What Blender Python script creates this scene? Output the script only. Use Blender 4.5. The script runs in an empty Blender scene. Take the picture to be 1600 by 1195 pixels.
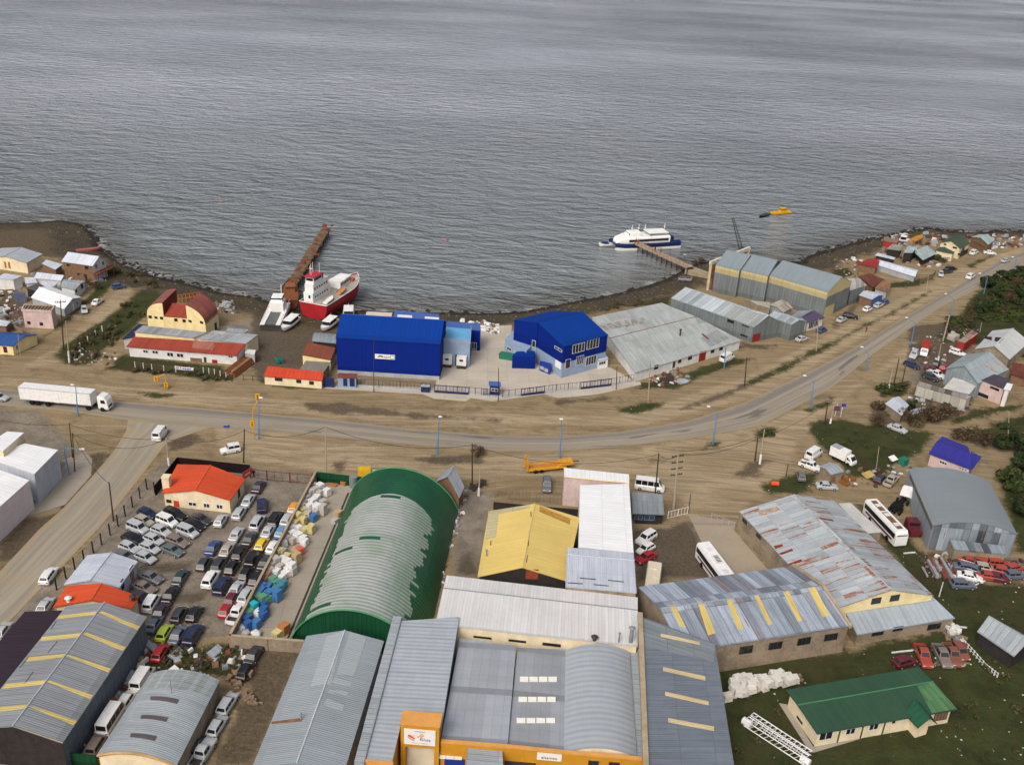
import bpy, bmesh, math, random
import numpy as np
from mathutils import Vector, Matrix
R = random.Random(7)
SC = bpy.context.scene
COL = SC.collection
# ---------------------------------------------------------------- camera
FPX, TH, ROLL, CH = 1508.0, math.radians(25.5), math.radians(3.0), 100.0
_F = Vector((0, math.cos(TH), -math.sin(TH)))
_r, _u = Vector((1, 0, 0)), Vector((0, math.sin(TH), math.cos(TH)))
_R = _r*math.cos(ROLL)+_u*math.sin(ROLL)
_U = -_r*math.sin(ROLL)+_u*math.cos(ROLL)
EYE = Vector((0, 0, CH))
cam = bpy.data.objects.new('camera', bpy.data.cameras.new('camera'))
COL.objects.link(cam); SC.camera = cam
cam.matrix_world = Matrix(((_R.x, _U.x, -_F.x, 0), (_R.y, _U.y, -_F.y, 0), (_R.z, _U.z, -_F.z, CH), (0, 0, 0, 1)))
cam.data.sensor_width = 36; cam.data.lens = FPX/1600*36
cam.data.clip_start = 1; cam.data.clip_end = 20000
# ---------------------------------------------------------------- daylight, overcast
SUN_EL, SUN_ROT = math.radians(46), math.radians(205)
w = bpy.data.worlds.new('World'); SC.world = w; w.use_nodes = True
nt = w.node_tree
sky = nt.nodes.new('ShaderNodeTexSky'); sky.sky_type = 'NISHITA'; sky.sun_disc = False
sky.sun_elevation = SUN_EL; sky.sun_rotation = SUN_ROT; sky.air_density = 1.0; sky.dust_density = 9; sky.ozone_density = 1
hs = nt.nodes.new('ShaderNodeHueSaturation'); hs.inputs['Saturation'].default_value = 0.6
nt.links.new(sky.outputs[0], hs.inputs['Color'])
bg = nt.nodes['Background']; nt.links.new(hs.outputs[0], bg.inputs[0]); bg.inputs[1].default_value = 0.15
sl = bpy.data.lights.new('sun', 'SUN'); sl.energy = 0.9; sl.angle = math.radians(20); sl.color = (1, .96, .9)
so = bpy.data.objects.new('sun', sl); COL.objects.link(so)
_d = Vector((math.sin(SUN_ROT)*math.cos(SUN_EL), math.cos(SUN_ROT)*math.cos(SUN_EL), math.sin(SUN_EL)))
so.rotation_euler = (-_d).to_track_quat('-Z', 'Y').to_euler()
SC.view_settings.view_transform = 'Standard'; SC.view_settings.look = 'None'; SC.view_settings.gamma = 1
SC.view_settings.exposure = -0.12
# ---------------------------------------------------------------- pixel <-> world
FR = dict(Z1=(0,330,3.9825), Z2=(380,330,3.9825), Z3=(740,330,3.9825), Z4=(1040,300,5.31), Z5=(1300,330,5.31), Z6=(1300,500,5.31),
 A1=(0,600,5.31), A2=(200,680,5.31), A3=(0,800,5.31), A4=(180,820,5.31), A5=(0,970,5.31), A6=(120,970,5.31), A7=(380,680,4.425),
 B1=(400,925,4.425), B2=(680,700,4.425), B3=(960,680,5.31), B4=(680,925,4.425), B5=(980,860,4.425), B6=(1200,660,3.9825),
 B7=(1100,970,5.31), B8=(1360,840,6.64), C1=(390,380,7.965), C2=(920,320,7.965), C3=(0,370,8.85), C4=(180,440,6.948),
 C5=(1380,340,7.241), C6=(1000,500,5.31), C7=(360,700,7.965), C8=(360,850,7.965), D1=(620,1100,4), D2=(1400,970,7.965),
 D3=(1380,1020,6.827), D4=(1180,640,5.31), D5=(480,560,5.333), D6=(780,540,5.333), D7=(200,560,5.333), F=(0,0,1))
def P(fr, *c):
 x0, y0, s = FR[fr]
 pts = [(x0+c[i]/s, y0+c[i+1]/s) for i in range(0, len(c), 2)]
 return pts if len(pts) > 1 else pts[0]
def ray(p):
 return _F+_R*((p[0]-800)/FPX)-_U*((p[1]-597.5)/FPX)
def G(p, z=0.0):
 d = ray(p); k = (z-CH)/d.z
 return Vector((d.x*k, d.y*k, z))
def proj(v):
 v = Vector(v)-EYE; k = v.dot(_F)
 return (800+FPX*v.dot(_R)/k, 597.5-FPX*v.dot(_U)/k)
def solve_z(x, y, p):
 best = min(((proj((x, y, z/20))[1]-p[1])**2, z/20) for z in range(-40, 500))
 return best[1]
def height(base, top, g=0):           # height of a vertical edge from its base and top pixels
 b = G(base, g); return solve_z(b.x, b.y, top)-g
def dirw(p, v, z=0):                  # pixel direction -> world heading angle
 a, b = G(p, z), G((p[0]+v[0], p[1]+v[1]), z)
 return math.atan2(b.y-a.y, b.x-a.x)
# ---------------------------------------------------------------- materials
MT = {}
def nodes(name):
 m = bpy.data.materials.new(name); m.use_nodes = True
 nt = m.node_tree; b = nt.nodes['Principled BSDF']
 def N(t, **k):
  n = nt.nodes.new('ShaderNode'+t)
  for a, v in k.items():
   if a.startswith('i_'):
    key = a[2:]; key = int(key) if key.isdigit() else key.replace('_', ' ')
    if hasattr(v, 'is_output') or v.__class__.__name__.startswith('NodeSocket'): nt.links.new(v, n.inputs[key])
    else: n.inputs[key].default_value = v
   else: setattr(n, a, v)
  return n
 return m, nt, b, N
def c4(c): return (c[0], c[1], c[2], 1)
def mth(N, op, a, b=0.0, c=None, clamp=False):
 k = dict(i_0=a, i_1=b)
 if c is not None: k['i_2'] = c
 return N('Math', operation=op, use_clamp=clamp, **k).outputs[0]
def mix(N, f, a, b, bt='MIX'):
 n = N('MixRGB', blend_type=bt, i_0=f)
 for i, v in ((1, a), (2, b)):
  if isinstance(v, tuple): n.inputs[i].default_value = c4(v)
  else: n.id_data.links.new(v, n.inputs[i])
 return n.outputs[0]
def ramp(N, f, lo, hi):
 return N('MapRange', interpolation_type='SMOOTHSTEP', i_0=f, i_1=lo, i_2=hi).outputs[0]
RUST = (.16, .055, .025)
def metal(name, c, var=.16, rust=0.0, dirt=.35, rib=.95, row=4.0, rough=.6, seam=.78, streak=.25, rustc=RUST, spec=.2, metallic=0.0):
 """corrugated / ribbed sheet; UV in metres, u along the ridge, v down the slope"""
 if name in MT: return MT[name]
 m, nt, b, N = nodes(name)
 uv = N('UVMap').outputs[0]
 s = N('SeparateXYZ', i_0=uv); u, v = s.outputs[0], s.outputs[1]
 iu = mth(N, 'FLOOR', mth(N, 'DIVIDE', u, rib)); iv = mth(N, 'FLOOR', mth(N, 'DIVIDE', v, row))
 cell = N('CombineXYZ', i_0=iu, i_1=iv).outputs[0]
 wn = N('TexWhiteNoise', noise_dimensions='3D', i_0=cell).outputs[0]
 big = N('TexNoise', i_Vector=uv, i_Scale=.12, i_Detail=5.0).outputs[0]
 med = N('TexNoise', i_Vector=uv, i_Scale=1.3, i_Detail=6.0, i_Roughness=.7).outputs[0]
 st = N('CombineXYZ', i_0=mth(N, 'MULTIPLY', u, 2.2), i_1=mth(N, 'MULTIPLY', v, .16)).outputs[0]
 stn = N('TexNoise', i_Vector=st, i_Scale=1.0, i_Detail=4.0).outputs[0]
 k = mth(N, 'ADD', 1.0, mth(N, 'MULTIPLY', mth(N, 'SUBTRACT', wn, .5), var*1.6))
 k = mth(N, 'MULTIPLY', k, mth(N, 'ADD', 1.0, mth(N, 'MULTIPLY', mth(N, 'SUBTRACT', stn, .5), streak*2)))
 k = mth(N, 'MULTIPLY', k, mth(N, 'ADD', 1.0, mth(N, 'MULTIPLY', mth(N, 'SUBTRACT', big, .5), dirt*1.6)))
 k = mth(N, 'MULTIPLY', k, mth(N, 'ADD', 1.0, mth(N, 'MULTIPLY', mth(N, 'SUBTRACT', med, .5), dirt*.9)))
 fu = mth(N, 'FRACT', mth(N, 'DIVIDE', u, rib)); fv = mth(N, 'FRACT', mth(N, 'DIVIDE', v, row))
 su = mth(N, 'LESS_THAN', fu, .13); sv = mth(N, 'LESS_THAN', fv, .035)
 sm = mth(N, 'MAXIMUM', su, sv)
 k = mth(N, 'MULTIPLY', k, mth(N, 'SUBTRACT', 1.0, mth(N, 'MULTIPLY', sm, 1-seam)))
 g = N('CombineXYZ', i_0=k, i_1=k, i_2=k).outputs[0]
 col = mix(N, 1.0, tuple(c), g, 'MULTIPLY')
 if rust > 0:
  w2 = N('TexWhiteNoise', noise_dimensions='3D', i_0=N('VectorMath', operation='ADD', i_0=cell, i_1=(17.3, 5.1, 0)).outputs[0]).outputs[0]
  sh = mth(N, 'ADD', mth(N, 'MULTIPLY', stn, .75), mth(N, 'ADD', mth(N, 'MULTIPLY', w2, .28), mth(N, 'MULTIPLY', med, .35)))
  rm = ramp(N, sh, .98-rust*.34, 1.06-rust*.3)
  rc = mix(N, med, tuple(rustc), (rustc[0]*2.2, rustc[1]*2.4, rustc[2]*2.2))
  col = mix(N, rm, col, rc)
 nt.links.new(col, b.inputs['Base Color'])
 wv = mth(N, 'SINE', mth(N, 'MULTIPLY', u, 2*math.pi/rib*3))
 bp = N('Bump', i_Strength=.35, i_Distance=.05, i_Height=mth(N, 'ADD', wv, mth(N, 'MULTIPLY', sm, 1.5)))
 nt.links.new(bp.outputs[0], b.inputs['Normal'])
 b.inputs['Roughness'].default_value = rough; b.inputs['Specular IOR Level'].default_value = spec; b.inputs['Metallic'].default_value = metallic
 MT[name] = m; return m
def plain(name, c, rough=.7, var=.25, scale=.8, spec=.3, metallic=0.0, c2=None, bump=.0, trans=0):
 if name in MT: return MT[name]
 m, nt, b, N = nodes(name)
 co = N('TexCoord').outputs['Object']
 a = N('TexNoise', i_Vector=co, i_Scale=scale, i_Detail=6.0, i_Roughness=.65).outputs[0]
 f = N('TexNoise', i_Vector=co, i_Scale=scale*9, i_Detail=3.0).outputs[0]
 t = mth(N, 'ADD', mth(N, 'MULTIPLY', a, .7), mth(N, 'MULTIPLY', f, .3))
 lo = tuple(x*(1-var) for x in c); hi = tuple(min(1, x*(1+var)) for x in c) if c2 is None else c2
 nt.links.new(mix(N, ramp(N, t, .3, .7), lo, hi), b.inputs['Base Color'])
 if bump: nt.links.new(N('Bump', i_Strength=bump, i_Distance=.1, i_Height=t).outputs[0], b.inputs['Normal'])
 b.inputs['Roughness'].default_value = rough; b.inputs['Specular IOR Level'].default_value = spec; b.inputs['Metallic'].default_value = metallic
 MT[name] = m; return m
def paint(name, c, rough=.3):
 if name in MT: return MT[name]
 m, nt, b, N = nodes(name)
 co = N('TexCoord').outputs['Object']
 a = N('TexNoise', i_Vector=co, i_Scale=1.7, i_Detail=4.0).outputs[0]
 d = mix(N, ramp(N, a, .45, .8), tuple(c), tuple(x*.75+.03 for x in c))
 nt.links.new(d, b.inputs['Base Color'])
 b.inputs['Roughness'].default_value = rough; b.inputs['Coat Weight'].default_value = .35; b.inputs['Coat Roughness'].default_value = .2
 MT[name] = m; return m
# ---------------------------------------------------------------- mesh builder
class MB:
 def __init__(s): s.v = []; s.f = []; s.uv = []; s.mi = []; s.sm = []
 def face(s, pts, uv=None, mi=0, sm=False):
  n = len(s.v); s.v += [tuple(p) for p in pts]; s.f.append(tuple(range(n, n+len(pts))))
  s.uv.append(uv if uv else [(0, 0)]*len(pts)); s.mi.append(mi); s.sm.append(sm)
 def quad(s, a, b, c, d, mi=0):
  a, b, c, d = map(Vector, (a, b, c, d)); w_ = (b-a).length; h = (d-a).length
  s.face([a, b, c, d], [(0, 0), (w_, 0), (w_, h), (0, h)], mi)
 def box(s, c, d, rz=0.0, mi=0, top=None, M=None):
  """centre c (x,y,z of the middle), size d, turned rz; top=(sx,sy) scales the top face"""
  ca, sa = math.cos(rz), math.sin(rz); tx, ty = top or (1, 1)
  vs = []
  for z, kx, ky in ((-.5, 1, 1), (.5, tx, ty)):
   for x, y in ((-.5, -.5), (.5, -.5), (.5, .5), (-.5, .5)):
    X, Y = x*d[0]*kx, y*d[1]*ky
    p = Vector((c[0]+X*ca-Y*sa, c[1]+X*sa+Y*ca, c[2]+z*d[2]))
    vs.append(M @ p if M else p)
  for f in ((3, 2, 1, 0), (4, 5, 6, 7), (0, 1, 5, 4), (1, 2, 6, 5), (2, 3, 7, 6), (3, 0, 4, 7)):
   s.quad(*[vs[i] for i in f], mi=mi)
 def tube(s, a, b, r, r2=None, n=8, mi=0, cap=True):
  a, b = Vector(a), Vector(b); r2 = r if r2 is None else r2
  ax = (b-a); L = ax.length
  if L < 1e-6: return
  ax = ax/L; t = ax.cross(Vector((0, 0, 1)))
  if t.length < .01: t = Vector((1, 0, 0))
  t.normalize(); q = ax.cross(t)
  A = [a+(t*math.cos(i*2*math.pi/n)+q*math.sin(i*2*math.pi/n))*r for i in range(n)]
  B = [b+(t*math.cos(i*2*math.pi/n)+q*math.sin(i*2*math.pi/n))*r2 for i in range(n)]
  for i in range(n):
   j = (i+1) % n
   s.face([A[i], A[j], B[j], B[i]], [(i/n, 0), ((i+1)/n, 0), ((i+1)/n, L), (i/n, L)], mi, True)
  if cap: s.face(A[::-1], None, mi); s.face(B, None, mi)
 def prism(s, pts, z0, z1, mi=0):
  lo = [Vector((p[0], p[1], z0)) for p in pts]; hi = [Vector((p[0], p[1], z1)) for p in pts]
  ar = sum(pts[i][0]*pts[(i+1) % len(pts)][1]-pts[(i+1) % len(pts)][0]*pts[i][1] for i in range(len(pts)))
  if ar < 0: lo.reverse(); hi.reverse()
  s.face(hi, [(p.x, p.y) for p in hi], mi); s.face(lo[::-1], [(p.x, p.y) for p in lo[::-1]], mi)
  for i in range(len(lo)):
   j = (i+1) % len(lo); s.quad(lo[i], lo[j], hi[j], hi[i], mi)
 def build(s, name, mats, parent=None, bevel=0, weld=False):
  me = bpy.data.meshes.new(name)
  me.from_pydata(s.v, [], s.f)
  ul = me.uv_layers.new(name='UVMap')
  ul.data.foreach_set('uv', [c for f in s.uv for q in f for c in q])
  mats = mats if isinstance(mats, (list, tuple)) else [mats]
  for m in mats: me.materials.append(m)
  me.polygons.foreach_set('material_index', s.mi)
  me.polygons.foreach_set('use_smooth', s.sm)
  if weld:
   bm = bmesh.new(); bm.from_mesh(me); bmesh.ops.remove_doubles(bm, verts=bm.verts, dist=.002)
   bm.to_mesh(me); bm.free()
  me.update()
  o = bpy.data.objects.new(name, me); COL.objects.link(o)
  if parent: o.parent = parent
  if bevel:
   md = o.modifiers.new('bevel', 'BEVEL'); md.width = bevel; md.segments = 2; md.limit_method = 'ANGLE'
  return o
def tag(o, label=None, cat=None, group=None, kind=None):
 if label: o['label'] = label
 if cat: o['category'] = cat
 if group: o['group'] = group
 if kind: o['kind'] = kind
 elif cat and 'kind' not in o: o['kind'] = 'thing'
 return o
def empty(name, loc, rz, label, cat, group=None):
 o = bpy.data.objects.new(name, None); COL.objects.link(o); o.location = loc; o.rotation_euler = (0, 0, rz)
 o.empty_display_size = .5
 return tag(o, label, cat, group, 'thing')
def struct(o): o['kind'] = 'structure'; return o
def copy_tree(root, loc, rz, label, cat=None, group=None):
 r = root.copy(); COL.objects.link(r); r.location = loc; r.rotation_euler = (0, 0, rz); tag(r, label, cat, group)
 for ch in root.children:
  c = ch.copy(); COL.objects.link(c); c.parent = r
  for g in ch.children:
   d = g.copy(); COL.objects.link(d); d.parent = c
 return r
# ---------------------------------------------------------------- terrain: shoreline, ground sheet, sea
WZ = -1.5
SHORE = P('F', -400,350, -60,348, 0,348, 60,347, 92,344, 128,349, 146,364, 158,388, 180,405, 210,420, 250,433, 300,444, 345,456, 392,463, 430,472,
 470,484, 520,490, 560,484, 600,486, 650,487, 700,488, 760,489, 810,487, 850,480, 900,470, 950,461, 1000,449, 1035,438, 1062,424, 1085,412,
 1130,404, 1190,410, 1245,412, 1262,399, 1300,388, 1345,376, 1382,369, 1420,361, 1450,356, 1475,361, 1520,363, 1560,361, 1600,362, 1700,366, 2100,380)
SH = np.array([tuple(G(p, WZ))[:2] for p in SHORE])
def sdist(X, Y):
 """distance to the shoreline, positive on land (towards the camera)"""
 X = np.asarray(X, float); Y = np.asarray(Y, float)
 d = np.full(X.shape, 1e9);
 for i in range(len(SH)-1):
  a, b = SH[i], SH[i+1]; e = b-a
  t = np.clip(((X-a[0])*e[0]+(Y-a[1])*e[1])/(e@e), 0, 1)
  d = np.minimum(d, np.hypot(X-a[0]-t*e[0], Y-a[1]-t*e[1]))
 poly = np.vstack([SH, [[SH[-1][0], -500], [SH[0][0], -500]]])
 ins = inpoly(X, Y, poly)
 return np.where(ins, d, -d)
def inpoly(X, Y, poly):
 ins = np.zeros(X.shape, bool); n = len(poly)
 for i in range(n):
  x1, y1 = poly[i]; x2, y2 = poly[(i+1) % n]
  if y1 == y2: continue
  c = ((y1 > Y) != (y2 > Y)) & (X < (x2-x1)*(Y-y1)/(y2-y1)+x1)
  ins ^= c
 return ins
def hfun(d):
 t = np.clip(d/16, 0, 1); s = t*t*(3-2*t)
 return np.where(d > 0, WZ*(1-s), np.maximum(WZ+d*.13, -5))
def gz(x, y): return float(hfun(sdist(np.array([x]), np.array([y])))[0])
def GG(p):                                   # pixel -> point on the terrain
 z = 0.0
 for _ in range(6):
  g = G(p, z); z = gz(g.x, g.y)
 return Vector((g.x, g.y, z))
GX0, GX1, GY0, GY1, GS = -230, 300, 55, 420, 1.0
xs = np.arange(GX0, GX1+.1, GS); ys = np.arange(GY0, GY1+.1, GS)
XX, YY = np.meshgrid(xs, ys)
DD = sdist(XX, YY)
HH = hfun(DD)
def gz(x, y):
 i, j = (x-GX0)/GS, (y-GY0)/GS
 if not (0 <= i < len(xs)-1 and 0 <= j < len(ys)-1): return 0.0 if y < 200 else float(hfun(sdist(np.array([x]), np.array([y])))[0])
 a, b = int(i), int(j); u, v = i-a, j-b
 return float((HH[b, a]*(1-u)+HH[b, a+1]*u)*(1-v)+(HH[b+1, a]*(1-u)+HH[b+1, a+1]*u)*v)
def psd(poly):
 """feathered inside-ness of a world polygon on the grid"""
 poly = np.array(poly); m = 6
 x0, y0 = poly.min(0)-m; x1, y1 = poly.max(0)+m
 ix = np.where((xs >= x0) & (xs <= x1))[0]; iy = np.where((ys >= y0) & (ys <= y1))[0]
 out = np.zeros(XX.shape)
 if len(ix) == 0 or len(iy) == 0: return out
 sl_ = np.ix_(iy, ix); X, Y = XX[sl_], YY[sl_]
 d = np.full(X.shape, 1e9)
 for i in range(len(poly)):
  a, b = poly[i], poly[(i+1) % len(poly)]; e = b-a; L = e@e
  if L == 0: continue
  t = np.clip(((X-a[0])*e[0]+(Y-a[1])*e[1])/L, 0, 1)
  d = np.minimum(d, np.hypot(X-a[0]-t*e[0], Y-a[1]-t*e[1]))
 d = np.where(inpoly(X, Y, poly), d, -d)
 out[sl_] = np.clip(.5+d/9, 0, 1)
 return out
def zone(polys):
 m = np.zeros(XX.shape)
 for p in polys:
  m = np.maximum(m, psd([tuple(G(q))[:2] for q in P(*p)]))
 return m
GRASS = [
 ('Z1', 350,900, 380,840, 520,750, 640,680, 800,570, 860,490, 960,470, 1010,520, 900,640, 860,700, 760,790, 640,860, 560,960, 400,950),
 ('Z1', 650,985, 760,890, 1390,965, 1440,1040, 1380,1060, 1000,1010), ('Z1', 0,895, 120,895, 380,715, 700,470, 740,400, 680,300, 560,520, 330,740, 100,880),
 ('Z1', 760,400, 900,440, 840,480, 760,440), ('A1', 420,870, 560,735, 700,750, 560,905), ('A1', 290,1005, 370,925, 530,945, 465,1015),
 ('A1', 1080,60, 1450,90, 1400,115, 1200,95), ('A6', 560,200, 1270,200, 1500,230, 1400,480, 1180,480, 620,430, 560,400),
 ('F', 1120,1040, 1328,1018, 1360,1005, 1490,985, 1440,930, 1340,790, 1390,800, 1440,860, 1500,905, 1600,915, 1700,1000, 1700,1300, 1100,1300),
 ('D4', 440,150, 520,90, 700,85, 900,120, 1000,110, 1120,150, 1470,190, 1420,300, 1300,400, 1180,430, 1100,560, 980,600, 900,560, 740,540, 700,440, 560,330, 460,200),
 ('D4', 50,640, 130,590, 330,540, 520,510, 500,590, 440,670, 300,690, 120,690),
 ('Z6', 1000,830, 1200,740, 1593,690, 1593,730, 1300,790, 980,870), ('Z6', 1310,860, 1593,780, 1700,780, 1700,930, 1400,940),
 ('Z6', 370,560, 450,520, 620,520, 640,600, 560,640, 400,630), ('Z6', 920,180, 1000,50, 1593,40, 1593,200, 1300,180),
 ('F', 1495,500, 1520,462, 1560,432, 1600,405, 1760,360, 1760,560, 1600,560, 1500,530),
 ('C6', 330,460, 590,370, 760,320, 930,320, 880,350, 430,500), ('C6', 0,520, 280,480, 420,520, 260,570, 0,570),
 ('C6', 900,500, 1200,370, 1593,170, 1593,215, 1250,395, 900,550), ('Z5', 0,1085, 520,815, 820,660, 790,690, 560,825, 300,945, 0,1115),
 ('D6', 960,560, 1050,510, 1250,470, 1370,480, 1320,520, 1150,570), ('Z5', 460,600, 740,560, 850,520, 850,560, 700,620, 480,640),
 ('Z5', 0,480, 120,470, 200,520, 80,560, 0,540), ('Z3', 940,580, 1230,520, 1220,590, 960,590), ('D4', 0,190, 60,150, 160,150, 180,190, 80,240, 0,260),
 ('C6', 1390,880, 1480,830, 1593,840, 1593,1040, 1520,990, 1400,920), ('C6', 510,1060, 560,1020, 660,1020, 640,1060),
 ('C6', 1370,750, 1593,640, 1593,700, 1420,770), ('Z5', 930,1010, 960,880, 1060,860, 1150,1000, 1050,1040), ('C5', 940,545, 1220,420, 1240,440, 1000,570),
 ('Z2', 120,1060, 480,1100, 380,1110, 130,1080), ('Z5', 1100,880, 1200,760, 1400,600, 1593,560, 1593,1000, 1200,980), ('Z5', 860,1040, 1000,960, 1100,860, 1250,740, 1400,560, 1593,470, 1593,620, 1300,900, 1200,1000, 1000,1050), ('Z6', 1000,900, 1593,900, 1593,1100, 1300,1000), ('F', 1560,740, 1600,720, 1760,760, 1760,900, 1590,860)]
DARK = [
 ('F', -100,352, 128,354, 152,392, 170,408, 60,400, -100,395), ('B3', 160,770, 430,780, 610,690, 720,880, 800,1180, 200,1190, 160,1000),
 ('F', 362,1008, 479,1008, 400,1195, 330,1195, 390,1070), ('A1', 750,600, 830,560, 900,590, 880,640, 950,640, 940,700, 800,810, 560,1010, 510,1020, 740,780),
 ('A1', 1395,490, 1480,430, 1593,410, 1700,430, 1593,520, 1450,540), ('F', 36,812, 94,800, 84,826, 0,893, 0,850), ('B2', 190,720, 260,710, 290,880, 130,880),
 ('B6', 930,820, 1100,800, 1593,850, 1593,960, 1300,980, 1100,960), ('Z6', 640,200, 760,150, 1180,200, 960,420, 900,520, 1200,620, 1100,760, 800,860, 560,800, 640,620, 700,520, 740,380, 640,330),
 ('Z6', 340,700, 480,780, 560,840, 480,880, 330,840), ('Z6', 960,900, 1300,930, 1593,980, 1593,1100, 1250,1060), ('D5', 0,375, 300,375, 800,450, 1600,512, 1600,528, 1100,505, 600,480, 0,430),
 ('C6', 340,745, 520,665, 900,520, 900,550, 640,660, 420,735), ('A4', 640,560, 820,520, 700,640, 480,640, 500,560), ('A4', 250,330, 660,300, 640,380, 400,400), ('B7', 150,760, 250,640, 440,740, 640,800, 800,1040, 600,1120, 200,1150),
 ('D3', 760,420, 1280,330, 1400,1100, 800,1150, 700,900, 800,760), ('B3', 290,190, 420,190, 400,220, 300,215), ('B3', 940,330, 1180,210, 1280,205, 1200,310, 1060,360),
 ('A7', 620,200, 700,180, 690,240, 630,230), ('D5', 880,830, 1380,790, 1500,760, 1440,870, 1000,880), ('F', 400,470, 560,492, 525,560, 500,600, 405,600, 385,560),
 ('F', 560,493, 700,493, 780,495, 790,510, 560,510), ('Z6', 600,50, 1000,20, 960,180, 640,180), ('C6', 820,170, 930,200, 1130,210, 1000,240, 830,230),
 ('Z4', 1370,1100, 1593,900, 1593,960, 1420,1130), ('Z1', 0,390, 200,600, 120,740, 0,700), ('B8', 600,1000, 900,900, 1000,1000, 960,1195, 600,1195), ('D6', 470,470, 1000,420, 1000,440, 480,495)]
GREY = [('F', 100,905, 175,800, 250,722, 496,738, 362,990, 235,1010, 215,905), ('F', 255,520, 400,500, 520,560, 505,590, 400,590, 395,540), ('B3', 160,770, 430,780, 610,690, 720,880, 800,1180, 200,1190),
 ('B2', 160,300, 400,300, 370,430, 290,890, 120,890), ('F', 0,900, 36,900, 110,905, 60,960, 0,1010), ('F', -50,640, 60,640, 110,690, 130,740, 60,800, -50,830),
 ('Z6', 640,200, 1180,200, 930,420, 900,520, 640,520)]
PALE = [('F', 330,645, 500,690, 760,712, 1000,700, 1100,690, 1150,740, 1100,790, 1000,740, 760,750, 500,735, 350,715), ('F', 0,590, 300,612, 620,640, 900,650, 1000,640, 1160,590, 1300,520, 1500,420, 1600,385, 1600,395, 1450,470, 1190,618, 1000,665, 620,660, 300,632, 0,600),
 ('F', 1000,700, 1200,660, 1300,620, 1420,560, 1440,520, 1300,640, 1240,700, 1220,760, 1160,790, 1080,800), ('Z1', 150,960, 380,830, 560,660, 740,490, 840,480, 800,540, 600,720, 420,850, 350,960)]
zr, zg, zb, za = zone(GRASS), zone(DARK), zone(GREY), zone(PALE)
def build_ground():
 nx, ny = len(xs), len(ys)
 Z = hfun(DD)
 co = np.stack([XX, YY, Z], -1).reshape(-1, 3)
 idx = np.arange(nx*ny).reshape(ny, nx)
 a, b, c, d = idx[:-1, :-1], idx[:-1, 1:], idx[1:, 1:], idx[1:, :-1]
 keep = (DD[:-1, :-1] > -40)
 f = np.stack([a, b, c, d], -1)[keep]
 me = bpy.data.meshes.new('ground'); n = len(f)
 me.vertices.add(len(co)); me.vertices.foreach_set('co', co.ravel())
 me.loops.add(n*4); me.loops.foreach_set('vertex_index', f.ravel())
 me.polygons.add(n); me.polygons.foreach_set('loop_start', np.arange(n)*4)
 me.update(calc_edges=True)
 at = me.color_attributes.new('zone', 'FLOAT_COLOR', 'POINT')
 at.data.foreach_set('color', np.stack([zr, zg, zb, za], -1).ravel())
 sa = me.attributes.new('shore', 'FLOAT', 'POINT'); sa.data.foreach_set('value', DD.ravel())
 o = bpy.data.objects.new('ground', me); COL.objects.link(o); struct(o)
 m, nt, bs, N = nodes('ground_soil')
 co = N('TexCoord').outputs['Object']
 z = N('SeparateColor', i_0=N('Attribute', attribute_name='zone').outputs['Color'])
 al = N('Attribute', attribute_name='zone').outputs['Alpha']
 shd = N('Attribute', attribute_name='shore').outputs['Fac']
 n1 = N('TexNoise', i_Vector=co, i_Scale=.035, i_Detail=8.0, i_Roughness=.62).outputs[0]
 n2 = N('TexNoise', i_Vector=co, i_Scale=.22, i_Detail=8.0, i_Roughness=.68).outputs[0]
 n3 = N('TexNoise', i_Vector=co, i_Scale=1.6, i_Detail=6.0, i_Roughness=.75).outputs[0]
 n4 = N('TexNoise', i_Vector=co, i_Scale=5.0, i_Detail=4.0, i_Roughness=.8).outputs[0]
 dist = N('VectorMath', operation='ADD', i_0=co, i_1=N('VectorMath', operation='SCALE', i_0=N('TexNoise', i_Vector=co, i_Scale=.02, i_Detail=2.0).outputs[1], i_Scale=14.0).outputs[0]).outputs[0]
 mp = N('Mapping', i_Vector=dist, i_Scale=(.05, .55, 1)).outputs[0]
 tr = N('TexNoise', i_Vector=mp, i_Scale=1.0, i_Detail=7.0, i_Roughness=.7).outputs[0]
 def edge(f, amp=.9, lo=.4, hi=.6):
  nn = mth(N, 'ADD', mth(N, 'MULTIPLY', n2, .65), mth(N, 'MULTIPLY', n3, .35))
  return ramp(N, mth(N, 'ADD', f, mth(N, 'MULTIPLY', mth(N, 'SUBTRACT', nn, .5), amp)), lo, hi)
 tan = mix(N, ramp(N, n1, .35, .65), (0.2034, 0.1496, 0.0817), (0.2753, 0.2058, 0.1144))
 tan = mix(N, mth(N, 'MULTIPLY', ramp(N, tr, .42, .6), .7), tan, (0.2953, 0.2319, 0.1405))
 tan = mix(N, mth(N, 'MULTIPLY', ramp(N, mth(N, 'ADD', mth(N, 'MULTIPLY', n2, .6), mth(N, 'MULTIPLY', n1, .4)), .48, .64), .75), tan, (0.1357, 0.101, 0.0589))
 pale = mix(N, ramp(N, tr, .38, .62), (0.2681, 0.2094, 0.1281), (0.4022, 0.3184, 0.2012))
 base = mix(N, mth(N, 'MULTIPLY', edge(al, .7), .8), tan, pale)
 rm = N('Mapping', i_Vector=dist, i_Rotation=(0, 0, .12), i_Scale=(.025, 1.5, 1)).outputs[0]
 rt = N('TexNoise', i_Vector=rm, i_Scale=1.0, i_Detail=4.0, i_Roughness=.6).outputs[0]
 base = mix(N, mth(N, 'MULTIPLY', ramp(N, rt, .56, .64), .5), base, (.15, .115, .075))
 base = mix(N, mth(N, 'MULTIPLY', ramp(N, rt, .44, .36), .35), base, (.42, .35, .25))
 grey = mix(N, ramp(N, n2, .35, .65), (.17, .145, .115), (.265, .23, .18))
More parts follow.
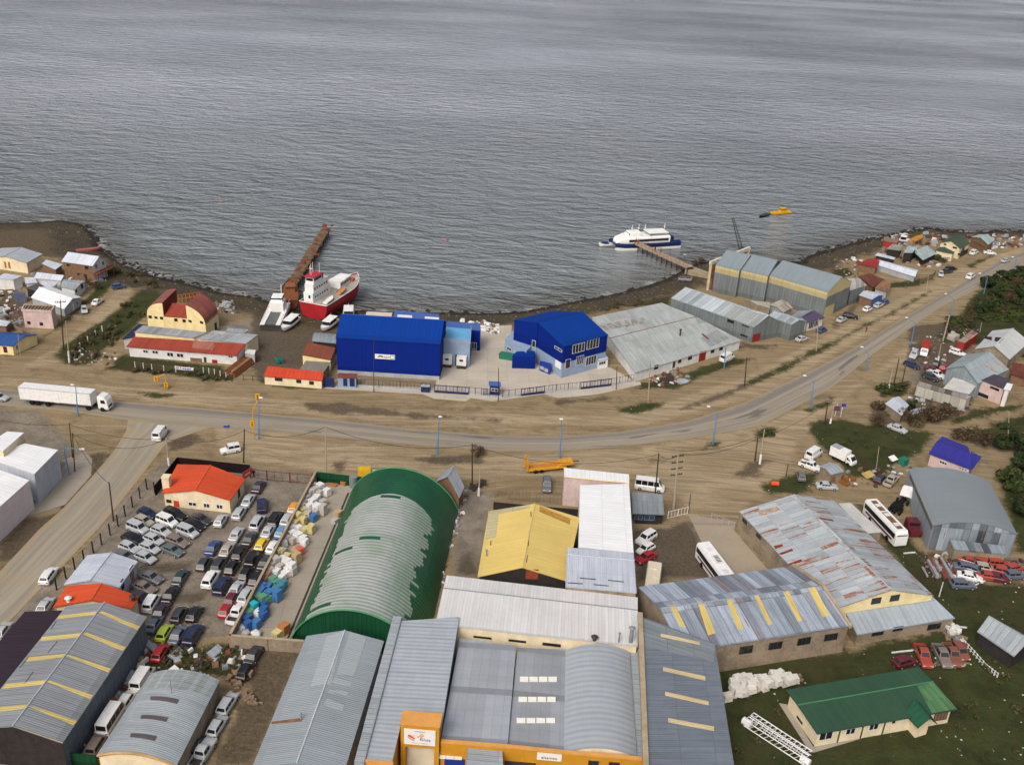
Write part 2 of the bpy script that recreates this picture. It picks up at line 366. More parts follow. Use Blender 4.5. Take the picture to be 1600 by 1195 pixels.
 grey = mix(N, ramp(N, mth(N, 'ADD', mth(N, 'MULTIPLY', n1, .5), mth(N, 'MULTIPLY', n3, .5)), .5, .62), grey, (.13, .095, .06))
 base = mix(N, edge(z.outputs[2], .4), base, grey)
 dark = mix(N, ramp(N, n3, .35, .65), (.05, .038, .026), (.115, .088, .06))
 base = mix(N, mth(N, 'MULTIPLY', edge(z.outputs[1], 1.1), .85), base, dark)
 gr = mix(N, ramp(N, n2, .32, .62), (.017, .03, .009), (.046, .062, .019))
 gr = mix(N, ramp(N, n3, .42, .66), gr, (0.0525, 0.036, 0.015))
 gr = mix(N, ramp(N, mth(N, 'ADD', mth(N, 'MULTIPLY', n1, .7), mth(N, 'MULTIPLY', n2, .3)), .53, .64), gr, (.05, .036, .018))
 base = mix(N, edge(z.outputs[0], .95), base, gr)
 bf = ramp(N, mth(N, 'ADD', shd, mth(N, 'MULTIPLY', mth(N, 'SUBTRACT', n2, .5), 16.0)), 17.0, 10.0)
 beach = mix(N, ramp(N, n3, .35, .65), (.035, .027, .02), (.095, .078, .058))
 beach = mix(N, ramp(N, n2, .45, .62), beach, (.075, .062, .03))
 base = mix(N, bf, base, beach)
 wet = ramp(N, mth(N, 'ADD', shd, mth(N, 'MULTIPLY', mth(N, 'SUBTRACT', n2, .5), 5.0)), 3.2, 1.0)
 base = mix(N, wet, base, (.028, .023, .018))
 grain = mth(N, 'ADD', .72, mth(N, 'MULTIPLY', mth(N, 'ADD', mth(N, 'MULTIPLY', n4, .6), mth(N, 'MULTIPLY', n3, .4)), .56))
 gc = N('CombineXYZ', i_0=grain, i_1=grain, i_2=grain).outputs[0]
 base = mix(N, 1.0, base, gc, 'MULTIPLY')
 nt.links.new(base, bs.inputs['Base Color'])
 bs.inputs['Roughness'].default_value = .95; bs.inputs['Specular IOR Level'].default_value = .15
 bp = N('Bump', i_Strength=.9, i_Distance=.5, i_Height=mth(N, 'ADD', mth(N, 'MULTIPLY', n3, .5), n2))
 nt.links.new(bp.outputs[0], bs.inputs['Normal'])
 me.materials.append(m)
 mb = MB()
 for (x0, y0, x1, y1) in ((-1500, -900, GX0, 300), (GX1, -900, 1500, 330), (GX0, -900, GX1, GY0)):
  mb.face([(x0, y0, 0), (x1, y0, 0), (x1, y1, 0), (x0, y1, 0)])
 g2 = struct(mb.build('ground', plain('far_ground', (.12, .1, .065), .95, .4, .03)))
 return o
ground = build_ground()
# ---------------------------------------------------------------- sea
def build_sea():
 m, nt, b, N = nodes('sea_water')
 co = N('TexCoord').outputs['Object']
 def wv(rot, sx, sy, sc, det=4.0, dis=0.0):
  mp = N('Mapping', i_Vector=co, i_Rotation=(0, 0, math.radians(rot)), i_Scale=(sx, sy, 1)).outputs[0]
  return N('TexNoise', i_Vector=mp, i_Scale=sc, i_Detail=det, i_Roughness=.55, i_Distortion=dis).outputs[0]
 a = wv(27, .42, 1, .17, 3.0, .6); a2 = wv(38, .5, 1, .3, 3.0, .5); c = wv(20, .6, 1, .9, 5.0, .2); d = wv(-25, .5, .5, .006, 3.0)
 e = wv(60, .5, 1, .25, 4.0, .3)
 h = mth(N, 'ADD', mth(N, 'MULTIPLY', a, 1.5), mth(N, 'ADD', mth(N, 'MULTIPLY', a2, .8), mth(N, 'ADD', mth(N, 'MULTIPLY', c, .34), mth(N, 'MULTIPLY', e, .2))))
 bp = N('Bump', i_Strength=1.0, i_Distance=2.7, i_Height=h)
 nt.links.new(bp.outputs[0], b.inputs['Normal'])
 n1 = N('TexNoise', i_Vector=co, i_Scale=.006, i_Detail=4.0).outputs[0]
 col = mix(N, ramp(N, n1, .35, .65), (.32, .35, .395), (.385, .41, .455))
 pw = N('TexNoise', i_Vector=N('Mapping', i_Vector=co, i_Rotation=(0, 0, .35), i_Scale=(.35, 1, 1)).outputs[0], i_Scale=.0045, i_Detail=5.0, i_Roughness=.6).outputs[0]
 pk = mth(N, 'ADD', .72, mth(N, 'MULTIPLY', ramp(N, pw, .3, .7), .5))  # wind-patch sheen painted as lighter and darker areas of the water colour
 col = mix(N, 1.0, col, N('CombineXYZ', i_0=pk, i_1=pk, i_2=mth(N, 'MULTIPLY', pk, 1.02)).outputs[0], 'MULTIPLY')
 shl = N('Attribute', attribute_name='shallow').outputs['Fac']
 fn = N('TexNoise', i_Vector=co, i_Scale=.16, i_Detail=6.0, i_Roughness=.7).outputs[0]
 col = mix(N, ramp(N, N('SeparateXYZ', i_0=co).outputs[1], 700.0, 230.0), col, (.20, .225, .235))  # sky reflection painted in: water colour grows lighter with distance offshore
 col = mix(N, mth(N, 'MULTIPLY', ramp(N, shl, .0, 1.0), .7), col, (.10, .095, .08))
 ff = mth(N, 'MULTIPLY', ramp(N, mth(N, 'ADD', shl, mth(N, 'MULTIPLY', mth(N, 'SUBTRACT', fn, .5), .5)), .90, .97), ramp(N, fn, .50, .6))
 col = mix(N, mth(N, 'MULTIPLY', ff, .45), col, (.5, .5, .5))
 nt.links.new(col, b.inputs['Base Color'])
 b.inputs['Roughness'].default_value = .2; b.inputs['IOR'].default_value = 1.33; b.inputs['Specular IOR Level'].default_value = 1.0
 rr = mth(N, 'ADD', .10, mth(N, 'MULTIPLY', ramp(N, d, .4, .65), .12))
 nt.links.new(rr, b.inputs['Roughness'])
 gx = np.concatenate([[-9000, -3000, -900], np.arange(-260, 321, 2.5), [900, 3000, 9000]])
 gy = np.concatenate([[-20, 120], np.arange(190, 451, 2.5), [700, 1500, 4000, 12000]])
 X, Y = np.meshgrid(gx, gy); D = sdist(X, Y)
 co_ = np.stack([X, Y, np.full(X.shape, WZ)], -1).reshape(-1, 3); idx = np.arange(X.size).reshape(X.shape)
 f = np.stack([idx[:-1, :-1], idx[:-1, 1:], idx[1:, 1:], idx[1:, :-1]], -1).reshape(-1, 4)
 me = bpy.data.meshes.new('sea'); n = len(f)
 me.vertices.add(len(co_)); me.vertices.foreach_set('co', co_.ravel()); me.loops.add(n*4); me.loops.foreach_set('vertex_index', f.ravel())
 me.polygons.add(n); me.polygons.foreach_set('loop_start', np.arange(n)*4); me.update(calc_edges=True)
 sa = me.attributes.new('shallow', 'FLOAT', 'POINT'); sa.data.foreach_set('value', np.clip(1+D/22, 0, 1).ravel())
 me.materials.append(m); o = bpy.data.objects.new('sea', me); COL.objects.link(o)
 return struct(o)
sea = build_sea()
# ---------------------------------------------------------------- roads and paved yards (sheets just above the ground)
def resample(pts, n):
 pts = [Vector(p) for p in pts]; L = [0]
 for i in range(1, len(pts)): L.append(L[-1]+(pts[i]-pts[i-1]).length)
 out = []
 for k in range(n):
  s = L[-1]*k/(n-1); i = 0
  while i < len(L)-2 and L[i+1] < s: i += 1
  t = (s-L[i])/max(1e-6, L[i+1]-L[i]); out.append(pts[i].lerp(pts[i+1], t))
 return out, L[-1]
def road_mat(name, c1, c2, dirt, patch):
 m, nt, b, N = nodes(name)
 uv = N('UVMap').outputs[0]; s = N('SeparateXYZ', i_0=uv); u, v = s.outputs[0], s.outputs[1]
 co = N('TexCoord').outputs['Object']
 st = N('TexNoise', i_Vector=N('CombineXYZ', i_0=mth(N, 'MULTIPLY', u, .02), i_1=mth(N, 'MULTIPLY', v, 9.0)).outputs[0], i_Scale=1.0, i_Detail=5.0).outputs[0]
 n2 = N('TexNoise', i_Vector=co, i_Scale=.25, i_Detail=7.0, i_Roughness=.65).outputs[0]
 n3 = N('TexNoise', i_Vector=co, i_Scale=2.5, i_Detail=5.0, i_Roughness=.8).outputs[0]
 c = mix(N, ramp(N, st, .35, .65), c1, c2)
 c = mix(N, mth(N, 'MULTIPLY', ramp(N, n2, .45, .7), .5), c, dirt)
 if patch:
  pl = mth(N, 'MULTIPLY', ramp(N, v, .62, .8), ramp(N, v, .99, .9))
  c = mix(N, mth(N, 'MULTIPLY', pl, mth(N, 'ADD', .3, mth(N, 'MULTIPLY', n2, .7))), c, patch)
  pn = N('TexNoise', i_Vector=N('CombineXYZ', i_0=mth(N, 'MULTIPLY', u, .05), i_1=mth(N, 'MULTIPLY', v, 3.0)).outputs[0], i_Scale=1.0, i_Detail=3.0).outputs[0]
  c = mix(N, mth(N, 'MULTIPLY', ramp(N, pn, .63, .66), .6), c, (.075, .075, .08))
 e = mth(N, 'MULTIPLY', mth(N, 'ABSOLUTE', mth(N, 'SUBTRACT', v, .5)), 2.0)
 ed = ramp(N, mth(N, 'ADD', e, mth(N, 'MULTIPLY', mth(N, 'SUBTRACT', n2, .5), .9)), .68, 1.0)
 c = mix(N, ed, c, dirt)
 g = mth(N, 'ADD', .8, mth(N, 'MULTIPLY', n3, .4)); c = mix(N, 1.0, c, N('CombineXYZ', i_0=g, i_1=g, i_2=g).outputs[0], 'MULTIPLY')
 nt.links.new(c, b.inputs['Base Color']); b.inputs['Roughness'].default_value = .85; b.inputs['Specular IOR Level'].default_value = .25
 return m
def road(name, lower, upper, mat, z, n=80):
 a, L = resample([G(p) for p in lower], n); b_, _ = resample([G(p) for p in upper], n)
 mb = MB()
 for i in range(n-1):
  for k in range(6):
   t0, t1 = k/6, (k+1)/6
   q = [a[i].lerp(b_[i], t0), a[i+1].lerp(b_[i+1], t0), a[i+1].lerp(b_[i+1], t1), a[i].lerp(b_[i], t1)]
   u0, u1 = L*i/(n-1), L*(i+1)/(n-1)
   mb.face([(p.x, p.y, z) for p in q], [(u0, t0), (u1, t0), (u1, t1), (u0, t1)])
 return struct(mb.build(name, mat, weld=True))
M_road = road_mat('road_asphalt', (.22, .195, .157), (.30, .265, .21), (.28, .225, .15), (.15, .142, .135))
M_side = road_mat('side_asphalt', (.24, .21, .165), (.32, .285, .225), (.32, .25, .16), None)
road('road', P('F', -250,625, 0,634, 100,642, 180,654, 260,664, 341,668, 420,674, 499,681, 630,694, 780,705, 874,705, 968,698, 1080,685, 1188,666, 1300,606, 1365,553, 1470,480, 1545,443, 1600,416, 1720,372),
 P('F', -250,592, 0,607, 100,617, 173,626, 260,633, 350,641, 430,648, 500,654, 630,669, 780,681, 880,682, 968,675, 1070,659, 1160,631, 1290,568, 1340,541, 1430,486, 1500,444, 1564,406, 1690,360), M_road, .045, 160)
road('side_road', P('F', 340,664, 262,690, 237,722, 200,770, 158,821, 94,888, 20,965, -120,1110), P('F', 200,655, 198,672, 178,705, 145,743, 98,795, 62,826, 0,893, -150,1010), M_side, .04, 60)
def conc_mat(name, c, joint=5.0):
 m, nt, b, N = nodes(name)
 co = N('TexCoord').outputs['Object']
 mp = N('Mapping', i_Vector=co, i_Rotation=(0, 0, math.radians(-3))).outputs[0]
 s = N('SeparateXYZ', i_0=mp)
 fx = mth(N, 'FRACT', mth(N, 'DIVIDE', s.outputs[0], joint)); fy = mth(N, 'FRACT', mth(N, 'DIVIDE', s.outputs[1], joint))
 ln = mth(N, 'MAXIMUM', mth(N, 'LESS_THAN', fx, .025), mth(N, 'LESS_THAN', fy, .03))
 n1 = N('TexNoise', i_Vector=co, i_Scale=.15, i_Detail=7.0, i_Roughness=.65).outputs[0]
 n3 = N('TexNoise', i_Vector=co, i_Scale=1.5, i_Detail=6.0, i_Roughness=.7).outputs[0]
 wn = N('TexWhiteNoise', noise_dimensions='2D', i_Vector=N('CombineXYZ', i_0=mth(N, 'FLOOR', mth(N, 'DIVIDE', s.outputs[0], joint)), i_1=mth(N, 'FLOOR', mth(N, 'DIVIDE', s.outputs[1], joint))).outputs[0]).outputs[0]
 k = mth(N, 'ADD', .55, mth(N, 'ADD', mth(N, 'MULTIPLY', n1, .5), mth(N, 'ADD', mth(N, 'MULTIPLY', n3, .3), mth(N, 'MULTIPLY', wn, .12))))
 k = mth(N, 'MULTIPLY', k, mth(N, 'SUBTRACT', 1.0, mth(N, 'MULTIPLY', ln, .14)))
 nt.links.new(mix(N, 1.0, c, N('CombineXYZ', i_0=k, i_1=k, i_2=k).outputs[0], 'MULTIPLY'), b.inputs['Base Color'])
 b.inputs['Roughness'].default_value = .9; b.inputs['Specular IOR Level'].default_value = .2
 return m
M_conc = conc_mat('concrete', (.43, .385, .32)); M_conc2 = conc_mat('yard_concrete', (.30, .265, .215), 7)
def pad(name, px, mat, z=.03):
 mb = MB(); pts = [G(p) for p in px]
 a = sum(pts[i].x*pts[(i+1) % len(pts)].y-pts[(i+1) % len(pts)].x*pts[i].y for i in range(len(pts)))
 if a < 0: pts.reverse()
 mb.face([(p.x, p.y, z) for p in pts]); return struct(mb.build(name, mat))
pad('plant_yard', P('F', 525,600, 680,606, 688,560, 735,560, 745,510, 800,508, 796,556, 860,575, 900,560, 955,575, 996,598, 958,607, 850,613, 740,620, 525,606), M_conc)
pad('pavement', P('F', 525,600, 680,612, 740,620, 850,613, 960,606, 1000,596, 1002,601, 935,616, 872,622, 850,616, 770,627, 735,622, 728,627, 678,623, 660,616, 505,607), M_conc, .026)
pad('storage_yard', P('F', 500,742, 560,757, 552,772, 463,1000, 362,996), M_conc2)
pad('driveway', P('F', 1075,803, 1150,815, 1147,829, 1199,889, 1210,912, 1112,905, 1096,846), conc_mat('drive_concrete', (.33, .275, .205), 30))
pad('pavement', P('A1', 500,640, 700,560, 765,620, 755,760, 540,1000, 250,1090, 240,1040, 460,800, 560,640), M_conc2, .026)
pad('path', P('B7', 620,680, 690,690, 905,1040, 1593,850, 1593,890, 910,1090, 880,1090), M_conc2, .026)
# ---------------------------------------------------------------- materials of the place
GALV = metal('galvanised_sheet', (.31, .345, .375), .14, 0, .3)
GALV2 = metal('weathered_sheet', (.32, .345, .35), .22, .16, .45)
GALVD = metal('dull_sheet', (.23, .26, .285), .12, 0, .3)
WHT = metal('white_sheet', (.76, .77, .79), .05, 0, .14, rib=.8, seam=.86, streak=.08)
WHTC = metal('cream_white_sheet', (.6, .6, .6), .07, 0, .22, rib=.5, row=9, seam=.8, streak=.12)
PALER = metal('pale_blue_sheet', (.46, .50, .57), .08, 0, .2, rib=.9, seam=.87)
LPATCH = metal('newer_zinc', (.33, .37, .39), .02, 0, .1, rib=1, row=30, seam=.95, streak=.05)
BRT = metal('bright_zinc_sheet', (.55, .59, .66), .12, 0, .25, seam=.85)
RUSTY = metal('rusty_zinc_sheet', (.36, .395, .42), .2, .62, .4, rib=1.1, row=3.4, seam=.85)
STRIPY = metal('streaked_zinc_sheet', (.27, .31, .37), .55, .42, .4, rib=1.25, row=7, streak=.6, seam=.7)
ORG = metal('orange_sheet', (.56, .075, .025), .08, 0, .3, rib=1.1, row=30, seam=.88, streak=.1)
REDR = metal('faded_red_sheet', (.27, .048, .03), .16, 0, .35, rib=1.0, seam=.9, rustc=(.3, .2, .18), streak=.3)
YEL = metal('yellow_sheet', (.66, .50, .16), .05, 0, .22, rib=.85, row=20, seam=.92, streak=.12)
BLUER = metal('blue_sheet', (.002, .036, .24), .05, 0, .12, rib=1.0, row=40, seam=.85, streak=.06, rough=.75, spec=.12)
BLUEW = metal('blue_cladding', (.002, .018, .20), .04, 0, .12, rib=1.0, row=60, seam=.85, streak=.06, rough=.75, spec=.12)
SLATE = metal('slate_blue_sheet', (.155, .18, .215), .10, 0, .28, rib=1.0, row=4.5, seam=.86)
GRNR = metal('green_sheet', (.032, .078, .046), .10, 0, .3, rib=1.0, row=9, seam=.92, streak=.15)
PURP = metal('dark_plum_sheet', (.03, .02, .03), .06, 0, .2, rib=1, row=30, seam=.9)
INDG = metal('indigo_sheet', (.035, .035, .25), .06, 0, .2, rib=1, row=30, seam=.88)
GRWALL = metal('grey_green_cladding', (.165, .19, .195), .16, 0, .35, rib=1.0, row=40, streak=.35)
GRWALLR = metal('patchwork_cladding', (.2, .235, .27), .9, .35, .5, rib=1.3, row=5, streak=.5)
CREAMW = metal('cream_cladding', (.52, .45, .24), .08, 0, .2, rib=1.0, row=40, streak=.2)
BLUGW = metal('blue_grey_cladding', (.12, .145, .18), .07, 0, .25, rib=1.1, row=40, streak=.3)
SKYL = metal('yellowed_fibreglass', (.56, .44, .15), .12, 0, .4, rib=1.0, row=30, seam=.95)
SKYT = metal('tan_fibreglass', (.58, .47, .26), .10, 0, .3, rib=1.0, row=30, seam=.95)
CRW = plain('cream_plaster', (.70, .60, .42), .85, .16, .5, .1)
YELW = plain('yellow_plaster', (.74, .62, .34), .85, .14, .5, .1)
WHW = plain('white_plaster', (.62, .62, .60), .85, .16, .5, .1)
BLKW = plain('concrete_block', (.25, .20, .145), .9, .35, .35, .1)
PNKW = plain('pink_plaster', (.55, .42, .40), .85, .2, .5, .1)
GRYW = plain('grey_plaster', (.34, .36, .38), .85, .2, .5, .1)
LBLW = plain('pale_blue_plaster', (.25, .33, .45), .8, .12, .5, .1)
BRNW = plain('brown_boards', (.19, .115, .07), .85, .3, 1.5, .1)
DRKW = plain('dark_boards', (.035, .03, .03), .85, .3, 1.0, .1)
OCHW = plain('ochre_paint', (.50, .24, .02), .7, .12, .6, .2)
OCHT = plain('orange_trim', (.62, .3, .08), .6, .12, .6, .2)
GLS = plain('window_glass', (.015, .018, .022), .12, .3, .5, .6)
WFR = plain('white_frame', (.65, .65, .64), .6, .1, 1, .3)
DFR = plain('dark_frame', (.04, .035, .03), .6, .2, 1, .3)
DOR = plain('dark_red_door', (.24, .02, .015), .6, .2, 1, .3)
ORD = plain('red_door', (.5, .045, .02), .6, .15, 1, .3)
TIM = plain('weathered_timber', (.21, .155, .10), .9, .35, 1.2, .1)
STL = plain('grey_steel', (.2, .21, .22), .5, .2, 1, .4)
NVY = plain('navy_paint', (.012, .02, .085), .5, .15, 1, .4)
ROYB = plain('royal_blue_paint', (.006, .03, .26), .5, .12, 1, .4)
WHP = plain('white_paint', (.74, .74, .73), .5, .06, 1, .4)
CAPM = plain('coping', (.36, .29, .2), .8, .2, .6, .2)
TRIM = plain('zinc_trim', (.5, .53, .56), .5, .12, 1, .4)
# ---------------------------------------------------------------- buildings
INFO = []
class Bld: pass
def bilin(c, u, t):
 return c[0]*(1-u)*(1-t)+c[1]*u*(1-t)+c[2]*u*t+c[3]*(1-u)*t
def bld(name, label, cat, quad, he, shape='gable', rise=None, rp=None, tr=.5, wall=GRYW, roof=GALV, over=.3, gables=None, g=0.0, base=None, trim=None, depth=None, group=None, thick=.14, floor=None):
 """quad: eave corners A,B (one eave), C,D (the other) as pixels; he: eave heights; ridge runs A->B"""
 B = Bld()
 if base: he = height(base[1], quad[base[0]], g)
 hz = list(he) if isinstance(he, (tuple, list)) else [he]*4
 hz = [h+g for h in hz]
 c = [G(q, z) if q is not None else None for q, z in zip(quad+[None]*(4-len(quad)), hz)]
 if depth:
  e = (c[1]-c[0]).normalized(); nrm = Vector((-e.y, e.x, 0));
  if nrm.y < 0: nrm = -nrm
  if depth < 0: nrm = -nrm
  c[2] = c[1]+nrm*abs(depth); c[3] = c[0]+nrm*abs(depth); c[2].z = hz[2]; c[3].z = hz[3]
 if c[3] is None: c[3] = c[0]+c[2]-c[1]; c[3].z = hz[3]
 if c[0] is None: c[0] = c[1]+c[3]-c[2]; c[0].z = hz[0]
 if c[2] is None: c[2] = c[1]+c[3]-c[0]; c[2].z = hz[2]
 if c[1] is None: c[1] = c[0]+c[2]-c[3]; c[1].z = hz[1]
 if rise is None:
  rise = 0
  if rp:
   m = bilin([v.copy() for v in c], rp[0], tr); rise = solve_z(m.x, m.y, rp[1])-m.z
   rise = max(.2, rise)
 B.c, B.rise, B.tr, B.shape, B.g = c, rise, tr, shape, g
 B.L = ((c[1]-c[0]).length+(c[2]-c[3]).length)/2; B.W = ((c[3]-c[0]).length+(c[2]-c[1]).length)/2
 INFO.append((label[:46], [round(h, 1) for h in hz], 'rise %.1f L %.1f W %.1f' % (rise, B.L, B.W)))
 def sh(t):
  t = min(1, max(0, t))
  if shape == 'gable': return t/tr if t < tr else (1-t)/(1-tr)
  if shape == 'arch':
   hw = B.W/2; r = max(rise, .1); Rr = (hw*hw+r*r)/(2*r); x = (t-.5)*2*hw
   return (math.sqrt(max(0, Rr*Rr-x*x))-(Rr-r))/r
  if shape == 'quarter': return math.sqrt(max(0, 1-(1-t)**2))
  if shape == 'quarterdown': return math.sqrt(max(0, 1-t*t))
  return 0
 def pos(u, t, dz=0.0):
  p = bilin(c, u, t); p.z += rise*sh(t)+dz; return p
 B.pos = pos; B.sh = sh
 org = bilin(c, .5, .5); org.z = g
 root = empty(name, org, 0, label, cat, group); B.root = root
 def loc(p): return Vector(p)-org
 B.loc = loc; B.org = org
 ts = [0, 1] if shape == 'flat' else ([0, tr, 1] if shape == 'gable' else [i/20 for i in range(21)])
 us = [0, 1]
 mb = MB(); arc = [0]
 for i in range(1, len(ts)):
  arc.append(arc[-1]+(pos(.5, ts[i])-pos(.5, ts[i-1])).length)
 for i in range(len(ts)-1):
  t0, t1 = ts[i], ts[i+1]
  q = [pos(0, t0), pos(1, t0), pos(1, t1), pos(0, t1)]
  v0, v1 = arc[i], arc[i+1]
  if shape == 'gable' and i == 1: v0, v1 = arc[2]-arc[1]+50, 50
  LA, LB = (q[1]-q[0]).length, (q[2]-q[3]).length
  mb.face([loc(p) for p in q], [(0, v0), (LA, v0), (LB, v1), (0, v1)], 0, shape in ('arch', 'quarter', 'quarterdown'))
  dn = Vector((0, 0, -thick))
  mb.face([loc(p)+dn for p in q[::-1]], [(0, v1), (LB, v1), (LA, v0), (0, v0)], 0)
  for u in (0, 1):
   e = [pos(u, t0), pos(u, t1)]
   mb.quad(loc(e[0])+dn, loc(e[1])+dn, loc(e[1]), loc(e[0])) if u == 0 else mb.quad(loc(e[1])+dn, loc(e[0])+dn, loc(e[0]), loc(e[1]))
 dn = Vector((0, 0, -thick))
 mb.quad(loc(pos(1, 0))+dn, loc(pos(0, 0))+dn, loc(pos(0, 0)), loc(pos(1, 0)))
 mb.quad(loc(pos(0, 1))+dn, loc(pos(1, 1))+dn, loc(pos(1, 1)), loc(pos(0, 1)))
 B.roof = mb.build('roof', roof, root)
 if shape == 'gable' and rise > .1 and B.L > 3:
  mb = MB(); mb.tube(loc(pos(0, tr, .02)), loc(pos(1, tr, .02)), .11, n=6); B.ridge = mb.build('ridge_cap', trim or roof, B.root)
 ou, ot = min(.2, over/B.L), min(.2, over/B.W); B.ou, B.ot = ou, ot
 mb = MB(); gm = 1 if gables else 0
 wc = [bilin(c, u, t) for u, t in ((ou, ot), (1-ou, ot), (1-ou, 1-ot), (ou, 1-ot))]
 for k, (u, t) in enumerate(((ou, ot), (1-ou, ot), (1-ou, 1-ot), (ou, 1-ot))):
  wc[k] = pos(u, t, -thick-.02)
 B.wc = wc
 def wf(pts, mi=0):
  pts = [Vector(p) for p in pts]; a = pts[0]; d = Vector((pts[1].x-a.x, pts[1].y-a.y, 0))
  if d.length < 1e-6: return
  d.normalize(); mb.face([loc(p) for p in pts], [((p-a).dot(d), p.z-g) for p in pts], mi)
 lo = lambda p: Vector((p.x, p.y, g-.3))
 wf([lo(wc[0]), lo(wc[1]), wc[1], wc[0]])
 wf([lo(wc[2]), lo(wc[3]), wc[3], wc[2]])
 tt = [t for t in ts if ot < t < 1-ot]
 wf([lo(wc[1]), lo(wc[2]), wc[2]]+[pos(1-ou, t, -thick-.02) for t in tt[::-1]]+[wc[1]], gm)
 wf([lo(wc[3]), lo(wc[0]), wc[0]]+[pos(ou, t, -thick-.02) for t in tt]+[wc[3]], gm)
 B.wall = mb.build('wall', [wall, gables] if gables else wall, root)
 B.lines = {'AB': (wc[0], wc[1]), 'BC': (wc[1], wc[2]), 'CD': (wc[2], wc[3]), 'DA': (wc[3], wc[0])}
 return B
def merge(A, *others):
 for o in others:
  for ch in list(o.root.children):
   ch.parent = A.root; ch.location = Vector(ch.location)+o.org-A.org
  bpy.data.objects.remove(o.root); o.root = A.root; o.org = A.org
  o.loc = A.loc
 return A
def onwall(B, side, p):
 a, b = B.lines[side]; a = Vector((a.x, a.y, 0)); b = Vector((b.x, b.y, 0))
 e = (b-a).normalized(); n = Vector((e.y, -e.x, 0)); d = ray(p)
 k = (a-EYE).dot(n)/d.dot(n); h = EYE+d*k
 return (h-a).dot(e), h.z
def pane_box(mb, B, side, s0, s1, z0, z1, d0, d1, mi=0):
 a, b = B.lines[side]; e = Vector((b.x-a.x, b.y-a.y, 0)).normalized(); n = Vector((e.y, -e.x, 0))
 mid = Vector((a.x, a.y, 0))+e*((s0+s1)/2)+n*((d0+d1)/2); mid.z = (z0+z1)/2
 mb.box(B.loc(mid), (abs(s1-s0), abs(d1-d0), abs(z1-z0)), math.atan2(e.y, e.x), mi)
def win(B, side, fr, *rects, kind='window', frame=WFR, pane=GLS, label=None, mull=1):
 out = []
 for i in range(0, len(rects), 4):
  p0, p1 = P(fr, rects[i], rects[i+1], rects[i+2], rects[i+3])
  s0, z1 = onwall(B, side, p0); s1, z0 = onwall(B, side, p1)
  if s0 > s1: s0, s1 = s1, s0
  if z0 > z1: z0, z1 = z1, z0
  if s1-s0 < .25: s1 = s0+.9
  if z1-z0 < .25: z0, z1 = (z0+z1)/2-.4, (z0+z1)/2+.4
  out.append(win_m(B, side, s0, s1, z0, z1, kind, frame, pane, label, mull))
 return out
def win_m(B, side, s0, s1, z0, z1, kind='window', frame=WFR, pane=GLS, label=None, mull=1):
 mb = MB(); fw = min(.09, (s1-s0)*.12)
 for q in ((s0, s1, z1-fw, z1), (s0, s1, z0, z0+fw), (s0, s0+fw, z0+fw, z1-fw), (s1-fw, s1, z0+fw, z1-fw)):
  pane_box(mb, B, side, *q, -.06, .07)
 for k in range(1, mull+1):
  m_ = s0+(s1-s0)*k/(mull+1)
  if mull and kind == 'window': pane_box(mb, B, side, m_-fw/2, m_+fw/2, z0+fw, z1-fw, -.06, .06)
 o = mb.build(kind, frame, B.root)
 if label: o['label'] = label
 mb = MB(); pane_box(mb, B, side, s0+fw, s1-fw, z0+fw, z1-fw, -.05, .035)
 mb.build('pane' if kind == 'window' else 'panel', pane, o)
 return o
def ut(B, p):
 """roof coordinates (u,t) seen at a pixel"""
 best = None
 for u in [i/16 for i in range(17)]:
  for t in [i/16 for i in range(17)]:
   q = proj(B.pos(u, t)); d = (q[0]-p[0])**2+(q[1]-p[1])**2
   if best is None or d < best[0]: best = (d, u, t)
 _, u, t = best
 st = 1/16
 while st > .0005:
  imp = False
  for du, dt in ((st, 0), (-st, 0), (0, st), (0, -st)):
   q = proj(B.pos(u+du, t+dt)); d = (q[0]-p[0])**2+(q[1]-p[1])**2
   if d < best[0]: best = (d, u+du, t+dt); u += du; t += dt; imp = True; break
  if not imp: st /= 2
 return min(1, max(0, u)), min(1, max(0, t))
def strip_ut(B, q, mat, name='skylight', lift=.05, label=None, n=6):
 """q: four (u,t) corners, laid on the roof as a thin sheet"""
 mb = MB()
 for i in range(n):
  for j in range(n):
   ps = []
   for a, b in ((i, j), (i+1, j), (i+1, j+1), (i, j+1)):
    a /= n; b /= n
    u = q[0][0]*(1-a)*(1-b)+q[1][0]*a*(1-b)+q[2][0]*a*b+q[3][0]*(1-a)*b
    t = q[0][1]*(1-a)*(1-b)+q[1][1]*a*(1-b)+q[2][1]*a*b+q[3][1]*(1-a)*b
    ps.append((u, t))
   V = [B.loc(B.pos(u, t, lift)) for u, t in ps]
   nn = (V[1]-V[0]).cross(V[3]-V[0])
   uv = [(u*B.L, t*B.W) for u, t in ps]
   if nn.z < 0: V.reverse(); uv.reverse()
   mb.face(V, uv)
 m = 8
 ring = []
 for k in range(4):
  a, b = q[k], q[(k+1) % 4]
  ring += [(a[0]+(b[0]-a[0])*i/m, a[1]+(b[1]-a[1])*i/m) for i in range(m)]
 for k in range(len(ring)):
  a, b = ring[k], ring[(k+1) % len(ring)]
  mb.quad(B.loc(B.pos(*a, 0)), B.loc(B.pos(*b, 0)), B.loc(B.pos(*b, lift)), B.loc(B.pos(*a, lift)))
 o = mb.build(name, mat, B.root)
 if label: o['label'] = label
 return o
def strip(B, fr, pts, mat, name='skylight', **k):
 return strip_ut(B, [ut(B, p) for p in P(fr, *pts)], mat, name, **k)
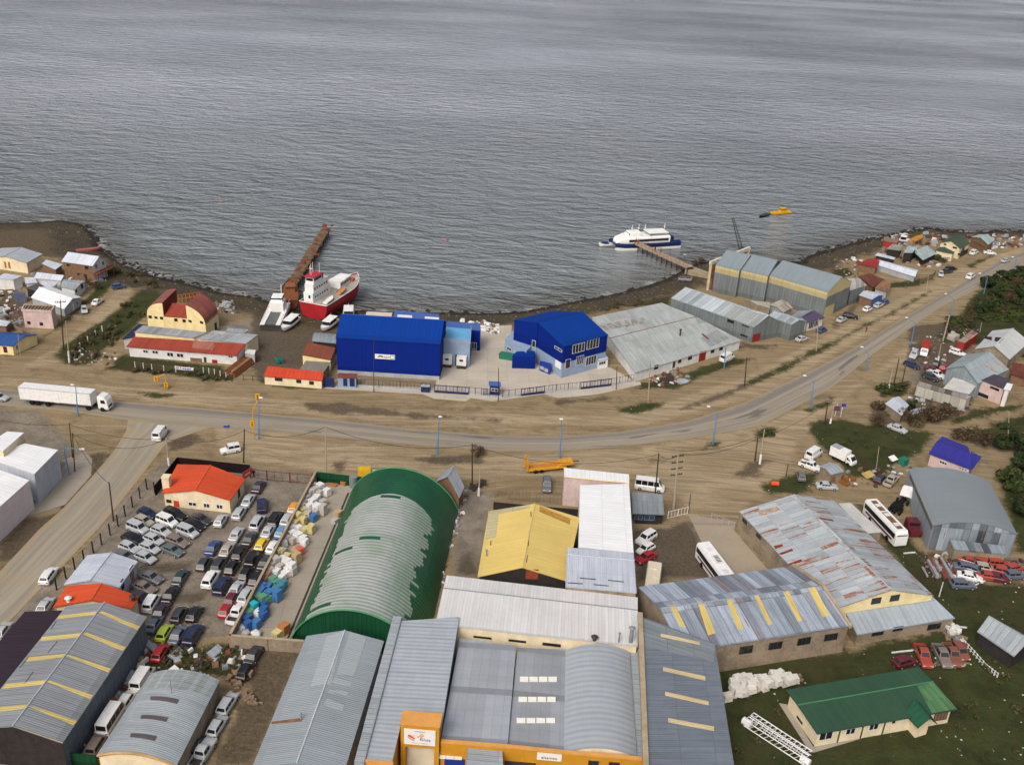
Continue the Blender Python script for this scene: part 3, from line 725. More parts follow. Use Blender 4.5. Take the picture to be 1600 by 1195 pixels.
def coping(B, path, w_, h, mat, name='parapet', dz=0.0):
 """low upstand along roof points given as (u,t)"""
 mb = MB()
 for a, b in zip(path[:-1], path[1:]):
  p, q = B.loc(B.pos(*a, dz)), B.loc(B.pos(*b, dz)); e = Vector((q.x-p.x, q.y-p.y, 0)).normalized(); n = Vector((-e.y, e.x, 0))*w_/2
  up = Vector((0, 0, h)); dn = Vector((0, 0, -.3)); p = p-e*w_/2; q = q+e*w_/2
  mb.quad(p-n+up, q-n+up, q+n+up, p+n+up); mb.quad(p-n+dn, q-n+dn, q-n+up, p-n+up); mb.quad(q+n+dn, p+n+dn, p+n+up, q+n+up)
  mb.quad(p+n+dn, p-n+dn, p-n+up, p+n+up); mb.quad(q-n+dn, q+n+dn, q+n+up, q-n+up)
 return mb.build(name, mat, B.root)
def vent(B, u, t, name='vent_pipe', h=1.0, r=.16, mat=None):
 p = B.loc(B.pos(u, t)); mb = MB(); mb.tube(p-Vector((0, 0, .1)), p+Vector((0, 0, h)), r, n=8)
 mb.tube(p+Vector((0, 0, h)), p+Vector((0, 0, h+.25)), r*1.9, r*.7, n=8)
 return mb.build(name, mat or STL, B.root)
# --- the green barrel-roofed hangar
def faded_green():
 m, nt, b, N = nodes('faded_green_sheet')
 s = N('SeparateXYZ', i_0=N('UVMap').outputs[0]); u, v = s.outputs[0], s.outputs[1]
 ring = mth(N, 'FLOOR', mth(N, 'DIVIDE', u, .8))
 def rnd(off): return N('TexWhiteNoise', noise_dimensions='1D', i_W=mth(N, 'ADD', ring, off)).outputs[0]
 x = mth(N, 'SUBTRACT', mth(N, 'DIVIDE', v, 26.4), .5)
 lo = mth(N, 'GREATER_THAN', x, mth(N, 'SUBTRACT', -.285, mth(N, 'MULTIPLY', rnd(3.3), .05)))
 hi = mth(N, 'LESS_THAN', x, mth(N, 'ADD', .27, mth(N, 'MULTIPLY', rnd(9.1), .07)))
 en = mth(N, 'LESS_THAN', u, mth(N, 'SUBTRACT', 32.5, mth(N, 'MULTIPLY', mth(N, 'MULTIPLY', x, x), 30.0)))
 odd = mth(N, 'LESS_THAN', mth(N, 'ABSOLUTE', mth(N, 'SUBTRACT', x, mth(N, 'SUBTRACT', mth(N, 'MULTIPLY', rnd(5.7), .5), .25))), .07)
 odd = mth(N, 'MULTIPLY', odd, mth(N, 'GREATER_THAN', rnd(1.9), .88))
 f = mth(N, 'MULTIPLY', mth(N, 'MULTIPLY', lo, hi), mth(N, 'MULTIPLY', en, mth(N, 'SUBTRACT', 1.0, odd)))
 co = N('CombineXYZ', i_0=u, i_1=v).outputs[0]
 n1 = N('TexNoise', i_Vector=co, i_Scale=.12, i_Detail=6.0, i_Roughness=.6).outputs[0]
 n2 = N('TexNoise', i_Vector=N('CombineXYZ', i_0=mth(N, 'MULTIPLY', u, 1.5), i_1=mth(N, 'MULTIPLY', v, .4)).outputs[0], i_Scale=1.0, i_Detail=5.0).outputs[0]
 pale = mix(N, ramp(N, n1, .4, .72), (.36, .385, .365), (.24, .30, .245))
 pale = mix(N, mth(N, 'MULTIPLY', ramp(N, mth(N, 'ADD', x, mth(N, 'MULTIPLY', n1, .3)), .18, .42), .55), pale, (.10, .19, .11))
 pale = mix(N, mth(N, 'MULTIPLY', ramp(N, n2, .5, .75), .45), pale, (.25, .24, .22))
 grn = mix(N, ramp(N, n1, .35, .65), (.004, .062, .024), (.008, .088, .034))
 col = mix(N, f, grn, pale)
 fr_ = mth(N, 'FRACT', mth(N, 'DIVIDE', u, .8))
 groove = mth(N, 'LESS_THAN', fr_, .3)
 k = mth(N, 'SUBTRACT', 1.0, mth(N, 'MULTIPLY', groove, .13))
 nt.links.new(mix(N, 1.0, col, N('CombineXYZ', i_0=k, i_1=k, i_2=k).outputs[0], 'MULTIPLY'), b.inputs['Base Color'])
 bp = N('Bump', i_Strength=.35, i_Distance=.1, i_Height=mth(N, 'SINE', mth(N, 'MULTIPLY', u, 2*math.pi/.8)))
 nt.links.new(bp.outputs[0], b.inputs['Normal']); b.inputs['Roughness'].default_value = .42
 return m
DKG = metal('dark_green_cladding', (.006, .06, .026), .12, 0, .2, rib=.7, row=40, seam=.6)
h = bld('barrel_hangar', 'long green barrel-roofed hangar with a faded grey-green crown', 'hangar',
 [(454, 999), (548, 770), (716, 797), (661, 1031)], .3, 'arch', rise=7.2, wall=DKG, roof=faded_green(), over=.25)
HANGAR = h
for u in (0.002, .998):
 mb = MB()
 for i in range(24):
  mb.tube(h.loc(h.pos(u, i/24, .05)), h.loc(h.pos(u, (i+1)/24, .05)), .13, n=6)
 mb.build('edge_trim', plain('green_trim', (.05, .22, .1), .5, .1, 1, .3), h.root)
mb = MB(); a, b_ = G((447, 1000)), G((543, 770)); e = (b_-a).normalized()
mb.quad(a+Vector((0, 0, .06)), a+Vector((.35, .1, .06)), b_+Vector((.35, .1, .06)), b_+Vector((0, 0, .06)))
mb.build('gutter', DFR, None).parent = None
tag(bpy.data.objects['gutter'], 'dark drainage channel along the left foot of the green hangar', 'drain')
b = bld('timber_shed', 'small steep zinc-roofed shed with plank gable behind the green hangar', 'shed',
 [(681, 752), (694, 735), P('A7', 1530,355), P('A7', 1495,432)], 3.2, rp=(0, P('A7', 1392,285)), wall=BRNW, roof=GALV)
# --- grey warehouses along the bottom, left to right
b = bld('warehouse', 'large grey gabled warehouse with yellowed translucent roof strips at the lower left', 'warehouse',
 [P('A5', 520,1010), P('A3', 1220,865), (103, 947), None], 5.6, rp=(1, P('A3', 865,745)), wall=BLUGW, gables=DRKW, roof=metal('grey_roof_sheet', (.235, .25, .27), .08, 0, .2, rib=.95, row=30), trim=plain('pale_ridge', (.4, .43, .47), .5, .1, 1, .4))
WL = b
for q in ((820,830, 850,822, 1165,950, 1140,975), (690,1010, 720,1000, 1045,1120, 1020,1150)): strip(b, 'A3', q, SKYL)
for q in ((800,822, 800,850, 475,885, 490,858), (670,1005, 650,1035, 335,1065, 350,1035), ): strip(b, 'A3', q, SKYL)
for q in ((545,285, 580,283, 920,395, 900,425), (385,498, 425,498, 775,618, 750,648), (240,705, 280,708, 640,830, 610,862)): strip(b, 'A5', q, SKYL)
for q in ((540,272, 520,300, 215,335, 240,300), (385,492, 360,522, 15,560, 50,522), (240,695, 215,722, -40,755, 0,715)): strip(b, 'A5', q, SKYL)
for q in ((425,65, 470,0), (400,262, 478,168), (165,388, 243,295), (200,525, 278,420)):
 u0 = ut(b, P('A5', q[0], q[1])); u1 = ut(b, P('A5', q[2], q[3]))
 strip_ut(b, [u0, u1, (u1[0], u1[1]+.008), (u0[0], u0[1]+.008)], DFR, 'roof_slot')
strip(b, 'A5', (40,955, 150,885, 525,1010, 490,1060), SKYT, 'roof_edge', lift=.09)
a0, a1 = WL.pos(1, 1), WL.pos(0, 1)
b = bld('lean_to', 'dark plum lean-to roof against the left side of the grey warehouse', 'shed',
 [proj(a0-Vector((0, 0, .7))), proj(a1-Vector((0, 0, .7))), None, (38.6, 955)], (4.9, 4.9, 3.6, 3.6), 'flat', wall=DRKW, roof=PURP)
b = bld('office', 'low building with bright orange gable roof beside the plum lean-to', 'building',
 [P('A3', 1095,800), (217.5, 931), (104.5, 914.5), (82.9, 947.8)], 3.4, rp=(1, (159.1, 910.7)), wall=CRW, roof=ORG, trim=plain('orange_ridge', (.6, .12, .04), .5, .1, 1, .3))
vent(b, .15, .82, 'chimney', .7, .3, WHW); vent(b, .6, .04, 'chimney', .8, .3, DFR)
b = bld('house', 'pale zinc gable house between the orange roof and the rows of cars', 'house',
 [P('A3', 990,625), P('A3', 1145,405), (136.5, 866.9), (99.4, 913)], 3.2, rp=(1, (173.3, 862.5)), wall=PALER, roof=PALER, base=None)
win(b, 'AB', 'A3', 1065,475,1120,570, pane=DOR, mull=2); win(b, 'AB', 'A3', 1000,575,1030,625, frame=DFR)
b = bld('office', 'cream office with broad orange-red roof at the top of the car lot', 'building',
 [(360, 781.7), (383.6, 747.8), (277, 725), (252.7, 770)], 2.9, rp=(0, (303.2, 765.7)), wall=CRW, roof=ORG, base=None, trim=plain('orange_ridge', (.6, .12, .04), .5, .1, 1, .3))
win(b, 'DA', 'A2', 318,530,362,560, frame=DFR); win(b, 'DA', 'A2', 378,540,430,615, kind='door', frame=ORD, pane=ORD)
win(b, 'DA', 'A2', 500,550,570,588, 625,560,680,602, 732,570,788,612)
win(b, 'AB', 'A2', 908,455,930,500, frame=DFR)
mb = MB(); p = b.loc(b.pos(.22, .97)); mb.box(p+Vector((0, 0, .9)), (1.3, 1.3, 2.4)); mb.box(p+Vector((0, 0, 2.15)), (1.5, 1.5, .15)); mb.build('chimney', CRW, b.root)
b = bld('warehouse', 'grey gabled warehouse with a rust streak in front of the green hangar', 'warehouse',
 [(393, 1200), (479, 993), (600, 1001), None], 5.0, rp=(1, (544.6, 984.2)), wall=GRYW, roof=metal('mid_grey_sheet', (.27, .305, .335), .06, 0, .22, rib=1, row=30, seam=.93, streak=.1), trim=TRIM)
for q in ((490,305, 612,265, 520,640, 380,645), (650,268, 765,312, 680,575, 555,565)): strip(b, 'B1', q, LPATCH, 'roof_sheet', lift=.04, label='lighter patch of newer zinc sheeting')
for q in ((545,590, 665,615, 655,648, 525,620), (510,670, 640,690, 632,712, 500,690), (490,735, 610,775, 600,820, 470,775)):
 strip(b, 'B1', q, LPATCH, 'roof_sheet', lift=.04, label='lighter patch of newer zinc sheeting')
strip(b, 'B1', (105,895, 300,868, 320,890, 110,910), plain('rust_stain', (.20, .10, .055), .9, .4, 1.2, .1), 'rust_streak', lift=.02)
vent(b, *ut(b, P('B1', 312,880)), 'vent_pipe', .9, .12)
# --- complex with the ochre front
M15 = bld('warehouse', 'tall flat zinc-roofed hall with the ochre sign tower at its front', 'warehouse',
 [(578, 1130), (620, 970), (717.5, 963.4), (689.5, 1136)], (6.0, 6.0, 6.6, 6.6), 'flat', wall=GRYW, roof=metal('zinc_cross_ribbed', (.33, .365, .405), .04, 0, .15, rib=2.4, row=1.1, seam=.9, streak=.12), over=.05)
coping(M15, [(0, 0), (1, 0)], 1.3, .35, GALV)
M15b = bld('warehouse', 'x', 'warehouse', [(562.7, 1188), (578, 1130), (626, 1133), (612, 1193)], (6.0, 6.0, 6.25, 6.25), 'flat', wall=OCHW, roof=M15.roof.data.materials[0], over=.02)
coping(M15b, [(0, 0), (.99, 0)], 1.26, .33, GALV); coping(M15b, [(0, 0), (0, 1)], .4, .2, OCHT)
merge(M15, M15b)
M16 = bld('warehouse', 'flat zinc-roofed hall with cross ribs beside the sign tower', 'warehouse',
 [(688, 1159), (718.4, 996.2), (806.6, 1008.6), (793, 1166)], (5.2, 5.2, 5.4, 5.4), 'flat', wall=GRYW, roof=metal('zinc_wide_rib', (.30, .325, .36), .10, 0, .2, rib=9, row=1.25, seam=.72, streak=.1), over=.03)
M17 = bld('warehouse', 'flat grey roof with three rows of white skylights in the ochre-fronted block', 'warehouse',
 [(793, 1166), (808.6, 1011), (883.4, 1014.3), (881, 1176)], 5.0, 'flat', wall=GRYW, roof=metal('zinc_wide_rib_dark', (.265, .285, .31), .10, 0, .25, rib=9, row=1.3, seam=.75, streak=.1), over=.03)
skw = plain('white_skylight', (.78, .76, .7), .4, .06, 1, .4)
for y, x0, x1 in ((588, 583, 845), (727, 573, 837), (873, 560, 833)):
 for k in range(4):
  a = x0+(x1-x0)*(k+.04)/4; c = x0+(x1-x0)*(k+.93)/4
  strip(M17, 'B4', (a, y, c, y+1, c, y+30, a, y+29), skw, lift=.18, n=1)
M18 = bld('warehouse', 'smooth arched zinc roof at the right end of the ochre-fronted block', 'warehouse',
 [(881, 1176), (883.4, 1016), (984, 1018), (995.5, 1183)], 5.0, 'arch', rise=1.3, wall=CRW, roof=metal('zinc_fine_rib', (.32, .35, .385), .03, 0, .12, rib=3, row=.9, seam=.95, streak=.08), over=.03)
b = bld('lean_to', 'narrow zinc strip roof right of the arched roof behind the ochre front', 'shed',
 [(995.8, 1184), (984.5, 1018), (999, 1018.8), (1011, 1184.9)], 4.9, 'flat', wall=CRW, roof=GALV, over=.03)
coping(b, [(0, .97), (1, .97)], .5, .5, CAPM)
def ochre_front():
 root = empty('shop_front', G((850, 1195), 0), 0, 'ochre parapet front wall with white sign below the flat roofs', 'building')
 o = root.location
 mb = MB(); tr_ = MB()
 pts = [M16.pos(0, 0), M16.pos(0, 1), M18.pos(0, 0), b.pos(0, 1)]
 pts = [Vector((p.x, p.y, 5.6)) for p in pts]
 nrm = None
 line = [G((562, 1190), 5.6)]+[G(p, 5.6) for p in ((689, 1156), (793, 1164), (881, 1173), (1011, 1184))]
 line = line[1:]
 for i in range(3):
  p, q = line[i], line[i+1]; e = (q-p).normalized(); n = Vector((e.y, -e.x, 0))*.35
  A, Bq = p-o, q-o
  for (m_, z0, z1, ex) in ((mb, -.3, 5.55, 0), (tr_, 5.55, 5.75, .08)):
   x = n*(1+ex*3)
   lo0, lo1 = Vector((A.x, A.y, z0)), Vector((Bq.x, Bq.y, z0)); h0, h1 = Vector((A.x, A.y, z1)), Vector((Bq.x, Bq.y, z1))
   m_.quad(lo0+x, lo1+x, h1+x, h0+x); m_.quad(h0+x, h1+x, h1-x*.2, h0-x*.2); m_.quad(lo1-x*.2, lo0-x*.2, h0-x*.2, h1-x*.2)
   m_.quad(lo1+x, lo1-x*.2, h1-x*.2, h1+x); m_.quad(lo0-x*.2, lo0+x, h0+x, h0-x*.2)
 mb.build('wall', OCHW, root); tr_.build('coping', OCHT, root)
 B = Bld(); B.root = root; B.loc = lambda p: Vector(p)-o
 B.lines = {'AB': (line[0]+Vector((0, 0, 0)), line[3])}
 e = (line[3]-line[0]).normalized(); n = Vector((e.y, -e.x, 0))*.36; B.lines['AB'] = (line[0]+n, line[3]+n)
 win(B, 'AB', 'D1', 1197,358,1262,372, 1325,368,1392,382, frame=DFR)
 win(B, 'AB', 'D1', 675,352,865,420, kind='door', frame=DFR, pane=DFR)
 return B, line
OF, oline = ochre_front()
def text(body, size, loc, rz, tilt, mat, name='lettering', parent=None, ext=.01, sx=1.0, align='CENTER'):
 cu = bpy.data.curves.new(name, 'FONT'); cu.body = body; cu.size = size; cu.extrude = ext; cu.align_x = align; cu.align_y = 'CENTER'
 cu.resolution_u = 2
 o = bpy.data.objects.new(name, cu); COL.objects.link(o)
 bpy.context.view_layer.update()
 me = bpy.data.meshes.new_from_object(o); bpy.data.objects.remove(o); me.materials.clear(); me.materials.append(mat); me.name = name
 o = bpy.data.objects.new(name, me); COL.objects.link(o); o.location = loc; o.rotation_euler = (tilt, 0, rz); o.scale = (sx, 1, 1)
 if parent: o.parent = parent
 return o
INK = plain('dark_ink', (.02, .02, .025), .6, .1, 1, .2)
def board(B, side, fr, rect, name, label, cat, mat, frame=None, d=.12):
 p0, p1 = P(fr, *rect); s0, z1 = onwall(B, side, p0); s1, z0 = onwall(B, side, p1)
 a, b_ = B.lines[side]; e = Vector((b_.x-a.x, b_.y-a.y, 0)).normalized(); n = Vector((e.y, -e.x, 0))
 c = Vector((a.x, a.y, 0))+e*(s0+s1)/2+n*(.02+d/2); c.z = (z0+z1)/2
 rz = math.atan2(e.y, e.x); r = empty(name, c, rz, label, cat)
 mb = MB(); mb.box((0, 0, 0), (abs(s1-s0), d, abs(z1-z0))); mb.build('panel', mat, r)
 return r, abs(s1-s0), abs(z1-z0), d
r, sw, shh, d = board(OF, 'AB', 'D1', (878,297,1028,352), 'wall_sign', 'white sign with dark lettering on the ochre front wall', 'sign', WHP)
text('elsamex', shh*.55, (0, -d/2-.015, -shh*.12), 0, math.pi/2, INK, parent=r)
def tower():
 a, b_ = G((626, 1131), 8.6), G((686.5, 1136), 8.6); o = a.copy(); o.z = 0
 e = (b_-a).normalized(); L = (b_-a).length; rz = math.atan2(e.y, e.x)
 root = empty('sign_tower', o, rz, 'ochre entrance tower carrying a white company billboard', 'tower')
 mb = MB()
 D = 2.2
 mb.box((.3, D/2, 4.3), (.6, D, 8.6)); mb.box((L-.3, D/2, 4.3), (.6, D, 8.6)); mb.box((L/2, D/2, 8.0), (L-1.2, D, 1.2)); mb.box((L/2, D*.7, 6.4), (L-1.2, D*.5, 2.0)); mb.box((L/2, D/2, 5.15), (L-1.2, D, .5))
 mb.build('wall', OCHW, root)
 mb = MB(); mb.box((L/2, D/2, 8.66), (L+.2, D+.2, .12)); mb.build('coping', OCHT, root)
 mb = MB(); mb.box((L/2, D*.55, 2.3), (L-1.22, .25, 4.6));
 mb.build('door', plain('cream_shutter', (.62, .56, .43), .7, .1, .6, .2), root)
 mb = MB()
 for k in range(3): mb.box((.6+(L-1.2)*(k+.5)/3, D*.5, 4.75), ((L-1.2)/3-.25, .1, .28))
 mb.build('window', GLS, root)
 bb = empty('billboard', o+Vector((0, 0, 0)), rz, 'white billboard with two small red, gold and blue logos on the ochre tower', 'sign')
 mb = MB(); mb.box((L/2, -.08, 6.75), (L-.9, .14, 2.5)); mb.build('panel', WHP, bb)
 red = plain('logo_red', (.55, .12, .06), .6, .1, 1, .2); blu = plain('logo_blue', (.05, .08, .3), .6, .1, 1, .2); gold = plain('logo_gold', (.65, .42, .05), .6, .1, 1, .2)
 mb = MB()
 for k in range(5): mb.box((1.1+.16*k, -.165, 7.0-.12*k), (.34-.05*k, .02, .28))
 for k in range(5): mb.box((1.55-.16*k+.1, -.166, 6.2+.12*k), (.2, .02, .1))
 mb.build('logo', red, bb)
 text('C.V.C.', .62, (2.3, -.17, 6.85), 0, math.pi/2, red, parent=bb)
 mb = MB()
 for k in range(6): mb.box((L-2.2+.2*math.cos(k*.9), -.165, 7.1+.28*math.sin(k*.9)), (.2, .02, .2))
 mb.build('logo', gold, bb)
 text('fonea', .62, (L-1.75, -.17, 6.45), 0, math.pi/2, blu, parent=bb)
 text('transporte y logistica', .24, (L/2, -.17, 5.85), 0, math.pi/2, gold, parent=bb)
 text('servicios generales', .18, (L/2, -.17, 7.8), 0, math.pi/2, blu, parent=bb)
tower()
b = bld('awning_roof', 'pale zinc canopy roof between the sign tower and the white sign', 'canopy',
 [P('D1', 430,420), P('D1', 440,262), P('D1', 660,275), P('D1', 665,440)], 5.0, 'flat', wall=OCHW, roof=GALV, over=.1)
b = bld('container', 'blue container with white roof bumps next to the sign tower', 'container',
 [P('D1', 255,330), P('D1', 258,315), P('D1', 425,322), P('D1', 428,345)], 3.0, 'flat', wall=ROYB, roof=ROYB, over=.02)
for k in range(3):
 mb = MB(); mb.box(b.loc(b.pos(.5, .15+.3*k, .2)), (1.0, .8, .4)); mb.build('roof_unit', WHP, b.root)
# --- white roof hall
M14L = (680, 975)
b = bld('warehouse', 'long white ribbed roof behind the flat zinc roofs', 'warehouse',
 [M14L, (996.4, 1009.7), (996.4, 932.8), (697.6, 898.4)], 6.2, rp=(1, (996.4, 954.2)), tr=.7, wall=CRW, roof=WHTC, over=.15, trim=STL)
win(b, 'AB', 'B4', 265,298,390,325, 507,322,628,350, 742,345,868,378, frame=DFR, mull=0)
vent(b, *ut(b, P('B4', 1350,345)), 'chimney', 2.6, .28); vent(b, *ut(b, P('B4', 1268,345)), 'vent_pipe', 1.6, .12); vent(b, *ut(b, P('B4', 1100,330)), 'vent_pipe', .6, .3, DFR)
yb = bld('warehouse', 'yellow gabled roof with brown stains and black gable end', 'warehouse',
 [(746, 901), (763.6, 798.3), (906, 808.5), (884.5, 906.8)], 5.0, rp=(0, (832.5, 885.8)), wall=DRKW, roof=YEL, over=.3, trim=plain('yellow_ridge', (.66, .52, .2), .5, .08, 1, .3))
strip(yb, 'B2', (722,400, 935,490, 930,530, 720,440), plain('ochre_sheet', (.42, .23, .05), .7, .25, 1, .2), 'roof_sheet', label='ochre brown replacement sheeting')
strip(yb, 'B2', (735,560, 800,575, 835,680, 745,640), plain('ochre_stain', (.55, .32, .07), .7, .4, .8, .2), 'roof_stain', lift=.02)
strip(yb, 'B2', (372,432, 700,376, 700,410, 372,470), metal('faded_yellow', (.45, .40, .24), .1, 0, .5), 'roof_sheet', lift=.02, label='faded greyish yellow sheeting')
strip(yb, 'B2', (362,470, 440,455, 420,610, 345,635), metal('faded_yellow', (.45, .40, .24), .1, 0, .5), 'roof_sheet', lift=.02, label='faded greyish yellow sheeting')
for x, y, x2, y2 in ((382, 640, 380, 672), (635, 740, 628, 790), (640, 630, 642, 675), (650, 560, 645, 585), (658, 440, 660, 475)):
 strip(yb, 'B2', (x, y, x+6, y, x2+6, y2, x2, y2), DFR, 'roof_slot', n=1)
vent(yb, *ut(yb, P('B2', 355,745)), 'vent_pipe', 1.1, .12)
win(yb, 'DA', 'B2', 628,835,710,905, frame=plain('brick_red', (.25, .05, .025), .8, .3, 1), pane=plain('brick_red', (.25, .05, .025)), mull=0)
wb = bld('warehouse', 'tall white flat-roofed block beside the yellow roof', 'warehouse',
 [(903.7, 854.8), (906, 757.6), (982.8, 755.4), (990, 863.2)], (6.6, 6.6, 6.8, 6.8), 'flat', wall=WHW, roof=WHT, over=.1)
b = bld('warehouse', 'pink-walled block under a narrow white roof facing the road', 'building',
 [(881.5, 744.5), (983.3, 754.7), (982.8, 740.7), (881, 730.5)], (6.4, 6.4, 6.4, 6.4), 'flat', wall=PNKW, roof=WHT, over=.1)
mb = MB(); mb.tube(b.loc(b.pos(0, 0)), b.loc(b.pos(1, 0)), .13, n=6); mb.build('gutter', YELW, b.root)
b = bld('warehouse', 'small grey gabled roof wedged between the yellow, the white flat and the long white roof', 'building',
 [(883.4, 915.8), (994.6, 926), P('B2', 1372,725), P('B2', 912,685)], 6.9, rp=(0, P('B2', 912,735)), tr=.78, wall=BLKW, roof=PALER, over=.1)
for q in ((1000,895, 1110,905), (915,928, 1020,935), (1095,940, 1200,950), (1195,910, 1305,922)):
 strip(b, 'B2', (q[0], q[1], q[2], q[3], q[2], q[3]+5, q[0], q[1]+5), DFR, 'roof_slot', n=1)
b = bld('guard_house', 'small dark-fronted gatehouse with grey roof by the yard gate', 'building',
 [P('B3', 148,648), P('B3', 415,658), P('B3', 400,488), P('B3', 142,470)], (2.7, 2.7, 3.1, 3.1), 'flat', wall=DRKW, roof=GALVD, over=.8)
win(b, 'AB', 'B3', 170,660,232,700, 250,660,330,705, frame=STL, pane=plain('blue_glass', (.03, .07, .13), .15, .2, 1, .5)); win(b, 'AB', 'B3', 345,660,392,730, kind='door', frame=DFR, pane=DRKW)
sb = bld('warehouse', 'slate-blue roof with tan skylight bars at the bottom centre', 'warehouse',
 [(1010, 1225), (1000, 962), (1117, 1005), (1152, 1225)], (7.2, 7.2, 5.8, 5.8), 'flat', wall=BLKW, roof=SLATE, over=.15)
coping(sb, [(0, 0), (1, 0)], .7, .45, CAPM)
for q in ((232,573, 500,632, 500,652, 232,595), (247,805, 540,870, 540,897, 247,830), (262,975, 563,1042, 563,1068, 262,1000), (283,1158, 600,1215, 600,1245, 283,1185)):
 strip(sb, 'B5', q, SKYT)
strip(sb, 'B5', (100,470, 640,660, 600,770, 95,660), metal('slate_lighter', (.20, .23, .25), .1, 0, .2), 'roof_sheet', lift=.025, label='lighter grey-green sheeting')
tb = bld('warehouse', 'streaked blue-grey roof with yellow skylights and rust marks', 'warehouse',
 [None, (1328, 977.5), (1239.9, 883.7), (995.8, 916.5)], 5.2, rp=(1, (1291.9, 914.2)), tr=.5, wall=BLKW, roof=STRIPY, over=.15)
for q in ((285,375, 322,372, 405,528, 365,522), (480,352, 520,350, 610,570, 560,585), (680,330, 718,328, 805,540, 765,545), (875,308, 905,303, 1003,508, 975,515), (1078,285, 1115,280, 1212,482, 1180,490), (1250,257, 1300,252, 1398,450, 1352,460)):
 strip(tb, 'B5', q, SKYL)
coping(tb, [(1, 0), (1, .5), (1, 1)], .45, .3, CAPM)
win(tb, 'AB', 'B5', 780,665,862,702, 983,638,1065,672, 1182,607,1262,642, 1368,580,1448,612, frame=DFR, mull=2)
rb = bld('warehouse', 'large pale zinc gable roof covered in rust flakes on the right', 'warehouse',
 [(1299, 953), (1154.9, 798.6), (1303, 781.8), (1458.6, 929.9)], 4.2, rp=(0, (1388.3, 921.1)), tr=.55, wall=BLKW, roof=RUSTY, gables=YELW, over=.12)
win(rb, 'DA', 'B6', 648,1093,698,1122, 765,1075,812,1105, frame=DFR)
win(rb, 'AB', 'B3', 1065,690,1100,735, 1180,815,1215,855, frame=DFR)
REDS = plain('red_rust_sheet', (.20, .045, .025), .85, .3, 1, .1)
for q in ((65,815, 150,785, 155,797, 85,822), (120,880, 205,850, 215,862, 130,890), (35,768, 90,757, 92,770, 45,785)): strip(rb, 'B6', q, REDS, 'roof_sheet', label='dark red rusted sheeting')
strip(rb, 'B3', (1190,630, 1350,590, 1375,620, 1215,670), plain('tan_rust', (.36, .27, .2), .85, .4, 2, .1), 'roof_sheet', lift=.03, label='tan flaking sheeting')
strip(rb, 'B6', (300,590, 400,605, 410,615, 310,600), REDS, 'roof_sheet', label='dark red rusted sheeting')
b = bld('lean_to', 'low zinc lean-to below the yellow gable of the rusty roof', 'shed',
 [P('B5', 1590,582), P('B8', 880,832), (1457, 931.5), (1318, 950)], (2.2, 2.2, 3.3, 3.3), 'flat', wall=BLKW, roof=metal('pale_zinc', (.33, .38, .425), .12, .05, .3), over=.15)
win(b, 'AB', 'B8', 20,975,130,1000, 240,930,330,955, 600,900,720,935, frame=DFR, mull=2)
b = bld('lean_to', 'off-white side roof on the far side of the rusty gable roof', 'shed',
 [(1352, 833), (1310, 786), (1329.3, 785.5), (1378.3, 830.7)], (3.6, 3.6, 3.2, 3.2), 'flat', wall=BLKW, roof=plain('off_white_roof', (.5, .5, .47), .7, .15, .4, .2), over=.1)
ab = bld('warehouse', 'big grey arched roof hall with patched zinc front on the right', 'warehouse',
 [(1457.4, 820.7), (1419.7, 732.8), (1546, 752), (1589.7, 834.5)], 5.2, 'arch', rise=1.5, wall=GALV, roof=metal('plain_grey_sheet', (.20, .23, .25), .03, 0, .1, rib=1, row=30, seam=.95, streak=.05), gables=GRWALLR, over=.1)
mb = MB(); p, q = ab.lines['AB']; e = Vector((q.x-p.x, q.y-p.y, 0)); n = Vector((e.y, -e.x, 0)).normalized()*.05
pane_box(mb, ab, 'AB', 0, e.length*.95, 4.1, 4.75, 0, .06); mb.build('cladding_band', plain('ply_band', (.3, .22, .11), .8, .3, .8, .1), ab.root)
b = bld('lean_to', 'patched zinc lean-to in front of the big arched grey hall', 'shed',
 [P('B6', 1160,790), P('B6', 1482,820), P('B6', 1470,765), P('B6', 1130,728)], (2.5, 2.5, 3.2, 3.2), 'flat', wall=BLKW, roof=GRWALLR, over=.1)
b = bld('house', 'pink house with indigo roof among the trees', 'house',
 [P('B6', 1000,192), P('B6', 1268,293), P('B6', 1245,150), P('B6', 1085,85)], 2.9, rp=(0, P('B6', 1050,120)), wall=PNKW, roof=INDG, over=.3)
win(b, 'AB', 'B6', 1070,232,1112,268, 1190,275,1238,305, mull=2)
b = bld('annex', 'small indigo-roofed annex on the right end of the pink house', 'shed',
 [P('B6', 1255,262), P('B6', 1272,290), P('B6', 1330,212), P('B6', 1262,180)], 2.4, 'flat', wall=PNKW, roof=INDG, over=.2)
gh = bld('house', 'long cream house with green gable roof at the lower right', 'house',
 [(1277, 1146), (1495.7, 1107.9), (1435.7, 1041.7), (1228, 1077.3)], 2.9, rp=(0, (1256.3, 1100.9)), tr=.62, wall=CRW, roof=GRNR, over=.5, trim=plain('green_ridge', (.05, .18, .09), .5, .1, 1, .3))
win(gh, 'AB', 'B7', 962,928,1058,972, 1182,893,1248,930, 1375,857,1440,893, frame=WFR); win(gh, 'AB', 'D3', 100,722,122,742, frame=DFR, mull=0)
win(gh, 'AB', 'D3', 560,620,670,700, frame=DFR, mull=3, pane=BRNW); win(gh, 'DA', 'B7', 775,780,815,860, kind='door', frame=DFR, pane=DRKW)
mb = MB()
for x, y in ((1115, 960), (1308, 920), (1490, 885)):
 s, z = onwall(gh, 'AB', P('B7', x, y)); pane_box(mb, gh, 'AB', s-.1, s+.1, 0, 2.7, 0, .06)
mb.build('batten', plain('dark_green_paint', (.02, .06, .03), .6, .1, 1), gh.root)
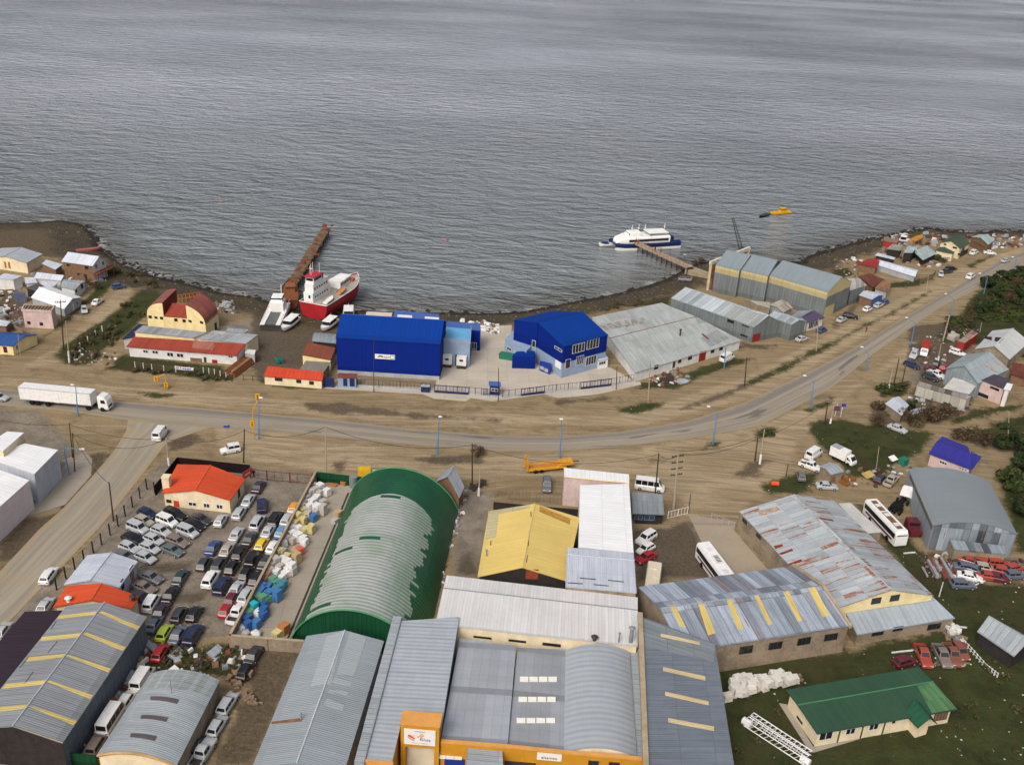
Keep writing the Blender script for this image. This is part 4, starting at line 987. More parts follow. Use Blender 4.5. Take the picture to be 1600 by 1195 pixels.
b = bld('porch', 'green gabled porch projecting from the long green roof', 'porch',
 [P('D3', 370,797), P('D3', 225,640), P('D3', 400,520), P('D3', 578,752)], 2.6, rp=(0, P('D3', 470,690)), wall=CRW, roof=metal('green_sheet_dark', (.015, .085, .045), .1, 0, .3), over=1.1)
strip(gh, 'D3', (360,350, 600,300, 790,590, 520,640), metal('green_worn', (.085, .19, .085), .3, .3, .5, rib=1, row=2.2, rustc=(.24, .3, .24)), 'roof_sheet', lift=.04, label='worn lighter green sheeting')
b = bld('shed', 'dark-walled house with grey hip roof at the right edge', 'house',
 [P('D2', 1010,125), (1584.6, 1025.2), (1622, 1003), P('D2', 1220,-35)], 2.8, rp=(1, (1603, 1000)), wall=DRKW, roof=GALV, over=.4)
b = bld('shed', 'tiny block shed with zinc gable roof beside parked cars', 'shed',
 [P('D4', 628,540), P('D4', 740,512), P('D4', 620,437), P('D4', 528,470)], 2.6, rise=.5, wall=BLKW, roof=GALV, over=.25)
win(b, 'AB', 'D4', 635,560,660,600, kind='door', frame=BRNW, pane=BRNW)
# --- white industrial roofs at the left edge
b = bld('warehouse', 'white roofed hall with pale pink wall at the left edge, nearer one', 'warehouse',
 [(46, 750), (-60, 845), (-100, 770), (0, 734)], (6, 6, 6.6, 6.6), 'flat', wall=plain('pale_pink_plaster', (.70, .62, .64), .85, .1, .5, .1), roof=WHT, over=.05)
b = bld('warehouse', 'white roofed hall with blue-grey side wall at the left edge', 'warehouse',
 [P('A1', 285,745), P('A1', 482,545), P('A1', 205,492), P('A1', -150,600)], (6.2, 6.2, 6.2, 6.2), 'flat', wall=PALER, roof=WHT, over=.1)
b = bld('annex', 'white roof box rising behind the two white halls', 'building',
 [P('A1', 25,555), P('A1', 200,402), P('A1', 60,392), P('A1', -150,520)], (7.5, 7.5, 7.5, 7.5), 'flat', wall=CRW, roof=WHT, over=.05)
# ---------------------------------------------------------------- the shore side
def Q(fr, *c): return P(fr, *c)
def simple(name, label, cat, fr, q, he, **k):
 return bld(name, label, cat, P(fr, *q), he, **k)
n1 = simple('warehouse', 'tall royal blue cladding warehouse with small white sign on its front', 'warehouse', 'Z2', (575,787, 1228,827), None, base=(0, P('Z2', 572,1012)), depth=14, rp=(0, P('Z2', 605,640)), wall=BLUEW, roof=BLUER, over=.15, trim=plain('blue_ridge', (.01, .05, .34), .5, .1, 1, .3))
mb = MB(); L = (n1.lines['AB'][1]-n1.lines['AB'][0]).length; pane_box(mb, n1, 'AB', 0, L, -.2, 1.0, 0, .1); mb.build('plinth', GRYW, n1.root)
r, sw, shh, d = board(n1, 'AB', 'Z2', (820,887,945,923), 'wall_sign', 'white company sign on the front of the tall blue warehouse', 'sign', WHP)
text('jujuli', shh*.62, (.1*sw, -d/2-.015, -.02), 0, math.pi/2, INK, parent=r)
mb = MB()
for k in range(7): mb.box((-sw*.33+.18*k, -d/2-.01, .12*math.sin(k*.55)), (.2, .02, .25+.1*math.sin(k*.5)))
mb.build('emblem', plain('emblem_green', (.02, .08, .05), .6, .1, 1), r)
mb = MB(); x = sw*.38
for q in ((x-.45, 0, .12, .9), (x+.45, 0, .12, .9), (x, .4, .9, .12), (x, -.4, .9, .12)): mb.box((q[0], -d/2-.01, q[1]), (q[2], .02, q[3]))
mb.build('logo', plain('logo_teal', (.05, .3, .35), .6, .1, 1), r)
TERR = plain('sky_blue_deck', (.13, .38, .62), .6, .12, .5, .2); MIDB = plain('mid_blue_roof', (.06, .12, .36), .5, .1, .5, .3)
n2 = simple('annex', 'pale blue loading annex with sky-blue deck roof beside the blue warehouse', 'building', 'Z2', (1225,808, 1412,822, 1418,733, 1240,718), 6.4, shape='flat', wall=LBLW, roof=TERR, over=.02)
coping(n2, [(0, 0), (1, 0), (1, 1)], .2, .9, LBLW)
for q in ((1232,885,1302,960), (1318,888,1394,966)): win(n2, 'AB', 'Z2', *q, kind='door', frame=LBLW, pane=DRKW, label='dark open loading bay')
for i, x in enumerate((1268, 1357)):
 p = G(P('Z2', x, 968+i*8)); k = empty('truck_trailer', p+Vector((0, -.3, 0)), -.06, ('white box truck rear in the left loading bay', 'white box truck rear in the right loading bay')[i], 'truck', 'trucks docked in the loading bays')
 mb = MB(); mb.box((0, 1.2, 2.0), (2.4, 3.0, 2.2)); mb.build('body', WHP, k)
 mb = MB(); mb.box((0, -.33, 2.3), (.9, .06, .5)); mb.build('window', GLS, k)
 mb = MB(); mb.box((0, 1.2, .75), (2.3, 2.8, .3)); mb.tube((-1.1, 0, .5), (1.1, 0, .5), .48, n=12); mb.build('wheels', DFR, k)
n3 = simple('building', 'blue block with white window behind the sky-blue deck', 'building', 'Z2', (1240,722, 1478,742, 1475,700, 1240,682), None, base=(1, P('Z2', 1470,868)), shape='flat', wall=BLUEW, roof=MIDB, over=.02)
win(n3, 'AB', 'Z2', 1422,815,1452,860, mull=1)
n3b = simple('building', 'blue roofed hall standing behind the tall blue warehouse', 'building', 'Z2', (935,668, 1225,692, 1218,640, 942,618), 8.6, shape='flat', wall=ROYB, roof=MIDB, over=.1)
strip(n3b, 'Z2', (960,650, 1050,655, 1052,668, 960,663), WHP, lift=.3, n=1); strip(n3b, 'Z2', (1130,662, 1218,668, 1218,680, 1130,675), WHP, lift=.3, n=1)
simple('building', 'beige flat roof peeping over the tall blue warehouse ridge', 'building', 'Z2', (758,660, 920,668, 928,632, 768,624), 8.6, shape='flat', wall=GRYW, roof=plain('beige_roof', (.55, .5, .4), .8, .1, .4, .2), over=.1)
up = bld('office', 'blue and pale grey company office with sloping blue roof', 'building', P('Z3', 560,842, 838,770, 680,625, 400,692), (4.2, 4.2, 6.4, 6.4), 'flat', wall=BLUEW, roof=BLUER, g=4.3, over=.1)
q2 = bld('office', 'x', 'building', P('Z3', 400,694, 680,627, 490,620, 250,676), (6.4, 6.4, 5.2, 5.2), 'flat', wall=BLUEW, roof=BLUER, g=4.3, over=.1)
lo1 = bld('office', 'x', 'building', [proj((p.x, p.y, 4.3)) for p in up.wc], 4.3, 'flat', wall=LBLW, roof=LBLW, over=.05)
lo2 = bld('office', 'x', 'building', [proj((p.x, p.y, 4.3)) for p in q2.wc], 4.3, 'flat', wall=LBLW, roof=LBLW, over=.05)
merge(up, q2, lo1, lo2)
win(up, 'AB', 'Z3', 617,833,688,868, 707,805,777,843, mull=3); win(up, 'DA', 'Z3', 505,835,550,880, mull=1)
win(lo1, 'AB', 'Z3', 640,905,682,948, 700,910,760,945, mull=3); win(lo1, 'AB', 'Z3', 572,925,600,975, kind='door', frame=WFR, pane=GLS); win(lo1, 'DA', 'Z3', 510,920,542,985, kind='door', frame=WFR, pane=WHP)
win(q2, 'DA', 'Z3', 365,800,385,850, mull=0)
gp = bld('porch', 'small white glazed entrance porch of the blue office', 'porch', P('Z3', 778,932, 840,918, 818,880, 752,895), None, 'flat', base=(0, P('Z3', 775,985)), wall=WHP, roof=metal('porch_glazing', (.5, .56, .62), .1, 0, .1, rib=.9, row=9), over=.1)
win(gp, 'AB', 'Z3', 780,938,820,950, mull=2)
bld('annex', 'low royal blue annex at the left foot of the blue office', 'shed', P('Z3', 240,900, 388,905, 380,868, 268,872), 3.4, 'flat', wall=BLUEW, roof=BLUER, over=.05)
aw = bld('annex', 'pale grey side wing with two dark windows left of the blue office', 'building', P('Z3', 195,795, 330,868, 395,800, 245,745), 4.0, 'flat', wall=LBLW, roof=LBLW, over=.05)
win(aw, 'AB', 'Z3', 208,838,235,875, 250,865,268,885, mull=1)
gb = bld('generator_box', 'royal blue equipment housing with two pale doors near the blue office', 'utility box', P('Z3', 412,940, 480,965, 484,948, 418,930), 2.3, 'flat', wall=ROYB, roof=ROYB, over=.02)
win(gb, 'AB', 'Z3', 415,962,437,990, 442,975,462,1003, kind='door', frame=GRYW, pane=GRYW)
bx = G(P('Z3', 205,918)); k = empty('waste_skip', bx, -.3, 'green waste skip left of the low blue annex', 'skip'); mb = MB(); mb.box((0, 0, .7), (3.4, 1.6, 1.4), top=(1.1, 1.15)); mb.build('body', plain('skip_green', (.02, .16, .1), .6, .2, 1), k); mb = MB(); mb.box((0, 0, 1.42), (3.5, 1.7, .08)); mb.build('lid', plain('skip_green', (.02, .16, .1)), k)
f5 = bld('warehouse', 'wide low factory with weathered pale grey gable roof by the bay', 'factory', [(992.4, 582.4), (1158.6, 532), (1034, 473), (924.6, 495.7)], 2.6, rp=(0, (952.2, 528.4)), tr=.55, wall=WHW, roof=metal('pale_weathered_sheet', (.37, .395, .385), .13, .05, .35, rib=1.1, row=5, seam=.87), over=.25, trim=plain('ridge_rusty', (.22, .12, .08), .8, .5, .5, .1))
win(f5, 'AB', 'C6', 495,268,538,332, kind='door', frame=DOR, pane=DOR); win(f5, 'AB', 'C6', 400,298,428,324, 318,328,340,352, 590,243,614,268, 660,222,686,245, 120,378,150,402, frame=DFR); win(f5, 'AB', 'C6', 270,345,290,395, kind='door', frame=WFR, pane=DFR)
TANR = plain('tan_rust', (.36, .27, .2), .85, .4, 2, .1)
for k in range(6): strip(f5, 'Z3', (770+k*52,712-k*9, 800+k*52,704-k*9, 860+k*42,728-k*7, 822+k*42,742-k*7), metal('rust_rows', (.3, .3, .28), .4, .55, .5, rib=.8, row=3), 'roof_sheet', lift=.03, label='rust-streaked sheeting')
strip(f5, 'C6', (500,150, 640,80, 740,150, 590,225), metal('grey_patch', (.27, .29, .29), .15, .05, .3), 'roof_sheet', lift=.03, label='darker grey sheeting patch')
strip(f5, 'C6', (508,118, 520,112, 575,155, 565,162), REDS, 'roof_sheet', lift=.05, label='dark red rusted sheeting')
strip(f5, 'Z3', (1370,655, 1420,645, 1450,690, 1400,700), metal('grey_patch', (.27, .29, .29)), 'roof_sheet', lift=.03, label='darker grey sheeting patch')
vent(f5, *ut(f5, P('C6', 332,130)), 'chimney', 1.7, .22, DFR)
g6 = bld('warehouse', 'corrugated grey gabled hall with patchy roof beside the pale factory roof', 'warehouse', P('Z4', 45,880, 735,1120, 950,1075)+[None], None, base=(1, P('C6', 895,190)), rp=(0, P('Z4', 155,790)), tr=.5, wall=GRWALL, roof=metal('bluish_patch_sheet', (.33, .375, .40), .4, .12, .4, rib=1.4, row=6), over=.15)
strip(g6, 'Z4', (480,1030, 590,935, 845,1010, 735,1118), metal('grey_patch', (.27, .29, .29)), 'roof_sheet', lift=.03, label='duller grey sheeting patch')
win(g6, 'AB', 'C6', 835,110,868,140, 870,125,892,148, 725,0,780,22, 845,35,905,65, frame=DFR); win(g6, 'BC', 'C6', 938,120,985,185, kind='door', frame=DOR, pane=DOR)
g7 = bld('warehouse', 'smaller grey hall behind the patchy grey gable', 'warehouse', P('Z4', 845,1030, 1045,1100, 1168,1068, 940,990), 4.9, rise=.8, wall=GRWALL, roof=metal('bluish_patch_sheet', (.33, .375, .40)), over=.1)
y8 = bld('house', 'small cream yellow house with grey roof behind the parked silver car', 'house', P('Z4', 1045,1122, 1172,1078, 1128,1040, 1000,1080), 2.9, 'flat', wall=YELW, roof=GALV, over=.2)
win(y8, 'AB', 'Z4', 1070,1135,1090,1175, 1122,1120,1138,1160, frame=DFR, mull=0);
p9 = bld('house', 'low house with purple roof and white veranda', 'house', P('Z4', 1182,1082, 1322,1042, 1235,985, 1122,1035), 2.9, 'flat', wall=WHW, roof=metal('purple_sheet', (.09, .07, .13), .1, 0, .2), over=.4)
win(p9, 'AB', 'Z4', 1190,1085,1225,1125, 1232,1075,1265,1110, frame=WFR, mull=2)
simple('shed', 'rust-streaked tan roof between the grey halls and the cream-banded shed', 'shed', 'Z4', (975,1000, 1058,960, 960,890, 862,935), 3.6, rise=.5, wall=GRYW, roof=metal('tan_streak_sheet', (.36, .33, .27), .4, .4, .4))
simple('shed', 'low beige roof tucked against the cream-banded shed', 'shed', 'Z4', (760,935, 870,965, 860,915, 640,895), 3.4, rise=.5, wall=BLKW, roof=metal('beige_sheet', (.36, .34, .28), .2, .2, .4))
simple('shed', 'dark grey lean roof left of the purple roof', 'shed', 'Z4', (1030,1040, 1125,1035, 1225,978, 1100,985), 3.4, shape='flat', wall=GRYW, roof=GALVD)
SEA_R = metal('teal_grey_sheet', (.205, .25, .275), .04, 0, .12, rib=1, row=30, seam=.93)
s3 = bld('warehouse', 'large stepped shed with cream band and teal-grey roofs at the pier', 'shipyard shed', P('Z4', 855,688, 1350,832, 1545,742)+[None], None, base=(1, P('Z4', 1372,1050)), rp=(1, P('Z4', 1470,705)), wall=GRWALL, roof=SEA_R, over=.1, trim=SEA_R)
he3 = s3.c[0].z
dW = s3.W; segs = [s3]
for q, dz in (((618,645, 850,697), .25), ((415,605, 613,652), .5)):
 a, b2 = P('Z4', *q)
 sg = bld('warehouse', 'x', 'shed', [a, b2], he3+dz, rise=s3.rise, depth=dW, wall=GRWALL, roof=SEA_R, over=.05, trim=SEA_R); segs.append(sg)
merge(*segs)
for sg in segs:
 mb = MB(); L = (Vector(sg.lines['AB'][1])-Vector(sg.lines['AB'][0])); L.z = 0
 pane_box(mb, sg, 'AB', 0, L.length, sg.c[0].z-2.3, sg.c[0].z-.16, .0, .06); mb.build('cladding_band', CREAMW, s3.root)
mb = MB(); a, b2 = s3.lines['BC']; L = Vector((b2.x-a.x, b2.y-a.y, 0)).length; p = [(0, he3-1.6), (L, he3-1.6), (L, he3-.1), (L*.5, he3+s3.rise-.15), (0, he3-.1)]
e = Vector((b2.x-a.x, b2.y-a.y, 0)).normalized(); n = Vector((e.y, -e.x, 0))*.06; A0 = Vector((a.x, a.y, 0))
mb.face([s3.loc(A0+e*x+n+Vector((0, 0, z))) for x, z in p], [(x, z) for x, z in p]); mb.build('gable_cladding', CREAMW, s3.root)
win(s3, 'BC', 'Z4', 1325,960,1370,1075, kind='door', frame=CREAMW, pane=CREAMW)
simple('shed', 'striped pale roof annex on the far end of the cream-banded shed', 'shed', 'Z5', (150,660, 290,615, 228,555, 118,562), 5.0, shape='flat', wall=GRWALL, roof=metal('striped_sheet', (.4, .38, .36), .5, .3, .4, rib=1.5, row=20))
# ---------------------------------------------------------------- cream building with red barrel wings
mid = bld('building', 'cream building with two red barrel-roofed wings facing the gravel road', 'building', P('C4', 528,376, 785,396, 800,245, 620,232), (4.0, 4.0, 6.2, 6.2), 'flat', wall=YELW, roof=REDR, over=.02)
lw = bld('building', 'x', 'building', [P('C4', 342,352), P('C4', 500,200), None, P('C4', 528,376)], 4.0, 'quarter', rise=3.7, wall=YELW, roof=metal('faded_maroon', (.24, .09, .075), .2, .1, .5, rib=1, rustc=(.4, .33, .32)), gables=YELW, over=.04)
rw = bld('building', 'x', 'building', [P('C4', 778,398), P('C4', 922,262), P('C4', 1118,340), P('C4', 980,462)], 4.0, 'quarterdown', rise=3.7, wall=YELW, roof=metal('faded_maroon2', (.23, .07, .055), .2, .1, .5, rib=1, rustc=(.38, .28, .27)), gables=YELW, over=.04)
merge(mid, lw, rw)
mb = MB(); pane_box(mb, lw, 'CD', 0, (lw.c[2]-lw.c[3]).length*.99, 4.2, 7.55, 0.0, .08); mb.build('inner_cladding', REDR, mid.root)
mb = MB(); pane_box(mb, rw, 'AB', 0, (rw.c[1]-rw.c[0]).length*.99, 4.2, 7.55, 0.0, .08); mb.build('inner_cladding', REDR, mid.root)
win(lw, 'DA', 'C4', 360,365,400,400, 425,375,462,405, 485,380,522,412, frame=DFR); win(mid, 'AB', 'C4', 640,398,678,433, 730,408,768,443, frame=DFR, mull=0)
win(rw, 'DA', 'C4', 795,412,832,448, 920,425,958,462, frame=DFR); win(rw, 'CD', 'C4', 1070,455,1108,520, kind='door', frame=WFR, pane=DFR)
k1 = simple('shed', 'long grey sheet roof in front of the cream barrel building', 'building', 'C4', (205,547, 850,612, 1000,550, 300,475), (4.2, 4.2, 4.7, 4.7), shape='flat', wall=YELW, roof=metal('grey_rusty_sheet', (.27, .285, .30), .35, .3, .4, rib=1.1), over=.15)
k2 = simple('building', 'long white building with faded red roof behind the roadside fence', 'building', 'C4', (120,705, 1325,802, 1418,675, 205,598), (2.7, 2.7, 4.0, 4.0), shape='flat', wall=WHW, roof=REDR, over=.4)
win(k2, 'AB', 'C4', 300,738,360,775, 400,745,468,785, 560,765,635,815, 665,775,745,825, 1225,798,1280,828, frame=WFR)
win(k2, 'AB', 'C4', 815,825,943,885, kind='door', frame=DFR, pane=BRNW); win(k2, 'AB', 'C4', 960,818,995,888, kind='door', frame=DFR, pane=DFR); win(k2, 'AB', 'C4', 1045,840,1120,905, kind='door', frame=WFR, pane=DOR)
strip(k2, 'C4', (850,640, 1080,660, 1060,745, 830,720), metal('pink_faded_sheet', (.30, .12, .09), .2, .1, .4), 'roof_sheet', lift=.03, label='pinkish faded sheeting')
k3 = simple('shed', 'flat grey roof at the right of the long red roof', 'building', 'C4', (885,622, 1420,672, 1552,575, 1065,528), 4.1, shape='flat', wall=CRW, roof=metal('patched_grey', (.33, .36, .38), .25, .15, .4, rib=1.3), over=.1)
for q in ((1040,560, 1075,563, 1060,582, 1028,578), (1110,566, 1142,569, 1128,590, 1098,585), (1175,574, 1205,577, 1192,600, 1163,595), (1240,580, 1270,583, 1258,606, 1230,602)): strip(k3, 'C4', q, TANR)
simple('shed', 'small white-grey roof behind the flat grey roof', 'shed', 'C4', (1200,540, 1405,562, 1450,520, 1215,502), 4.3, shape='flat', wall=CRW, roof=GALV)
simple('shed', 'navy flat roof with white frame at the left of the long red roof', 'shed', 'C4', (70,625, 190,602, 350,470, 255,458), 3.0, shape='flat', wall=WHW, roof=plain('navy_roof', (.02, .025, .06), .6, .2, .5, .2))
simple('container', 'pale container standing behind the rusty pipe stack', 'container', 'C4', (1408,768, 1512,790, 1525,742, 1415,728), 2.4, shape='flat', wall=GRYW, roof=WHW, over=.02)
q1 = simple('building', 'low cream building with vivid red roof beside the fence', 'building', 'Z2', (125,1026, 492,1054, 500,1000, 152,963), (2.2, 2.2, 3.1, 3.1), shape='flat', wall=CRW, roof=metal('vivid_red_sheet', (.52, .06, .025), .08, 0, .2), over=.2)
win(q1, 'AB', 'Z2', 197,1035,245,1058, 330,1047,362,1070, 410,1056,440,1080, frame=DFR)
simple('shed', 'flat grey roof behind the vivid red roof', 'shed', 'Z2', (350,985, 500,1000, 545,940, 390,930), 2.9, shape='flat', wall=BLKW, roof=plain('felt_roof', (.2, .18, .15), .9, .2, .6, .1))
q2b = simple('building', 'cream shed with brick-brown roof next to the tall blue warehouse', 'building', 'Z2', (365,892, 545,925, 575,850, 402,815), (3.0, 3.0, 4.0, 4.0), shape='flat', wall=YELW, roof=metal('brick_brown_sheet', (.20, .06, .035), .1, 0, .3), over=.15)
simple('shed', 'curved grey roof shed at the corner of the tall blue warehouse', 'shed', 'Z2', (428,808, 578,822, 578,765, 446,755), 3.4, shape='arch', rise=.7, wall=DRKW, roof=GALVD)
# ---------------------------------------------------------------- houses at the upper left
l1 = bld('house', 'cream house with grey roof and two orange doors at the far left', 'house', P('C3', 370,362, 590,237)+[None]+[P('C3', -210,276)], 3.4, rp=(0, P('C3', 80,268)), wall=CRW, roof=metal('silver_sheet', (.36, .40, .44), .06, 0, .2), over=.3)
win(l1, 'DA', 'C3', 55,345,95,430, 108,345,150,440, kind='door', frame=plain('orange_wood', (.4, .15, .02), .6, .2, 1), pane=plain('orange_wood', (.4, .15, .02)))
simple('shed', 'brown shed with small white roof between the two upper left houses', 'shed', 'C3', (578,367, 765,453, 863,382, 640,315), 2.9, shape='flat', wall=BRNW, roof=BRT)
l3 = bld('house', 'two-storey timber house with pale roof and balcony near the beach', 'house', P('C3', 845,340, 1282,403, 1482,312)+[None], None, base=(1, P('C3', 1300,625)), rp=(1, P('C3', 1385,275)), wall=BRNW, roof=BRT, gables=WHW, over=.35)
win(l3, 'BC', 'C3', 1308,388,1350,435, 1402,345,1445,388, frame=WFR); win(l3, 'AB', 'C3', 920,375,965,410, 1170,405,1225,450, 1065,500,1105,530, frame=DFR); win(l3, 'AB', 'C3', 1160,515,1210,600, kind='door', frame=DFR, pane=DFR)
mb = MB(); pane_box(mb, l3, 'BC', -.5, 7, 2.3, 2.5, 0, 1.8); pane_box(mb, l3, 'BC', -.5, 7, 3.3, 3.45, 1.7, 1.8)
for k in range(8): pane_box(mb, l3, 'BC', -.5+k, -.4+k, 2.5, 3.3, 1.7, 1.8)
for k in (0, 3.5, 6.9): pane_box(mb, l3, 'BC', -.5+k, -.35+k, -.3, 2.3, 1.6, 1.8)
mb.build('balcony', plain('red_brown_wood', (.16, .05, .03), .8, .2, 1), l3.root)
simple('house', 'house with folded white zinc roof amid the upper left cluster', 'house', 'C3', (465,572, 840,608, 935,541, 560,497), 2.9, rise=.8, wall=WHW, roof=BRT)
simple('shed', 'low white corrugated roof left of the folded zinc roof', 'shed', 'C3', (350,648, 520,632, 480,562, 335,560), 2.7, shape='flat', wall=WHW, roof=BRT)
simple('shed', 'small white flat roof just below the folded zinc roof', 'shed', 'C3', (620,692, 740,688, 812,626, 545,630), 2.7, shape='flat', wall=WHW, roof=BRT)
simple('shed', 'dark-roofed shed behind the big white-roofed house', 'shed', 'C3', (345,705, 560,762, 632,692, 520,642), 2.9, shape='flat', wall=DRKW, roof=plain('dark_felt', (.085, .085, .085), .9, .2, .6, .1))
l5 = bld('house', 'big grey house with bright white roof beside the gravel road', 'house', P('C3', 425,838, 887,1000, 1130,836)+[None], None, base=(1, P('C3', 897,1112)), rp=(1, P('C3', 1010,853)), wall=GRYW, roof=WHT, over=.3)
win(l5, 'BC', 'C3', 1045,895,1085,935, 930,985,960,1040, frame=WFR); win(l5, 'BC', 'C3', 1000,925,1030,1030, kind='door', frame=WFR, pane=WHP)
l6 = simple('house', 'small white house with plain grey roof above the parked white car', 'house', 'C3', (838,692, 1032,737, 1185,612, 880,590), 2.8, rise=.4, wall=WHW, roof=GALV)
win(l6, 'BC', 'C3', 1040,720,1065,765, 1115,655,1150,705, frame=DFR)
l7 = simple('house', 'white box house with flat white roof at the left edge', 'house', 'C3', (-60,572, 182,592, 302,541, 60,505), None, base=(1, P('C3', 187,747)), shape='flat', wall=WHW, roof=BRT, over=.15)
l8 = bld('house', 'unfinished pale pink block house with open rafters', 'house', P('Z1', 137,615, 318,624, 342,592, 152,583), None, 'flat', base=(0, P('Z1', 150,724)), wall=PNKW, roof=plain('dark_inside', (.10, .09, .07), .9, .3, 1, .1), over=.03)
coping(l8, [(0, 0), (1, 0), (1, 1), (0, 1), (0, 0)], .25, .25, PNKW)
mb = MB()
for k in range(9): u = .06+.11*k; mb.tube(l8.loc(l8.pos(u, 0, .32)), l8.loc(l8.pos(min(1, u+.05), 1, .32)), .1, n=4)
mb.build('rafters', plain('yellow_timber', (.5, .4, .2), .8, .3, 1, .1), l8.root)
win(l8, 'AB', 'Z1', 168,684,192,703, 245,692,270,712, frame=DFR, mull=0)
l9 = bld('house', 'yellow house with blue roof at the left road corner', 'house', P('Z1', -150,822, 78,838, 238,765)+[None], 2.6, rise=1.0, wall=YELW, roof=metal('worn_blue_sheet', (.03, .08, .26), .1, 0, .3), over=.3)
win(l9, 'AB', 'Z1', 18,842,48,880, frame=DOR); win(l9, 'BC', 'Z1', 95,835,115,862, frame=WFR)
simple('shed', 'tiny white roof above the blue roof at the left edge', 'shed', 'Z1', (-40,707, 40,714, 65,686, 0,675), 2.3, shape='flat', wall=BRNW, roof=BRT)
simple('container', 'slate blue container behind the pink block house', 'container', 'C3', (188,792, 356,796, 352,768, 195,762), 2.3, shape='flat', wall=plain('slate_blue', (.08, .10, .16), .7, .2, 1), roof=plain('slate_blue', (.08, .10, .16)), over=.02)
# ---------------------------------------------------------------- houses at the upper right
simple('house', 'long grey house with white roof and stilts near the rocks', 'house', 'Z5', (372,445, 690,545, 722,490, 400,405), None, base=(1, P('Z5', 655,592)), rise=.9, tr=.35, wall=GRYW, roof=BRT)
simple('shed', 'red roofed shed left of the long grey stilt house', 'shed', 'Z5', (205,434, 372,468, 405,398, 312,393), 2.8, shape='flat', wall=BRNW, roof=metal('crimson_sheet', (.30, .035, .03), .15, 0, .4))
h3 = bld('house', 'dark timber house with pale green zinc roof at upper right', 'house', P('Z5', 755,406, 867,352, 792,285, 672,332), None, 'flat', base=(0, P('Z5', 745,455)), wall=DRKW, roof=metal('pale_green_sheet', (.34, .42, .42), .2, 0, .3))
simple('shed', 'pale green lean roof left of the dark timber house', 'shed', 'Z5', (592,343, 668,345, 705,300, 632,285), 3.8, shape='flat', wall=DRKW, roof=metal('pale_green_sheet', (.34, .42, .42)))
simple('shed', 'dark shed with light patchy roof near the rocky shore', 'shed', 'Z5', (452,312, 570,327, 593,282, 500,272), 3.0, shape='flat', wall=DRKW, roof=metal('olive_sheet', (.27, .28, .22), .2, .1, .3))
simple('shed', 'long narrow white roof between the red shed and the rocks', 'shed', 'Z5', (358,365, 512,400, 527,385, 378,345), 2.0, shape='flat', wall=DRKW, roof=BRT)
h6 = bld('house', 'two-storey cream house with dark green roof at upper right', 'house', P('C5', 873,352, 985,290, 800,200, 640,282), None, base=(0, P('C5', 835,472)), rp=(0, P('C5', 757,262)), tr=.5, wall=CRW, roof=metal('moss_green_sheet', (.06, .085, .055), .1, 0, .3), over=.3)
win(h6, 'DA', 'C5', 690,292,712,315, 790,325,832,358, 848,400,870,430, frame=DFR); win(h6, 'AB', 'C5', 895,335,915,365, frame=DFR); win(h6, 'AB', 'C5', 878,380,900,440, 918,372,942,425, kind='door', frame=DFR, pane=DFR)
simple('annex', 'low cream annex with green roof in front of the two-storey cream house', 'house', 'C5', (590,365, 790,412, 812,392, 690,330), 2.9, rise=.4, wall=CRW, roof=metal('moss_green_sheet', (.06, .085, .055)))
simple('house', 'pale green tent-like roof behind the cream house', 'house', 'C5', (1190,308, 1258,258, 1100,190, 995,218), 3.6, rise=1.2, wall=BRNW, roof=metal('pale_green_sheet', (.34, .42, .42)))
simple('shed', 'long brown roof beside the pale green tent-like roof', 'shed', 'C5', (1150,325, 1185,312, 1030,235, 985,245), 2.6, shape='flat', wall=BRNW, roof=plain('brown_roof', (.17, .13, .09), .9, .3, 1, .1))
simple('container', 'red container on the rocky shore', 'container', 'Z5', (430,242, 538,264, 557,240, 432,208), 2.6, shape='flat', wall=plain('container_red', (.3, .03, .02), .7, .2, 1), roof=plain('container_brown', (.2, .15, .12), .8, .2, 1), over=.02)
simple('house', 'small house with pale roof and blue gable beside parked cars', 'house', 'Z5', (222,695, 332,732, 434,692, 290,655), 2.9, rise=.5, wall=BRNW, roof=PALER, gables=plain('blue_gable', (.05, .12, .3), .7, .1, 1))
simple('shed', 'brown-red flat roof behind the small blue-gabled house', 'shed', 'Z5', (342,634, 432,564, 310,515, 215,540), 2.7, shape='flat', wall=BRNW, roof=metal('brown_red_sheet', (.14, .045, .03), .2, 0, .4))
simple('shed', 'grey shed with one rusty roof slope near the blue-gabled house', 'shed', 'Z5', (352,638, 458,672, 492,610, 430,555), 2.6, shape='flat', wall=GRYW, roof=metal('rusty_brown_sheet', (.25, .14, .07), .3, .5, .4))
# ---------------------------------------------------------------- yards on the right
e1 = bld('warehouse', 'white gable-roofed hall at the right edge behind the scrap trucks', 'warehouse', P('Z6', 1475,328, 1640,180, 1330,88, 1185,238), 3.4, rp=(0, P('Z6', 1368,215)), wall=BLKW, roof=metal('off_white_sheet', (.5, .52, .52), .06, 0, .2))
strip(e1, 'Z6', (1200,135, 1240,125, 1425,155, 1385,195), DRKW, 'roof_sheet', lift=.05, label='dark grey roof panel')
e2 = bld('warehouse', 'pale blue gabled workshop in the right-hand yard', 'warehouse', P('Z6', 1215,528, 1470,410, 1110,285, 940,402), 4.0, rp=(0, P('Z6', 1175,377)), wall=metal('pale_blue_wall', (.24, .29, .31), .12, 0, .3), roof=metal('pale_blue_roof', (.30, .355, .38), .1, 0, .3))
for q in ((1335,345, 1350,340, 1450,400, 1432,410), (1265,378, 1280,372, 1375,428, 1358,436)): strip(e2, 'Z6', q, TANR)
e3 = bld('house', 'two-storey beige house with dark flat roof at the right', 'house', P('Z6', 1225,493, 1430,573, 1487,492, 1285,430), None, 'flat', base=(0, P('Z6', 1203,622)), wall=PNKW, roof=plain('dark_purple_roof', (.07, .06, .075), .8, .2, .6, .1), over=.1)
